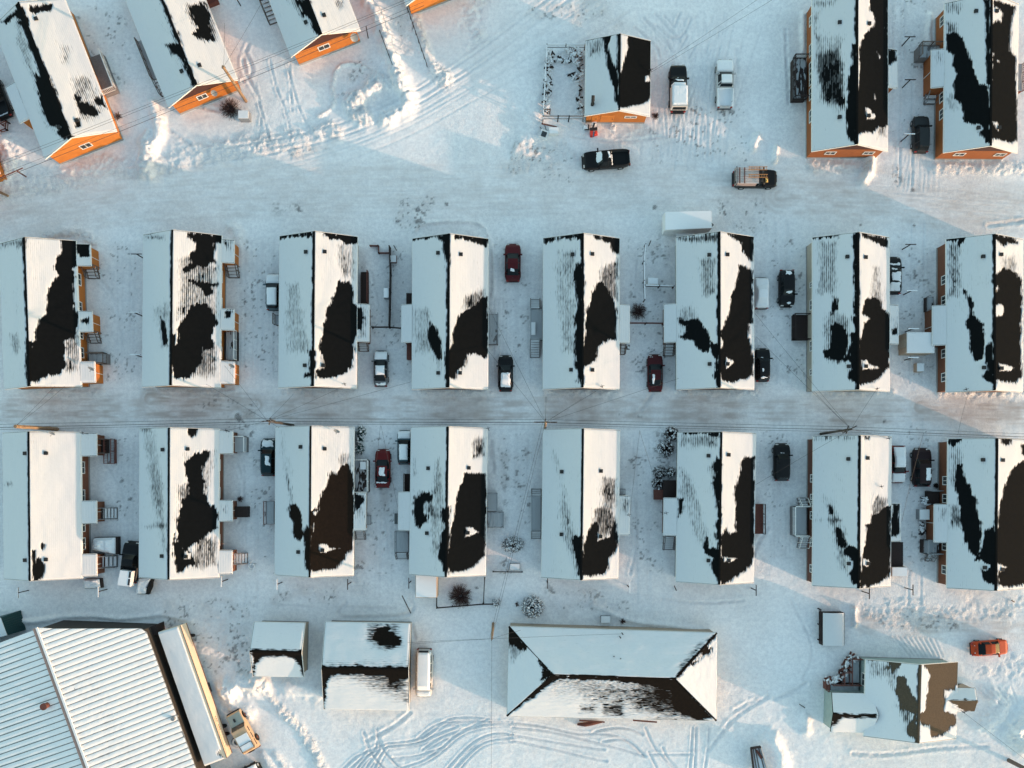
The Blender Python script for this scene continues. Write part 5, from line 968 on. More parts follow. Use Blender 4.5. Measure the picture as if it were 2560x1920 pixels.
for x0, x1 in ((580, 800), (1045, 1250)):
    mb = MB(); p0, p1 = W(T(2, 3, x0, 1240), 2.0), W(T(2, 3, x1, 1255), 2.0); q = [p0+Vector((0, -.14, 0)), p1+Vector((0, -.14, 0)), p1, p0]; qbox(mb, q, 2.0, 2.2); build('awning', mb, M['wood_red'], hr)
# brown roofed house with wing, lower right
s4 = house('house', 'pale green walled house at the lower right, brown shingles bare on its right roof side', 'house', 3, 3, [(845, 715), (1640, 750), (1622, 1400), (825, 1390)], [
 ('b', [(1345, 745), (1650, 740), (1645, 930), (1600, 980), (1530, 990), (1520, 1170), (1620, 1200), (1610, 1290), (1500, 1380), (1410, 1385), (1400, 1290), (1320, 1280), (1306, 1200), (1355, 1160), (1380, 960), (1395, 860)], 1.2), ('t', [(1560, 1180), (1640, 1180), (1630, 1310), (1560, 1300)], .5),
 ('b', [(1040, 725), (1160, 735), (1100, 820), (1090, 860), (1050, 800)], 1.8), ('b', [(1110, 870), (1170, 870), (1285, 1080), (1290, 1430), (1215, 1370), (1190, 1300), (1255, 1200), (1135, 1150), (1120, 1000)], 1.5), ('t', [(860, 720), (1080, 740), (1120, 1000), (1080, 1000), (1020, 880), (860, 900)], .5), ('t', [(1100, 1100), (1280, 1100), (1280, 1400), (1180, 1350)], .7), ('t', [(1040, 740), (1150, 760), (1130, 900), (1090, 880)], .6)],
 wall='green_siding', shingle='shingle_brown', ze=2.8, rise=2.0, ov=.35, strip=.22, fnd=True)
s4.root['category'] = 'house'
def wing(h, c, r, cs, ze, rise, ridge_ends, wall, sh, pats, hip=False):
    TL, TR, BR, BL = [W(T(c, r, *p), ze) for p in cs]; RA, RB = [W(T(c, r, *p), ze+rise) for p in ridge_ends]
    c0 = (TL+TR+BR+BL)/4; q = [c0+(p-c0)*.92 for p in (BL, BR, TR, TL)]
    mb = MB(); qbox(mb, q, 0, ze-.16); wg = build('wing', mb, M[wall], h.root)
    d = Vector((0, 0, -.12)); mb = MB()
    mb.add([BL, BR, TR, TL, RA, RB, BL+d, BR+d, TR+d, TL+d, RA+d, RB+d], [(0, 1, 5, 4), (2, 3, 4, 5), (6, 10, 11, 7), (8, 11, 10, 9), (0, 4, 10, 6), (3, 9, 10, 4), (1, 7, 11, 5), (2, 5, 11, 8), (0, 6, 7, 1), (2, 8, 9, 3)])
    build('wing_roof', mb, M[sh], wg)
    mb = MB(); rd = .0; u0 = [c0+(p-c0)*.92 for p in (BL, TL, BR, TR)]
    for e0, e1, rr in ((u0[0], u0[1], RA), (u0[2], u0[3], RB)):
        m_ = (e0+e1)/2; t_ = Vector((m_.x, m_.y, ze+rise-.22)); a_ = Vector((e0.x, e0.y, ze-.155)); b_ = Vector((e1.x, e1.y, ze-.155)); k_ = (c0-m_).normalized()*.1
        mb.add([a_, b_, t_, a_+k_, b_+k_, t_+k_], [(0, 1, 2), (5, 4, 3), (0, 3, 4, 1), (1, 4, 5, 2), (2, 5, 3, 0)])
    build('gable', mb, M[wall], wg)
    pp = pts_px(c, r, pats)
    snow_sheet('roof_snow', (RA, RB, BL, BR), wg, pp, thick=.08); snow_sheet('roof_snow', (RB, RA, TR, TL), wg, pp, thick=.08)
wing(s4, 3, 3, [(550, 1005), (900, 1012), (900, 1358), (538, 1343)], 2.6, 1.2, [(562, 1192), (960, 1208)], 'green_siding', 'shingle_dark_brown', [('b', [(560, 1190), (930, 1204), (930, 1216), (640, 1215), (590, 1260), (550, 1300)], 1.0), ('t', [(560, 1190), (640, 1215), (600, 1270), (550, 1310)], .8)])
wing(s4, 3, 3, [(1560, 962), (1792, 968), (1785, 1170), (1545, 1170)], 2.4, 1.1, [(1530, 1073), (1812, 1079)], 'tan', 'shingle_brown', [('b', [(1570, 1078), (1815, 1080), (1800, 1168), (1700, 1165), (1640, 1120)], .9)])
window(s4, 'L', 812, 895, 1.6, 1.1)
deck(s4, (540, 930, 785, 1000), .9, 'wood_dark', 'T', railm='wood_red', snow=.45); deck(s4, (700, 705, 790, 925), .9, 'wood_dark', 'LT', railm='wood_red', snow=.35); deck(s4, (500, 905, 540, 985), .9, 'wood_red', 'L', railm='wood_red'); deck(s4, (635, 820, 700, 925), .9, 'wood_dark', 'LT', railm='wood_red', snow=.2)
mast(s4, 1700, 1180, 3.4); mast(s4, 1260+390, 940, 2.6)

# ---- big metal hall, lower left: roof of separate panels
wr = thing('metal_hall', 'huge ribbed metal roofed hall in the lower left corner, snow in stripes', 'hall')
zeW, rsW = 3.9, 1.6
def pxT(x, y): return T(0, 3, x, y)
A0 = W(pxT(312, 455), zeW+rsW); A1 = W(pxT(750, 1659), zeW+rsW); ax = (A1-A0).normalized(); Lr = 26.0
E0 = W(pxT(1245, 456), zeW); E1 = W(pxT(1690, 1659), zeW)
nx = Vector((-ax.y, ax.x, 0)); nx = nx if (E0-A0).dot(nx) > 0 else -nx
wide = ((E0-A0).dot(nx)+(E1-A0).dot(nx))/2; Lft = 22.0
G0, G1 = E0, E0                                   # right eave start
tE = (Vector((E0.x, E0.y, 0))-Vector((A0.x, A0.y, 0))).dot(ax)      # how far along the ridge the right eave starts (negative: beyond)
wr.location = (A0.x, A0.y, 0)
Wl = lambda s, t, z: Vector((A0.x, A0.y, 0))+nx*s+ax*t+Vector((0, 0, z))
zs = lambda s: zeW+rsW*(1-abs(s)/wide)
M['hall_roof'] = mat('galvanised_roof', (.42, .41, .40), .5, metal=.3, var=.25, scale=4, col2=(.20, .18, .16))
M['hall_wall'] = mat('black_brown_cladding', (.040, .034, .030), .8, var=.25, scale=3)
M['ridge_pink'] = mat('weathered_ridge', (.40, .27, .23), .7, var=.3, scale=6)
mb = MB()
mb.add([Wl(0, 0, 0), Wl(wide-.15, tE+.1, 0), Wl(wide-.15, Lr, 0), Wl(-Lft, Lr, 0), Wl(-Lft, 0, 0), Wl(0, .1, zeW+rsW-.2), Wl(wide-.15, tE+.1, zeW-.15), Wl(wide-.15, Lr, zeW-.15), Wl(-Lft, Lr, zs(Lft)-.15), Wl(-Lft, .1, zs(Lft)-.15), Wl(0, Lr, zeW+rsW-.2)],
       [(0, 1, 6, 5), (1, 2, 7, 6), (2, 3, 8, 10, 7), (3, 4, 9, 8), (4, 0, 5, 9), (5, 6, 7, 10), (5, 10, 8, 9)])
build('wall', mb, M['hall_wall'], wr)
PW = .70; n = int(Lr/PW)+1
for i in range(n):
    t0 = .02+i*PW; t1 = t0+PW-.03; tm = (t0+t1)/2; s0 = 0.22
    se = wide+.1 if t0 >= tE else (wide+.1)*max(t0, .01)/tE; se1 = wide+.1 if t1 >= tE else (wide+.1)*t1/tE
    if se1 < s0+.5: continue
    se = max(se, s0+.2)
    mb = MB(); P_ = [(s0, t0), (se, t0), (se1, t1), (s0, t1)]; mb.box8([Wl(s, t, zs(s)-.05) for s, t in P_[::-1]]+[Wl(s, t, zs(s)) for s, t in P_[::-1]]); p = build('roof_panel', mb, M['hall_roof'], wr)
    mb = MB(); mb.bar(Wl(s0, t1+.015, zs(s0)-.005), Wl(se1, t1+.015, zs(se1)-.005), .035, .05); build('rib', mb, M['hall_roof'], p)
    nu, nv = 70, 7; f_ = np.linspace(0, 1, nu)[:, None]*np.ones((1, nv)); v = np.linspace(t0+.02, t1-.01, nv)[None, :]*np.ones((nu, 1)); e_ = se+(se1-se)*np.linspace(0, 1, nv)[None, :]; u = s0+(e_-s0)*f_
    cov = 1.05+.9*fbm(u*.7, v*.3+i*5, 2.2, 3, 3)+.6*vnoise(u, v, .35, 4)-.55*sstep(12, 25, t0)-.30*(np.abs(u-2.6-.05*i) < 1.6)*(v > 6)*(v < 16)
    hgt = np.clip(cov, -.25, 1)*.06*np.sin(np.pi*(np.arange(nv)/(nv-1))*.86+.28)[None, :]-.006
    hgt[:, 0] -= .008; hgt[:, -1] -= .014; hgt[-1, :] = -.02
    Vv = np.array([[*(Wl(float(a_), float(b_), zs(float(a_))+float(c_))-Vector(wr.location))] for a_, b_, c_ in zip(u.ravel(), v.ravel(), hgt.ravel())])
    link('panel_snow', np_mesh('panel_snow', Vv, grid_quads(nu, nv)), M['hall_snow'], p)
for i in range(int(Lr/PW)+1):
    t0 = .05+i*PW; t1 = t0+PW-.03; sb = -min(Lft, 9.5+t0*.6)
    m_ = MB(); P_ = [(sb, t0), (-.22, t0), (-.22, t1), (sb, t1)]; m_.box8([Wl(s, t, zs(s)-.05) for s, t in P_]+[Wl(s, t, zs(s)) for s, t in P_]); p = build('roof_panel', m_, M['hall_roof'], wr)
    nu, nv = 60, 7; u = np.linspace(-.22, sb, nu)[:, None]*np.ones((1, nv)); v = np.linspace(t0+.03, t1-.02, nv)[None, :]*np.ones((nu, 1))
    hgt = (.9+.3*fbm(u, v, 2.0, 3, 7))*.06*np.sin(np.pi*(np.arange(nv)/(nv-1))*.86+.28)[None, :]-.01; hgt[:, 0] -= .008; hgt[:, -1] -= .014
    Vv = np.array([[*(Wl(float(a_), float(b_), zs(float(a_))+float(c_))-Vector(wr.location))] for a_, b_, c_ in zip(u.ravel(), v.ravel(), hgt.ravel())])
    link('panel_snow', np_mesh('panel_snow', Vv, grid_quads(nu, nv)), M['hall_snow'], p)
mb = MB(); mb.bar(Wl(-.12, -.1, zeW+rsW+.05), Wl(-.12, Lr, zeW+rsW+.05), .42, .12); build('ridge_cap', mb, M['ridge_pink'], wr)
mb = MB(); mb.bar(Wl(.17, -.1, zeW+rsW+.10), Wl(.17, Lr, zeW+rsW+.10), .26, .10); build('ridge_snow', mb, M['hall_snow'], wr)
mb = MB(); pv = Wl(-3.4, 9.3, zs(3.4)); pv2 = W(pxT(400, 1118), zs(3.0)+.4); mb.cyl(pv2, .32, zs(3.4)-.4, zs(3.4)+.9, 14); mb.cyl(pv2, .42, zs(3.4)+.9, zs(3.4)+1.05, 14); build('chimney', mb, M['wood_red'], wr)
mb = MB(); pv2 = W(pxT(1500, 1230), 4.0); mb.cyl(pv2, .24, 3.2, 4.3, 12); build('roof_pipe', mb, M['metal'], wr)
# lean-to roof beside the hall eave
mb = MB(); qd = [Wl(wide+.0, tE+3.0, 0), Wl(wide+1.5, tE+2.2, 0), Wl(wide+1.5, 24, 0), Wl(wide+.0, 24, 0)]
mb = MB(); qa = [W(pxT(*p), 2.2) for p in ((1250, 460), (1345, 420), (1360, 505), (1268, 545))]; qbox(mb, [qa[3], qa[2], qa[1], qa[0]], 0, 2.2); build('lean_to', mb, M['wood_dark'], wr)
mb = MB()
for k in range(12):
    a_ = W(pxT(1690+k*2, 1590+k*7), 1.2); b_ = W(pxT(1735+k*2, 1560+k*8), 1.2)
qa = [W(pxT(*p), 1.2) for p in ((1680, 1580), (1725, 1560), (1765, 1690), (1710, 1710))]
for k in range(6):
    t_ = k/6; a_ = qa[0].lerp(qa[3], t_); b_ = qa[1].lerp(qa[2], t_); a2_ = qa[0].lerp(qa[3], t_+.14); b2_ = qa[1].lerp(qa[2], t_+.14)
    mb = MB(); qbox(mb, [a2_, b2_, b_, a_], .0, 1.2); build('plank', mb, M['wood_red'], wr)
# ------------------------------------------------------------------ vehicles
PAINT = {}
def paint(col, rough=.32):
    k = (col, rough)
    if k not in PAINT: PAINT[k] = mat('car_paint', tuple(v*.8 for v in col), .42, var=.10, scale=2, spec=.22, coat=.04)
    return PAINT[k]
M['car_glass'] = mat('car_glass', (.010, .013, .015), .2, var=.1, spec=.2)
def interp(x, ks): return np.interp(x, [k[0] for k in ks], [k[1] for k in ks])
KIND = {
 'sedan':  dict(H=1.45, belt=[(-.5, .55), (-.485, .86), (-.44, .98), (-.3, 1.02), (.15, 1.0), (.25, .98), (.40, .86), (.46, .74), (.49, .6), (.5, .45)],
                top=[(-.5, .55), (-.485, .86), (-.44, 1.0), (-.36, 1.06), (-.20, 1.40), (-.05, 1.45), (.06, 1.40), (.22, 1.0), (.25, .98), (.40, .86), (.46, .74), (.49, .6), (.5, .45)], ws=(.065, .225), rw=(-.36, -.205), roofx=(-.205, .065), cab=(-.37, .235)),
 'suv':    dict(H=1.75, belt=[(-.5, .6), (-.485, .95), (-.47, 1.08), (.15, 1.08), (.25, 1.06), (.40, .98), (.46, .84), (.49, .65), (.5, .5)],
                top=[(-.5, .6), (-.49, 1.0), (-.475, 1.15), (-.43, 1.62), (-.40, 1.70), (-.05, 1.75), (.08, 1.68), (.21, 1.10), (.25, 1.06), (.40, .98), (.46, .84), (.49, .65), (.5, .5)], ws=(.085, .215), rw=(-.475, -.425), roofx=(-.425, .085), cab=(-.48, .225)),
 'pickup': dict(H=1.85, belt=[(-.5, .7), (-.495, 1.18), (-.1, 1.20), (.15, 1.16), (.25, 1.14), (.42, 1.06), (.47, .92), (.49, .7), (.5, .5)],
                top=[(-.5, .7), (-.495, 1.18), (-.12, 1.2), (-.105, 1.3), (-.085, 1.78), (.0, 1.86), (.09, 1.80), (.20, 1.2), (.25, 1.14), (.42, 1.06), (.47, .92), (.49, .7), (.5, .5)], ws=(.095, .205), rw=(-.108, -.082), roofx=(-.082, .095), cab=(-.11, .215)),
 'van':    dict(H=2.0, belt=[(-.5, .7), (-.49, 1.1), (.30, 1.1), (.36, 1.06), (.44, .98), (.48, .8), (.5, .5)],
                top=[(-.5, .7), (-.495, 1.2), (-.48, 1.85), (-.45, 1.97), (.0, 2.02), (.22, 1.95), (.345, 1.15), (.36, 1.1), (.44, .98), (.48, .8), (.5, .5)], ws=(.225, .345), rw=(-.49, -.47), roofx=(-.47, .225), cab=(-.49, .35)),
}
def vehicle(kind, lab, px, ang, L, Wd, col, snow=(), name=None, cat=None, group='vehicles parked around the houses', canopy=None, rearlamp=True, mirrors=True, bedsnow=None, glass=None, white_stripe=False):
    """px: centre in photo pixels (about half way up the car); ang: heading of the nose in degrees, 90 = up in the photo; snow: patches (x0,x1,y0,y1,cover) in fractions of length/width, nose = +x"""
    K = KIND[kind]; p = W(px, .8); z0 = gz(p.x, p.y)
    root = thing(name or {'sedan': 'parked_car', 'suv': 'parked_suv', 'pickup': 'pickup_truck', 'van': 'parked_van'}[kind], lab, cat or {'sedan': 'car', 'suv': 'suv', 'pickup': 'pickup', 'van': 'van'}[kind], (p.x, p.y, z0+.02), R(ang), group)
    hw = lambda f: Wd/2*(1-.14*np.abs(f*2)**5-.20*np.abs(f*2)**18)
    nx_, ny_ = 84, 30
    fx = np.linspace(-.5, .5, nx_); 
    xs = np.array(sorted(set(list(fx)+[K['ws'][0], K['ws'][1], K['rw'][0], K['rw'][1], -.499, .497]))); nx_ = len(xs)
    g = np.linspace(-1, 1, ny_+1); g = np.sign(g)*np.abs(g)**.85; ny1 = len(g)
    def zf(f, y):                     # f in -.5...5 , y in -1..1
        b = interp(f, K['belt']); t = interp(f, K['top']); ay = np.abs(y)
        side = 1-sstep(.60, .90, ay); z = b+(t-b)*side - .07*np.clip((ay-.78)/.22, 0, 1)**2*(1) - .05*ay**2*(t > b+.1)
        if kind == 'pickup' and canopy is None:
            bed = (f < -.125) & (f > -.485) & (ay < .80); z = np.where(bed, .78, z)
        return np.where(ay > .995, z-.10, z)
    FX, FY = np.meshgrid(xs, g, indexing='ij'); Z = zf(FX, FY); X = FX*L; Y = FY*hw(FX)
    V = np.stack([X, Y, Z], -1).reshape(-1, 3); Q = grid_quads(nx_, ny1)
    fc = (FX.ravel()[Q]).mean(1); yc = np.abs(FY.ravel()[Q].mean(1)); zc = Z.ravel()[Q]; dzz = zc.max(1)-zc.min(1)
    isws = (fc > K['ws'][0]) & (fc < K['ws'][1]) & (yc < .70); isrw = (fc > K['rw'][0]) & (fc < K['rw'][1]) & (yc < .68)
    isside = (fc > K['cab'][0]+.03) & (fc < K['cab'][1]-.03) & (yc > .66) & (yc < .88)
    pil = np.abs((fc*L*1.0+.15) % 1.15-.55) > .5; isside &= ~pil
    bodyQ = Q[~(isws | isrw | isside)]
    def sub(q): 
        us = np.unique(q); rm = np.full(len(V), -1); rm[us] = np.arange(len(us)); return V[us], rm[q]
    # body with skirt
    v_, q_ = sub(bodyQ); vl = [tuple(a) for a in v_]; ql = [tuple(a) for a in q_]
    ring = [(i, 0) for i in range(nx_)]+[(nx_-1, j) for j in range(1, ny1)]+[(i, ny1-1) for i in range(nx_-2, -1, -1)]+[(0, j) for j in range(ny1-2, 0, -1)]
    top = [V[i*ny1+j] for i, j in ring]; o = len(vl); n = len(ring)
    vl += [tuple(t) for t in top]+[(t[0]*.995, t[1]*1.0, .52) for t in top]+[(t[0]*.97, t[1]*.94, .26) for t in top]
    for k in range(n):
        k2 = (k+1) % n
        ql += [(o+k2, o+k, o+n+k, o+n+k2), (o+n+k2, o+n+k, o+2*n+k, o+2*n+k2)]
    me = bpy.data.meshes.new('body'); me.from_pydata(vl, [], ql); me.update(); body = link('body', me, paint(col), root, smooth=True)
    for nm, msk in (('windshield', isws), ('rear_window', isrw)):
        if msk.any():
            v2, q2 = sub(Q[msk]); link(nm, np_mesh(nm, v2, q2), glass or M['car_glass'], root)
    for s in (-1, 1):
        msk = isside & (np.sign(FY.ravel()[Q].mean(1)) == s)
        v2, q2 = sub(Q[msk]); link('side_windows', np_mesh('side_windows', v2, q2), M['car_glass'], root)
    wr_ = .34 if kind != 'pickup' else .40
    for fx_ in (-.30, .315):
        for s in (-1, 1):
            c_ = (fx_*L, s*(Wd/2*.93), wr_-.02); mb = MB(); n_ = 18; vs = []; rings = ((wr_*.62, .105), (wr_*.93, .11), (wr_, .07), (wr_, -.10), (wr_*.6, -.12))
            for rr, oy in rings: vs += [(c_[0]+rr*math.cos(2*math.pi*k/n_), c_[1]+s*(oy-.02), c_[2]+rr*math.sin(2*math.pi*k/n_)) for k in range(n_)]
            fs = [(a*n_+k, a*n_+(k+1) % n_, (a+1)*n_+(k+1) % n_, (a+1)*n_+k) for a in range(len(rings)-1) for k in range(n_)]
            mb.add(vs, fs); wh = build('wheel', mb, M['black'], root, local=True)
            mb = MB(); vs = [(c_[0], c_[1]+s*.06, c_[2])]+[(c_[0]+wr_*.62*math.cos(2*math.pi*k/n_), c_[1]+s*.085, c_[2]+wr_*.62*math.sin(2*math.pi*k/n_)) for k in range(n_)]
            mb.add(vs, [(0, 1+k, 1+(k+1) % n_) for k in range(n_)]); build('rim', mb, M['metal'], wh, local=True)
    for s in (-1, 1):
        mb = MB(); yb = s*Wd/2*.62; zz = float(interp(.46, K['belt'])); mb.box(L*.455, yb-.17, zz-.17, L*.487, yb+.17, zz-.01); build('headlight', mb, M['lamp'], root, local=True)
        if rearlamp: mb = MB(); yb = s*Wd/2*.74; mb.box(-L*.503, yb-.13, .72, -L*.485, yb+.13, .92); build('rear_lamp', mb, M['lamp_red'], root, local=True)
        if mirrors: mb = MB(); xm = (K['ws'][1]-.035)*L; zb = float(interp(.2, K['belt'])); mb.box(xm-.09, s*(Wd/2*.9), zb-.02, xm+.07, s*(Wd/2+.20), zb+.15); build('mirror', mb, paint(col), root, local=True)
    mb = MB(); mb.bar((-L*.498, -Wd*.40, .46), (-L*.498, Wd*.40, .46), .12, .16); build('rear_bumper', mb, M['steel_dark'], root, local=True)
    mb = MB(); mb.bar((L*.498, -Wd*.36, .44), (L*.498, Wd*.36, .44), .10, .18); build('front_bumper', mb, M['steel_dark'] if kind == 'pickup' else paint(col), root, local=True)
    if kind in ('sedan', 'suv'):
        mb = MB(); mb.bar((-L*.42, -.1, interp(-.42, K['top'])+.0), (-L*.42, .1, interp(-.42, K['top'])+.02), .05, .04); build('handle', mb, M['steel_dark'], root, local=True)
    if canopy is not None:             # box over the load bed
        x0, x1, h_, cm = canopy; mb = MB(); w0, w1 = Wd/2*.97, Wd/2*.90
        mb.box8([(x0*L, -w0, 1.15), (x1*L, -w0, 1.15), (x1*L, w0, 1.15), (x0*L, w0, 1.15), (x0*L+.12, -w1, h_), (x1*L, -w1, h_), (x1*L, w1, h_), (x0*L+.12, w1, h_)])
        cn = build('canopy', mb, cm, root, local=True)
        mb = MB(); mb.box8([(x0*L-.012, -w0*.8, 1.3), (x0*L-.004, -w0*.8, 1.3), (x0*L-.004, w0*.8, 1.3), (x0*L-.012, w0*.8, 1.3), (x0*L+.085, -w0*.76, h_-.18), (x0*L+.095, -w0*.76, h_-.18), (x0*L+.095, w0*.76, h_-.18), (x0*L+.085, w0*.76, h_-.18)]); build('rear_hatch', mb, M['car_glass'], cn, local=True)
    def zall(x, y):
        f = x/L; yy = y/hw(f); z = zf(f, np.clip(yy, -1, 1))
        if canopy is not None: z = np.where((f > canopy[0]+.02) & (f < canopy[1]) & (np.abs(yy) < .92), canopy[2], z)
        return z
    SEED[0] += 1
    for k, sp in enumerate(snow):
        x0, x1, y0, y1 = sp[0]*L, sp[1]*L, sp[2]*Wd/2, sp[3]*Wd/2; cv = sp[4] if len(sp) > 4 else 1.0
        nu, nv = max(6, int((x1-x0)/.055)), max(6, int((y1-y0)/.055)); u, v = np.meshgrid(np.linspace(x0, x1, nu), np.linspace(y0, y1, nv), indexing='ij')
        e = np.minimum(np.minimum(u-x0, x1-u), np.minimum(v-y0, y1-v)); cr = .18 if cv >= 1 else .3
        c = np.clip(e/cr, 0, 1)*1.2-.15 + (1.0 if cv >= 1 else 1.6)*.5*(vnoise(u, v, .35, SEED[0]+k)+.6*vnoise(u, v, .15, k)) - (1-min(cv, 1))*1.1
        if cv >= 1: c = np.maximum(c, np.clip(e*20-.6, -1, .35))
        z = zall(u, v)+np.clip(c, -.3, 1)*.09+.004; ok = c > -.05
        v3 = np.stack([u, v, z], -1).reshape(-1, 3); q = grid_quads(nu, nv); q = q[ok.ravel()[q].any(1)]
        if len(q):
            us = np.unique(q); rm = np.full(len(v3), -1); rm[us] = np.arange(len(us)); link('snow_cover', np_mesh('snow_cover', v3[us], rm[q]), M['snow'], root)
    return root
FULL = ((-.49, .47, -.97, .97, 1), )
BK = (.008, .008, .009); 
v1 = vehicle('pickup', 'black pickup with a snow topped box canopy, nose up, beside the small orange garage', (1695, 221), 90, 5.9, 2.15, BK, snow=((-.44, .04, -.88, .88, 1), (.06, .13, -.5, .5, .8), (.16, .2, -.5, .4, .5)), canopy=(-.49, -.04, 1.95, mat('canopy_paint', (.62, .56, .50), .5)))
v2 = vehicle('pickup', 'pale pickup buried under smooth snow in the open yard, right of the black canopy pickup', (1812, 209), 90, 6.0, 2.1, (.62, .62, .62), snow=((.23, .48, -.95, .95, 1), (-.06, .12, -.62, .62, 1), (-.49, -.125, -.97, .97, 1)))
v3 = vehicle('pickup', 'black pickup parked sideways below the orange garage, snow flecks on its windshield', (1515, 399), 184.5, 5.9, 2.2, BK, snow=((.09, .22, -.85, .55, .75), (-.09, -.02, -.6, .25, .8), (-.125, -.10, -.8, .8, .9)), bedsnow=0)
v5 = vehicle('suv', 'dark grey suv with a bare roof parked between the two upper right houses', (2303, 334), 90, 4.55, 1.95, (.035, .037, .038))
v6 = vehicle('suv', 'snow dusted blue suv half under the left eave of the third house, upper middle row', (684, 729), 90, 4.5, 1.95, (.10, .16, .19), snow=((.22, .49, -.9, .9, 1), (-.40, .07, -.62, .62, 1)))
v7 = vehicle('sedan', 'silver sedan with a snowy roof and black rear window between third and fourth upper houses', (952, 921), 90, 4.45, 1.8, (.16, .17, .18), snow=((.24, .47, -.88, .88, 1), (-.2, .06, -.62, .62, 1), (-.49, -.40, -.8, .8, .8)))
v8 = vehicle('sedan', 'dark red sedan with one small snow spot, upper right of the fourth upper house', (1282, 656), 90, 4.7, 1.95, (.10, .008, .012), snow=((-.30, -.18, -.35, .35, .75),))
v9 = vehicle('sedan', 'black sedan with snowy roof, lower right of the fourth upper house', (1264, 933), 90, 4.45, 1.85, BK, snow=((-.40, .0, -.66, .66, .97), (.38, .46, -.7, .7, .45)))
v10 = vehicle('sedan', 'dark red car with a streak of snow, left of the sixth upper house', (1638, 932), 90, 4.6, 1.9, (.075, .007, .010), snow=((-.34, -.05, .05, .55, .72), (.40, .46, -.75, .75, .45)))
v11 = vehicle('suv', 'black suv with snow scraps against the right eave of the sixth upper house', (1906, 912), 90, 4.1, 1.85, BK, snow=((-.30, -.1, .0, .6, .5), (-.47, -.36, -.6, .7, .6), (.18, .24, -.7, .7, .5)))
v12 = vehicle('sedan', 'car completely buried in snow right of the sixth upper house', (1904, 732), 90, 3.9, 1.8, (.3, .3, .3), snow=FULL, mirrors=False)
v13 = vehicle('suv', 'black suv facing down the photo, snow strips on windows, between sixth and beige seventh house', (1967, 721), 270, 4.55, 1.95, BK, snow=((-.47, -.30, -.6, .35, .7), (-.38, -.05, .5, .68, .6), (.08, .2, -.55, .55, .4), (.36, .45, -.6, .6, .6)))
v14 = vehicle('sedan', 'black car mottled with snow patches, half under the right eave of the beige house', (2234, 688), 90, 4.6, 1.95, BK, snow=((-.44, -.22, -.7, .7, .95), (-.22, .08, -.7, .7, .62), (.22, .34, -.85, .85, .6), (.1, .2, -.5, .6, .6)))
v15 = vehicle('suv', 'dark teal suv with snowy hood left of the third lower house', (671, 1143), 90, 4.6, 1.95, (.008, .030, .038), snow=((.26, .47, -.8, .8, .78), (-.25, .06, -.6, .3, .55)))
v16 = vehicle('sedan', 'red sedan with a snow square on its roof, between third and fourth lower houses', (957, 1171), 90, 4.75, 1.9, (.15, .010, .010), snow=((-.20, .03, -.42, .42, .93), (-.39, -.35, -.8, .8, .9)))
v17 = vehicle('suv', 'snow dusted suv with a dark windshield beside the left eave of the fourth lower house', (1011, 1118), 90, 4.2, 1.75, (.06, .11, .13), snow=((.25, .48, -.9, .9, 1), (-.38, .08, -.6, .6, 1)))
v18 = vehicle('pickup', 'black pickup carrying a snow covered white crate, left of the second lower house', (327, 1405), 84, 5.1, 2.15, BK)
v20 = vehicle('suv', 'black suv with clean paint between the sixth and seventh lower houses', (1955, 1155), 90, 4.6, 2.0, BK, snow=((.22, .26, -.7, .7, .6), (-.46, -.42, -.6, .6, .6)))
v21 = vehicle('sedan', 'snow smothered red car under the right eave of the seventh lower house', (2246, 1161), 270, 4.6, 1.85, (.16, .012, .014), snow=((-.47, .08, -.72, .95, 1), (.24, .48, -.9, .9, 1)))
v22 = vehicle('suv', 'dark maroon suv with snow on half its roof, left of the last lower house', (2305, 1168), 90, 4.75, 2.25, (.022, .007, .008), snow=((-.36, -.02, -.62, -.02, .98), (.44, .48, -.6, .6, .7), (.2, .24, -.6, .5, .5)))
v23 = vehicle('sedan', 'orange red car driving right on the snowy lane at the lower right', (2476, 1620), 4, 4.6, 1.85, (.62, .075, .018), snow=((-.47, -.42, -.65, .65, .6),))
v24 = vehicle('van', 'snow capped white van parked against the right wall of the brown roofed garage', (1060, 1683), 269, 6.0, 2.15, (.62, .60, .58), snow=((-.46, .34, -.80, .80, 1), (.36, .48, -.8, .8, 1)))
v25 = vehicle('pickup', 'black vehicle at the left photo edge below the first orange house, mostly out of frame', (-8, 243), 112, 5.4, 2.1, BK, snow=((-.47, -.38, -.7, .7, .6),))
v26 = vehicle('suv', 'snow buried car cut off by the bottom photo edge, below the tan wagon', (610, 1942), 25, 4.6, 2.1, (.02, .02, .02), snow=((-.44, .44, -.85, .85, 1),))
# pickup crate on v18
t = thing('cargo_crate', 'white crate with two dark panels standing on the bed of the black pickup', 'crate', (0, 0, 0)); q = [W(p, 1.9) for p in ((303, 1458+8), (329, 1458+11), (331.5, 1427), (304, 1425))]; t.location = (q[0].x, q[0].y, 1.0)
q = [W(p, 1.9) for p in ((293, 1463), (325, 1467), (330, 1429), (300, 1425))]
mb = MB(); qbox(mb, q, 1.0, 1.85); build('box', mb, M['white'], t); mb = MB(); c4 = sum(q, Vector())/4; qbox(mb, [c4+(p-c4)*.96 for p in q], 1.852, 1.93); build('snow_cover', mb, M['snow'], t)
for a_, b_ in ((.03, .42), (.5, .92)):
    A_ = q[2].lerp(q[1], a_); B_ = q[2].lerp(q[1], b_); dx = (q[0]-q[1]).normalized()*.32; mb = MB(); dd = (q[0]-q[1]).normalized()*.08
    qbox(mb, [B_+dx, B_+dd, A_+dd, A_+dx], 1.93, 1.95); build('panel', mb, M['steel_dark'], t)
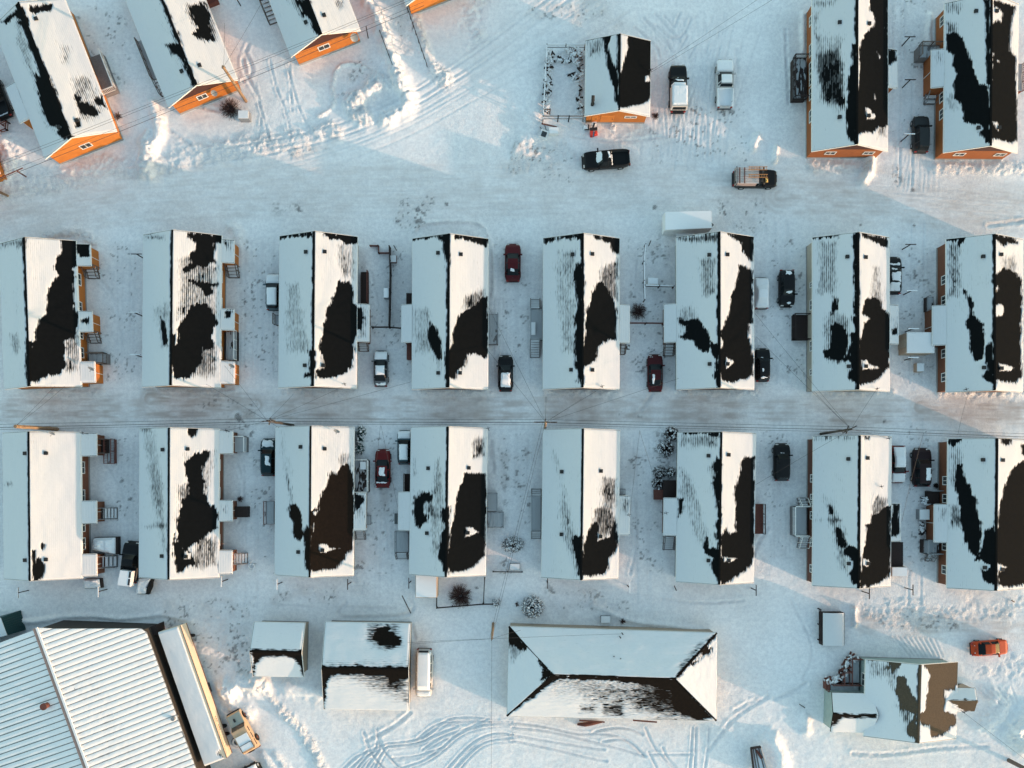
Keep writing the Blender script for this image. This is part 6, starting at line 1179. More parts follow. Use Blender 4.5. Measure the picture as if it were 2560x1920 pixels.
# tool truck with ladders
v4 = vehicle('pickup', 'work pickup with boards and ladders on its rack, parked on the upper street', (1888, 447), 0, 5.5, 2.15, BK, name='work_truck', cat='truck', canopy=(-.49, -.02, 1.75, mat('faded_canopy', (.40, .30, .26), .7)))
def on(root, name, mb, m, **k): return build(name, mb, m, root, local=True, **k)
M['board'] = mat('snowy_boards', (.66, .58, .54), .8, var=.2, scale=9)
for k in range(7):
    mb = MB(); y = -.98+k*.285; mb.box(-2.72+.1*(k == 0), y, 1.78+.02*(k % 2), .12, y+.25, 1.86+.02*(k % 2)); on(v4, 'board', mb, M['board'])
for x in (-2.3, -1.7): mb = MB(); mb.box(x, -1.0, 1.90, x+.1, .95, 1.96); on(v4, 'strap', mb, M['wood_red'])
for y0, y1, x1 in ((-.30, .05, 1.15), (.62, .98, 1.1)):
    mb = MB(); mb.bar((-1.2, y0, 2.02), (x1, y0, 2.02), .06); mb.bar((-1.2, y1, 2.02), (x1, y1, 2.02), .06)
    for k in range(8): x = -1.1+k*.3; mb.bar((x, y0, 2.02), (x, y1, 2.02), .035)
    on(v4, 'ladder', mb, mat('ladder_paint', (.55, .24, .08), .6))
for x in (.2, -2.6): mb = MB(); mb.bar((x, -1.05, 1.98), (x, 1.05, 1.98), .06); mb.bar((x, -1.05, 1.1), (x, -1.05, 1.98), .06); mb.bar((x, 1.05, 1.1), (x, 1.05, 1.98), .06); on(v4, 'rack_bar', mb, M['steel_dark'])
mb = MB(); mb.add([(1.1, -.62, 1.3), (1.45, -.62, 1.22), (1.4, -.2, 1.3), (1.05, -.15, 1.4), (1.25, -.55, 1.5)], [(0, 1, 4), (1, 2, 4), (2, 3, 4), (3, 0, 4), (3, 2, 1, 0)]); on(v4, 'yellow_rag', mb, mat('yellow_cloth', (.75, .50, .16), .8))

# tan wagon at the lower left (big wheels, row of side windows)
tw = W((608, 1828), .9); wag = thing('utility_wagon', 'boxy tan wagon with a pale green hood beside the long cream trailer', 'wagon', (tw.x, tw.y, gz(tw.x, tw.y)), R(119))
TC = mat('tan_paint', (.62, .42, .26), .5); GC = mat('pale_green_hood', (.38, .41, .36), .5)
mb = MB(); prof = [(-2.55, .55), (-2.55, 1.25), (-2.45, 1.75), (-2.2, 1.92), (.55, 1.92), (1.0, 1.35), (2.45, 1.15), (2.6, .95), (2.6, .5)]
n = len(prof); mb.add([(x, -.92, z) for x, z in prof]+[(x, .92, z) for x, z in prof], [tuple(range(n)), tuple(range(2*n-1, n-1, -1))]+[(i, n+i, n+(i+1) % n, (i+1) % n) for i in range(n)]); on(wag, 'body', mb, TC)
mb = MB(); mb.box8([(1.05, -.9, 1.345), (2.44, -.86, 1.155), (2.44, .86, 1.155), (1.05, .9, 1.345), (1.05, -.9, 1.40), (2.44, -.82, 1.21), (2.44, .82, 1.21), (1.05, .9, 1.40)]); hd = on(wag, 'hood', mb, GC)
mb = MB(); mb.box(1.5, -.02, 1.36, 1.95, .2, 1.40); on(hd, 'scoop', mb, M['steel_dark'])
mb = MB(); mb.box8([(.62, -.84, 1.85), (1.0, -.86, 1.37), (1.0, .86, 1.37), (.62, .84, 1.85), (.66, -.84, 1.89), (1.04, -.86, 1.41), (1.04, .86, 1.41), (.66, .84, 1.89)]); on(wag, 'windshield', mb, M['glass'])
for s in (-1, 1):
    for x0, x1 in ((-2.15, -1.35), (-1.2, -.45), (-.3, .4)):
        mb = MB(); mb.box8([(x0, s*.925, 1.2), (x1, s*.925, 1.2), (x1, s*.94, 1.2), (x0, s*.94, 1.2), (x0, s*.80, 1.78), (x1, s*.80, 1.78), (x1, s*.88, 1.78), (x0, s*.88, 1.78)]); on(wag, 'side_window', mb, mat('brown_glass', (.10, .06, .04), .2) if (s, x0) == (-1, -2.15) else M['glass'])
    for x in (-1.5, 1.75):
        mb = MB(); n_ = 18; mb.add([(x+.46*math.cos(2*math.pi*k/n_), s*(.88+dy), .46+.46*math.sin(2*math.pi*k/n_)) for dy in (-.14, .14) for k in range(n_)], [tuple(range(n_)), tuple(range(2*n_-1, n_-1, -1))]+[(k, n_+k, n_+(k+1) % n_, (k+1) % n_) for k in range(n_)]); w_ = on(wag, 'wheel', mb, M['black'])
        mb = MB(); mb.add([(x+.22*math.cos(2*math.pi*k/10), s*(1.03), .46+.22*math.sin(2*math.pi*k/10)) for k in range(10)]+[(x, s*1.05, .46)], [(k, (k+1) % 10, 10) for k in range(10)]); on(w_, 'rim', mb, M['wood_red'])
mb = MB(); mb.box(-2.1, -.78, 1.925, -.2, .78, 1.99); on(wag, 'snow_cover', mb, M['snow'])
mb = MB()
for a_, b_ in (((-2.25, -.8), (-2.25, .8)), ((-1.35, -.8), (-1.35, .8)), ((-2.25, -.8), (-1.35, -.8)), ((-2.25, .8), (-1.35, .8))): mb.bar((*a_, 2.02), (*b_, 2.02), .05)
on(wag, 'roof_rack', mb, M['steel_dark'])
mb = MB(); mb.bar((2.68, -.85, .75), (2.68, .85, .75), .14, .22); on(wag, 'front_bumper', mb, M['steel_dark']); mb = MB(); mb.bar((-2.62, -.9, .7), (-2.62, .9, .7), .14, .3); on(wag, 'rear_bumper', mb, M['wood_red'])
mb = MB(); mb.box(-2.66, -.35, .9, -2.56, .35, 1.5); on(wag, 'spare_carrier', mb, M['wood_dark'])
# long cream box trailer beside the hall
TLt, TRt, BRt, BLt = [W(p, 2.7) for p in (T(0, 3, 1368, 485), T(0, 3, 1556, 428), T(0, 3, 1958, 1572), T(0, 3, 1773, 1643))]
ct = (TLt+TRt+BRt+BLt)/4; tr = thing('box_trailer', 'very long cream sided box trailer with a snow roof beside the big metal hall', 'trailer', (ct.x, ct.y, 0)); CR = mat('cream_paint', (.74, .60, .44), .55, var=.06, scale=2)
q = [BLt, BRt, TRt, TLt]; mb = MB(); qbox(mb, q, .95, 2.70); body = build('body', mb, CR, tr)
mb = MB(); e0, e1 = BRt, TRt; out = Vector(((e1-e0).y, -(e1-e0).x, 0)).normalized()*.02
for z_, m_, hgt in ((2.68, 'wood_red', .10), (.98, 'wood_red', .12)):
    mb = MB(); mb.bar(Vector((e0.x, e0.y, z_))+out, Vector((e1.x, e1.y, z_))+out, .04, hgt); build('side_rail', mb, M['wood_red'], tr)
snow_sheet('roof_snow_open', (TLt, BLt, TRt-(TRt-TLt)*.10, BRt-(BRt-BLt)*.10), tr, pts_px(0, 3, [('b', [(1940, 1540), (1960, 1580), (1900, 1520)], 1.6)]), thick=.12, course=9)
dirn = (e0-e1).normalized()
M['mark'] = mat('faded_red_lettering', (.34, .14, .09), .6)
for row, (s_, hh_, t0_, t1_, stp) in enumerate(((1.75, .26, .70, .81, .27), (2.25, .10, .71, .97, .20), (1.55, .08, .82, .93, .33))):
    Lx = (e0-e1).length; x = t0_*Lx; k = 0
    mb = MB()
    while x < t1_*Lx:
        if (k % 5) != 3 or row: 
            a_ = e1+dirn*x+out*.6; b_ = e1+dirn*(x+stp*.55)+out*.6
            mb.add([(a_.x, a_.y, s_), (b_.x, b_.y, s_), (b_.x, b_.y, s_+hh_), (a_.x, a_.y, s_+hh_)], [(0, 1, 2, 3)])
        x += stp; k += 1
    build('lettering', mb, M['mark'], body)
for t_ in (.80, .86, .10):
    for s in (0, 1):
        p_ = (TRt if s else TLt).lerp(BRt if s else BLt, t_); mb = MB(); mb.torus((p_.x-out.x*8*(1 if s else -1), p_.y-out.y*8*(1 if s else -1), .5), .36, .15, 16, 6, 'y'); build('wheel', mb, M['black'], tr)
mb = MB(); mb.bar(TRt.lerp(BRt, .5)+Vector((0, 0, -2.0)), TLt.lerp(BLt, .5)+Vector((0, 0, -2.0)), 1.2, .5); build('undercarriage', mb, M['steel_dark'], tr)
# white box trailer at the upper street
q = [W(p, 2.5) for p in (T(2, 1, 1322, 328), T(2, 1, 1728, 312), T(2, 1, 1722, 162), T(2, 1, 1322, 172))]; c4 = sum(q, Vector())/4
bt = thing('cargo_trailer', 'white enclosed box trailer with a hitch, snow on top, above the sixth upper house', 'trailer', (c4.x, c4.y, 0)); mb = MB(); qbox(mb, q, .5, 2.45); build('body', mb, M['white'], bt)
mb = MB(); qbox(mb, [c4+(p-c4)*.985 for p in q], 2.452, 2.52); build('roof_snow', mb, M['snow'], bt)
mb = MB(); r0 = (q[1]+q[2])/2; tip = r0+Vector((.75, 0, 0)); tip.z = .5
for p_ in (q[1].lerp(q[2], .25), q[1].lerp(q[2], .75)): mb.bar((p_.x, p_.y, .5), tip, .1)
build('hitch', mb, M['steel_dark'], bt)
for t_ in (.42, .55):
    for a_, b_, s in ((q[0], q[1], 1), (q[3], q[2], -1)):
        p_ = a_.lerp(b_, t_); mb = MB(); mb.torus((p_.x, p_.y+.12*s, .36), .25, .11, 16, 6, 'y'); build('wheel', mb, M['black'], bt)
mb = MB(); p_, p2_ = q[0].lerp(q[1], .3), q[0].lerp(q[1], .66); mb.box8([(p_.x, p_.y-.28, .72), (p2_.x, p2_.y-.28, .72), (p2_.x, p2_.y, .72), (p_.x, p_.y, .72), (p_.x, p_.y-.28, .78), (p2_.x, p2_.y-.28, .78), (p2_.x, p2_.y, .78), (p_.x, p_.y, .78)]); build('fender', mb, M['snow'], bt)

def simple_box(name, lab, cat, c, r, rc, z, m, snow=True, parts=None, z0=0, rz=0, lid=None):
    q = rect_w(c, r, rc, z); c4 = sum(q, Vector())/4; t = thing(name, lab, cat, (c4.x, c4.y, 0)); mb = MB(); qbox(mb, q, z0, z); build('body', mb, m, t)
    if lid: mb = MB(); qbox(mb, [c4+(p-c4)*1.03 for p in q], z+.002, z+.05); build('lid', mb, lid, t)
    if snow: mb = MB(); zz = z+(.052 if lid else .002); qbox(mb, [c4+(p-c4)*.95 for p in q], zz, zz+.09); build('snow_cover', mb, M['snow'], t)
    return t
# shed left of the last upper house (snow roof, tan side)
sh = thing('shed', 'low shed with a flat snowy roof between the beige house and the last upper house', 'shed'); q = rect_w(3, 1, (1198, 1212, 1438, 1392), 2.1); c4 = sum(q, Vector())/4; sh.location = (c4.x, c4.y, 0)
mb = MB(); qi = [c4+(p-c4)*.97 for p in q]; qbox(mb, qi, 0, 2.05); build('wall', mb, M['tan'], sh); mb = MB(); qbox(mb, q, 2.054, 2.13); rf = build('roof', mb, M['trim'], sh)
snow_sheet('roof_snow_open', tuple(p+Vector((0, 0, .03)) for p in (q[0], q[3], q[1], q[2])), rf, thick=.08, course=9)
mb = MB(); p_ = q[0].lerp(q[3], .5); mb.bar((p_.x-.02, p_.y-.5, 1.0), (p_.x-.02, p_.y+.5, 1.0), .06, 1.8); build('door', mb, M['beige'], sh)
q = rect_w(3, 1, (1280, 1478, 1350, 1552), .8); cb = simple_box('storage_box', 'small tan box with a white snowy lid below the flat roofed shed', 'box', 3, 1, (1285, 1478, 1348, 1552), .8, M['tan'])
simple_box('storage_box', 'white crate with two dark slots inside the yard fence left of the sixth upper house', 'box', 2, 1, (1172, 742, 1262, 798), .8, M['white'])
simple_box('shed', 'small white roofed shed below the fourth lower house beside a bare bush', 'shed', 1, 3, (1378, -14, 1562, 188), 2.1, M['tan'])
simple_box('freezer_box', 'pale blue freezer box by the left wall of the last lower house', 'freezer', 3, 2, (1310, 1085, 1392, 1172), .9, M['metal'], lid=M['white'])
simple_box('storage_box', 'white roofed box at the lower right corner of the seventh lower house', 'box', 3, 2, (1068, 1582, 1202, 1662), 1.3, M['tan'])
simple_box('storage_box', 'low box with tan edge beside the stick pile left of the garage pen', 'box', 2, 0, (320, 1100, 402, 1155), .7, M['white'])
simple_box('hot_tub', 'square snow topped tub on the white railed deck of the third lower house', 'hot tub', 1, 2, (900, 670, 950, 740), 1.5, M['metal'], z0=.9)
simple_box('electrical_cabinet', 'small snow covered cabinet below the bare red bush near the leaning utility pole', 'cabinet', 0, 0, (2058, 955, 2148, 1025), 1.0, M['metal'])
simple_box('storage_box', 'rounded square tank lid half buried in snow above the hip roofed hall', 'tank', 2, 3, (768, 345, 850, 405), .5, M['metal'])
simple_box('playpen_box', 'low frame half buried in snow between the fourth and fifth lower houses', 'box', 2, 2, (-20, 1553, 68, 1607), .3, M['tarp'])
simple_box('propane_tank', 'white snow capped oval tank against the yard fence between third and fourth upper houses', 'tank', 1, 1, (1102, 828, 1148, 915), .9, M['metal'])
simple_box('planter_box', 'wooden tray at the top of the yard fence between third and fourth upper houses', 'box', 1, 1, (1160, 548, 1212, 608), .5, M['wood_red'])
# curved roof container with dark ends
q = rect_w(3, 3, (470, 318, 662, 600), 1.1); c4 = sum(q, Vector())/4; ct = thing('garden_shed', 'narrow white shed with a rounded snowy top near the lower right houses', 'shed', (c4.x, c4.y, 0)); mb = MB(); qbox(mb, q, 0, 1.05); build('body', mb, M['wood_dark'], ct)
nv = 14; nu = 8; V_ = []; 
for i in range(nv):
    for j in range(nu):
        a_ = i/(nv-1); b_ = j/(nu-1); p_ = q[0].lerp(q[1], a_).lerp(q[3].lerp(q[2], a_), b_); V_.append((p_.x-c4.x, p_.y-c4.y, 1.07+.32*math.sin(math.pi*min(1, a_*.8+.08))-(.2 if i in (0, nv-1) else 0)))
link('roof_snow', np_mesh('roof_snow', np.array(V_), grid_quads(nv, nu)), M['flat_roof_snow'], ct)
# teal container at left edge
q = [W(p, 2.4) for p in (T(0, 3, -260, 590), T(0, 3, 62, 512), T(0, 3, 5, 360), T(0, 3, -260, 420))]; c4 = sum(q, Vector())/4; gc = thing('shipping_container', 'dark teal ribbed container with a snowy top at the left photo edge', 'container', (c4.x, c4.y, 0))
mb = MB(); q2 = [p.copy() for p in q]; q2[1].x += .75; q2[2].x += .9; q2[2].y += .5; q2[1].y += .2
mb.box8([(p[0], p[1], 0) for p in q2]+[(p[0], p[1], 2.35) for p in q]); build('body', mb, M['fibre'], gc); mb = MB(); qbox(mb, q, 2.352, 2.45); build('roof_snow', mb, M['snow'], gc)
for k in range(9):
    a_ = q2[1].lerp(q2[2], k/8.5+.02); b_ = q[1].lerp(q[2], k/8.5+.02); mb = MB(); mb.bar((a_.x, a_.y, .05), (b_.x, b_.y, 2.3), .10); build('rib', mb, M['fibre'], gc)
# utility trailer at the bottom edge
q = [W(p, .8) for p in ((1887, 1945), (1925, 1945), (1902, 1867), (1878, 1871))]; c4 = sum(q, Vector())/4; ut = thing('utility_trailer', 'open trailer with dark rails and a brown log inside at the bottom photo edge', 'trailer', (c4.x, c4.y, 0))
mb = MB(); qbox(mb, q, .35, .5); build('bed', mb, M['snow'], ut)
for i in range(4): mb = MB(); a_, b_ = q[i], q[(i+1) % 4]; mb.bar((a_.x, a_.y, .72), (b_.x, b_.y, .72), .14, .45); build('side_board', mb, M['wood_dark'] if i in (2, 3) else M['board'], ut)
mb = MB(); a_, b_ = W((1891, 1876), .7), W((1904, 1895), .7); mb.tube([a_, b_], [.12, .18], 10); tag(build('log', mb, M['wood_red']), 'brown log lying in the open trailer at the bottom photo edge', 'log')
for k, t_ in enumerate((.25, .45, .8)): mb = MB(); a_ = q[3].lerp(q[2], t_); b_ = q[0].lerp(q[1], t_); mb.bar((a_.x, a_.y, .56), (b_.x, b_.y, .56), .1, .08); build('plank', mb, M['wood'], ut)
# snow draped pile beside the first lower house
def drape(name, lab, cat, pts, h, under='wood_dark'):
    q = [W(p, h) for p in pts]; c4 = sum(q, Vector())/4; t = thing(name, lab, cat, (c4.x, c4.y, 0)); n = 34
    u, v = np.meshgrid(np.linspace(0, 1, n), np.linspace(0, 1, n), indexing='ij'); A_, B_, C_, D_ = [np.array(p) for p in q]
    P_ = (A_*(1-u[..., None])+B_*u[..., None])*(1-v[..., None])+(D_*(1-u[..., None])+C_*u[..., None])*v[..., None]
    e = np.minimum(np.minimum(u, 1-u), np.minimum(v, 1-v)); z = h*(.72+.28*np.clip(e*5, 0, 1))+.16*vnoise(P_[..., 0]*1.5, P_[..., 1], .5, 3)+.1*vnoise(P_[..., 0], P_[..., 1]*3, .4, 4)
    z = np.where(e <= 0, .12, z); P_[..., 2] = z; link('snow_cover', np_mesh('snow_cover', (P_-np.array(t.location)).reshape(-1, 3), grid_quads(n, n)), M['snow'], t)
    mb = MB(); qbox(mb, [c4+(p-c4)*1.02+Vector((.12, 0, 0)) for p in q], 0, h*.62); build('load', mb, M[under], t); return t
drape('covered_pile', 'lumpy tarp covered pile under snow on the right of the first lower house', 'pile', (T(0, 2, 765, 1440), T(0, 2, 985, 1475), T(0, 2, 985, 1325), T(0, 2, 790, 1330)), 1.3)
drape('covered_pile', 'low snow topped platform under the last porch of the first lower house', 'pile', (T(0, 3, 712, 112), T(0, 3, 860, 105), T(0, 3, 850, 25), T(0, 3, 712, 30)), .8)
drape('snowmobile_trailer', 'small dark trailer heaped with snow at the foot of the second lower house', 'trailer', (T(0, 3, 1165, 160), T(0, 3, 1262, 160), T(0, 3, 1300, 22), T(0, 3, 1190, 20)), .9, 'black')
mb = MB(); mb.tube([W(T(0, 3, 1275, 150), .5), W(T(0, 3, 1300, 90), .7), W(T(0, 3, 1312, 30), .5)], [.28, .35, .25], 8); mb.bar(W(T(0, 3, 1262, 100), .95), W(T(0, 3, 1320, 88), .95), .07); tag(build('snowmobile', mb, M['black']), 'black snowmobile like machine beside the snow heaped trailer', 'snowmobile')

# ------------------------------------------------------------------ utility poles and wires
def pole(lab, base, top, z, arms=(), m='pole', r0=.17, r1=.12, lamp=None, extra=None):
    b = W(base, 0); zt = z; t = W(top, zt); ob = thing('utility_pole', lab, 'utility pole', (b.x, b.y, 0), 0, 'utility poles')
    mb = MB(); mb.tube([(b.x, b.y, -.3), t], [r0, r1], 12); build('pole', mb, M[m], ob)
    for (dx, dy, ln, dz) in arms:
        d = Vector((dx, dy, 0)).normalized(); c_ = t+Vector((0, 0, -dz)); mb = MB(); mb.bar(c_-d*ln/2, c_+d*ln/2, .11, .13); ar = build('crossarm', mb, M['pole_dark'], ob)
        for k in (-.46, -.2, .2, .46): mb = MB(); p_ = c_+d*ln*k; mb.cyl(p_, .05, p_.z+.06, p_.z+.22, 8, .03); build('insulator', mb, M['metal'], ar)
    if lamp:
        e = W(lamp, zt-.6); mb = MB(); mb.bar(t+Vector((0, 0, -1.0)), e, .07); l_ = build('lamp_arm', mb, M['metal'], ob); mb = MB(); d = (e-t); d.z = 0; d.normalize(); mb.bar(e-d*.1, e+d*.55, .24, .12); build('lamp_head', mb, M['metal'], l_)
    mb = MB(); mb.cyl(t+Vector((.2, .12, 0)), .16, t.z-1.3, t.z-.7, 10); 
    if extra: build('transformer', mb, M['metal'], ob)
    return t
P1 = pole('leaning tan pole lying across the upper edge of the first lower house', (143, 1072.5), (38, 1066), 8.1, r0=.24, r1=.20)
P2 = pole('utility pole with many wires above the third lower house', (733, 1063), (668, 1052), 9.3, arms=((1, .1, 1.6, .3), (.2, 1, .8, .9)), m='pole_dark', extra=1)
P3 = pole('utility pole with a street lamp arm at the corner of the fifth lower house', (1362.5, 1070), (1364, 1055), 9.8, arms=((1, 0, 2.6, .3), (.1, 1, 1.0, .9)), m='pole', lamp=(1365, 1004))
P4 = pole('dark utility pole above the seventh lower house', (2052, 1084.5), (2128, 1073), 9.1, arms=((1, .5, 1.8, .4), (.3, 1, 1.0, 1.0)), m='pole_dark')
P5 = pole('tan utility pole leaning outward at the corner of the second orange house', (615, 253), (557, 166), 8.1, arms=((.5, .25, .4, .3),), r0=.20, r1=.15)
P6 = pole('short looking pole between the brown roofed garage and the hip roofed hall', (1233, 1558.5), (1229.6, 1597), 9.2, arms=((.2, 1, .5, .2),))
P7 = pole('thick grey pole at the lower right photo corner', (2522, 1901), (2660, 1972), 9.5, m='wood', r0=.26, r1=.2)
def wire(a, b, lab, r=.018, sag=.25, n=14):
    a = Vector(a); b = Vector(b); pts = []
    for i in range(n+1): t_ = i/n; p_ = a.lerp(b, t_); p_.z -= sag*4*t_*(1-t_); pts.append(p_)
    mb = MB(); mb.tube(pts, r, 5); tag(build('power_line', mb, M['wire']), lab, 'power line', 'overhead wires')
def up(p, dz=0, dx=0, dy=0): return (p[0]+dx, p[1]+dy, p[2]+dz)
PL = W((-260, 1072), 8.5); PR = W((2760, 1098), 9.0)
mains = [('the left edge and the leaning tan pole', PL, P1), ('the leaning tan pole and the pole above the third lower house', P1, P2), ('the poles above the third and the fifth lower house', P2, P3), ('the lamp arm pole and the dark pole further right', P3, P4), ('the dark pole above the seventh lower house and the right edge', P4, PR)]
for nm, a_, b_ in mains:
    for k, (dz, dy, rr, w_) in enumerate(((-.25, .30, .018, 'upper thin'), (-.25, -.30, .018, 'lower thin'), (-.9, 0, .030, 'thick middle'))): wire(up(a_, dz, 0, dy), up(b_, dz, 0, dy), f'{w_} wire between {nm}', rr, .35)
def wp3(c, r, x, y, z): return W(T(c, r, x, y), z)
WR = [(P1, wp3(0, 2, 470, 20, 4), 'first upper house'), (P1, wp3(0, 2, 560, 20, 4), 'first upper house, right strand'), (P2, wp3(0, 2, 1780, 0, 4), 'second upper house'), (P2, wp3(0, 1, 1940, 1500, 3.6), 'last porch of the second upper house'),
      (P2, wp3(1, 2, 320, 90, 3.5), 'near corner of the third upper house'), (P2, wp3(1, 2, 745, 25, 4.3), 'end of the third upper house'), (P2, wp3(1, 1, 1340, 1640, 3.6), 'left corner of the fourth upper house'), (P2, wp3(0, 2, 1945, 405, 3.8), 'first porch of the second lower house'),
      (P2, wp3(1, 2, 200, 380, 3.6), 'third lower house'), (P3, wp3(1, 1, 2005, 1370, 3.4), 'right side of the fourth upper house'), (P3, wp3(1, 1, 2012, 1000, 3.2), 'porch side of the fourth upper house'), (P3, wp3(2, 2, 785, 25, 4.3), 'end of the fifth upper house'), (P3, wp3(2, 2, 600, 130, 4), 'fifth upper house, short strand'),
      (P3, wp3(2, 1, 1440, 1610, 3.6), 'sixth upper house'), (P4, wp3(3, 2, 940, 45, 4.2), 'end of the beige house'), (P4, wp3(3, 2, 395, 60, 4), 'left corner of the beige house'), (P4, wp3(2, 1, 2110, 1250, 3.6), 'right side of the sixth upper house'), (P4, wp3(2, 1, 2100, 1050, 3.6), 'upper right side of the sixth upper house'),
      (P4, wp3(2, 2, 2105, 870, 3.4), 'right side of the sixth lower house'), (P4, wp3(3, 2, 1040, 465, 4.2), 'upper corner of the seventh lower house'), (wp3(1, 2, 1075, 360, 8.4), wp3(1, 2, 1020, 830, 3), 'red sedan side, left strand'), (wp3(1, 2, 1080, 360, 8.4), wp3(1, 2, 1222, 1060, 3), 'porch of the fourth lower house'),
      (wp3(2, 2, 1105, 400, 8.4), wp3(2, 2, 1018, 1130, 3.4), 'porch of the fifth lower house'), (wp3(2, 2, 1105, 410, 8.4), wp3(2, 2, 1215, 760, 2.5), 'dark thicket corner'), (wp3(3, 2, 1345, 420, 8.4), wp3(3, 2, 1155, 1190, 3.4), 'porch of the seventh lower house'),
      (P6, wp3(1, 3, 1310, 575, 3.4), 'brown roofed garage'), (P6, wp3(1, 3, 1325, 590, 3.2), 'garage, lower strand'), (P6, wp3(2, 3, 75, 468, 3.4), 'upper left corner of the hip roofed hall'), (P6, wp3(2, 3, 955, 500, 4.2), 'hip roofed hall, long strand'), (up(P3, -.4), up(P6, -.2), 'short pole down the yard, right strand'), (up(P3, -.4, -.3), up(P6, -.2, -.25), 'short pole down the yard, left strand'),
      (P6, W((1227, 2120), 9), 'bottom photo edge'), (wp3(2, 0, 1200, 610, 3.2), W((1980, -60), 8.5), 'top edge from the orange garage, upper strand'), (wp3(2, 0, 1200, 625, 3.2), W((1995, -40), 8.5), 'top edge from the orange garage, lower strand'), (wp3(3, 3, 1665, 1160, 3.4), P7, 'grey corner pole from the lower right house'),
      (W(T(0, 0, 1930, 580), 8), wp3(0, 0, 1940, 200, 4), 'second orange house'), (W(T(0, 0, 1930, 580), 8), W((680, -40), 8), 'top edge from the tan pole'), (wp3(3, 2, 1640, 440, 8.4), wp3(3, 1, 1740, 1710, 3.9), 'last upper house')]
for a_, b_, nm in WR: wire(a_, b_, 'thin overhead wire to the '+nm, .014, .15)
for k, (y0, y1, rr, nm) in enumerate(((448, 26, .024, 'thick black cable'), (405, -8, .016, 'upper thin wire'), (412, -2, .016, 'second thin wire'), (436, 16, .014, 'third thin wire'))):
    wire(W((-60, y0+24), 7.5), W((1060, y1-12), 7.5), f'{nm} strung across the upper left orange houses', rr, .3, 20)
# clothes line posts
def tpost(px, d, snow=False, lab=''):
    z = 2.0; t = W(px, z); b = t.copy(); b.z = 0; ob = thing('clothesline_post', lab, 'post', (b.x, b.y, 0), 0, 'clothes line posts'); m = M['white'] if snow else M['wood_dark']
    mb = MB(); mb.bar((b.x, b.y, -.1), t, .10); build('post', mb, M['wood_dark'], ob); dv = Vector((1, 0, 0)) if d == 'h' else Vector((0, 1, 0)); mb = MB(); mb.bar(t-dv*.66, t+dv*.66, .09, .09); build('crossbar', mb, M['wood_dark'], ob)
    if snow: mb = MB(); mb.bar(t-dv*.66+Vector((0, 0, .09)), t+dv*.66+Vector((0, 0, .09)), .11, .07); build('snow_cap', mb, M['snow'], ob)
TP = [((2275, 92), 'h', 0, 'topmost dark T post between the two upper right houses'), ((2276, 199), 'h', 0, 'second dark T post between the two upper right houses'), ((2273, 335.5), 'h', 1, 'snow capped T post beside the dark grey suv'),
      ((2277, 611), 'h', 0, 'dark T post above the bare dirt patch right of the beige house'), ((2279, 727), 'h', 1, 'snow capped T post below the bare dirt patch'), ((2283, 822), 'h', 1, 'snow capped T post just above the flat roofed shed'), ((2282, 894), 'h', 1, 'snow capped T post just below the flat roofed shed'),
      ((45, 1482), 'v', 1, 'T post below the first lower house, near the left edge'), ((246, 1479), 'v', 1, 'T post below the last porch of the first lower house'), ((554, 1454), 'v', 1, 'T post at the foot of the second lower house'), ((692.6, 1461), 'v', 1, 'T post below the left corner of the third lower house'),
      ((869, 1461), 'v', 0, 'T post below the right corner of the third lower house'), ((1022, 1458), 'v', 0, 'T post left of the small white roofed shed'), ((1574, 1469), 'v', 1, 'T post below the right corner of the fifth lower house'), ((1890.5, 1476), 'v', 0, 'T post below the right corner of the sixth lower house'),
      ((2173.5, 1484), 'v', 0, 'T post below the right part of the seventh lower house'), ((2282.5, 1475), 'v', 0, 'T post between the feet of the last two lower houses'), ((341, 635), 'h', 0, 'upper T post beside the left eave of the second upper house'), ((335, 781), 'h', 1, 'middle T post beside the left eave of the second upper house'), ((338, 887), 'h', 1, 'lower T post beside the left eave of the second upper house'), ((1369, 1458), 'v', 0, 'T post below the left corner of the fifth lower house')]
for p_, d_, s_, l_ in TP: tpost(p_, d_, bool(s_), l_)
b = W((67, 443), 0); t = W((43, 428), 2.3); ob = thing('clothesline_post', 'leaning brown pole with a long crossbar left of the first orange house', 'post', (b.x, b.y, 0)); mb = MB(); mb.bar(b, t, .12); build('post', mb, M['wood_red'], ob); mb = MB(); mb.bar(W((0, 445), 2.3), W((57, 420), 2.3), .10); build('crossbar', mb, M['wood_red'], ob)
mb = MB(); mb.bar(W((-6, 478), .5), W((20, 490), .5), .28); tag(build('timber', mb, M['pole']), 'pale timber stub at the left photo edge below the leaning brown post', 'timber')
for (a_, b_, lab, m_, w_) in ((T(1, 0, 1068, 265)+(.7,), T(1, 0, 1205, 630)+(.7,), 'thin dark rail fence left of the long snow bank', 'wood_dark', .06), (T(1, 0, 1305, 60)+(.7,), T(1, 0, 1472, 545)+(.7,), 'thin dark rail fence right of the long snow bank', 'wood_dark', .06),
        (T(2, 3, -25, 1622-1440*0)+(.5,), T(2, 3, 0, 0)+(.5,), '', None, 0), (T(0, 0, 955, 230)+(.8,), T(0, 0, 955, 230)+(.8,), '', None, 0)):
    if not m_: continue
    A_ = W(a_[:2], 1.0); B_ = W(b_[:2], 1.0); ob = thing('rail_fence', lab, 'fence', (A_.x, A_.y, 0)); mb = MB(); mb.bar(A_, B_, .07, .12); build('rail', mb, M[m_], ob)
    for k in range(8): p_ = A_.lerp(B_, k/7); mb = MB(); mb.bar((p_.x, p_.y, -.1), (p_.x, p_.y, 1.1), .09); build('post', mb, M[m_], ob)
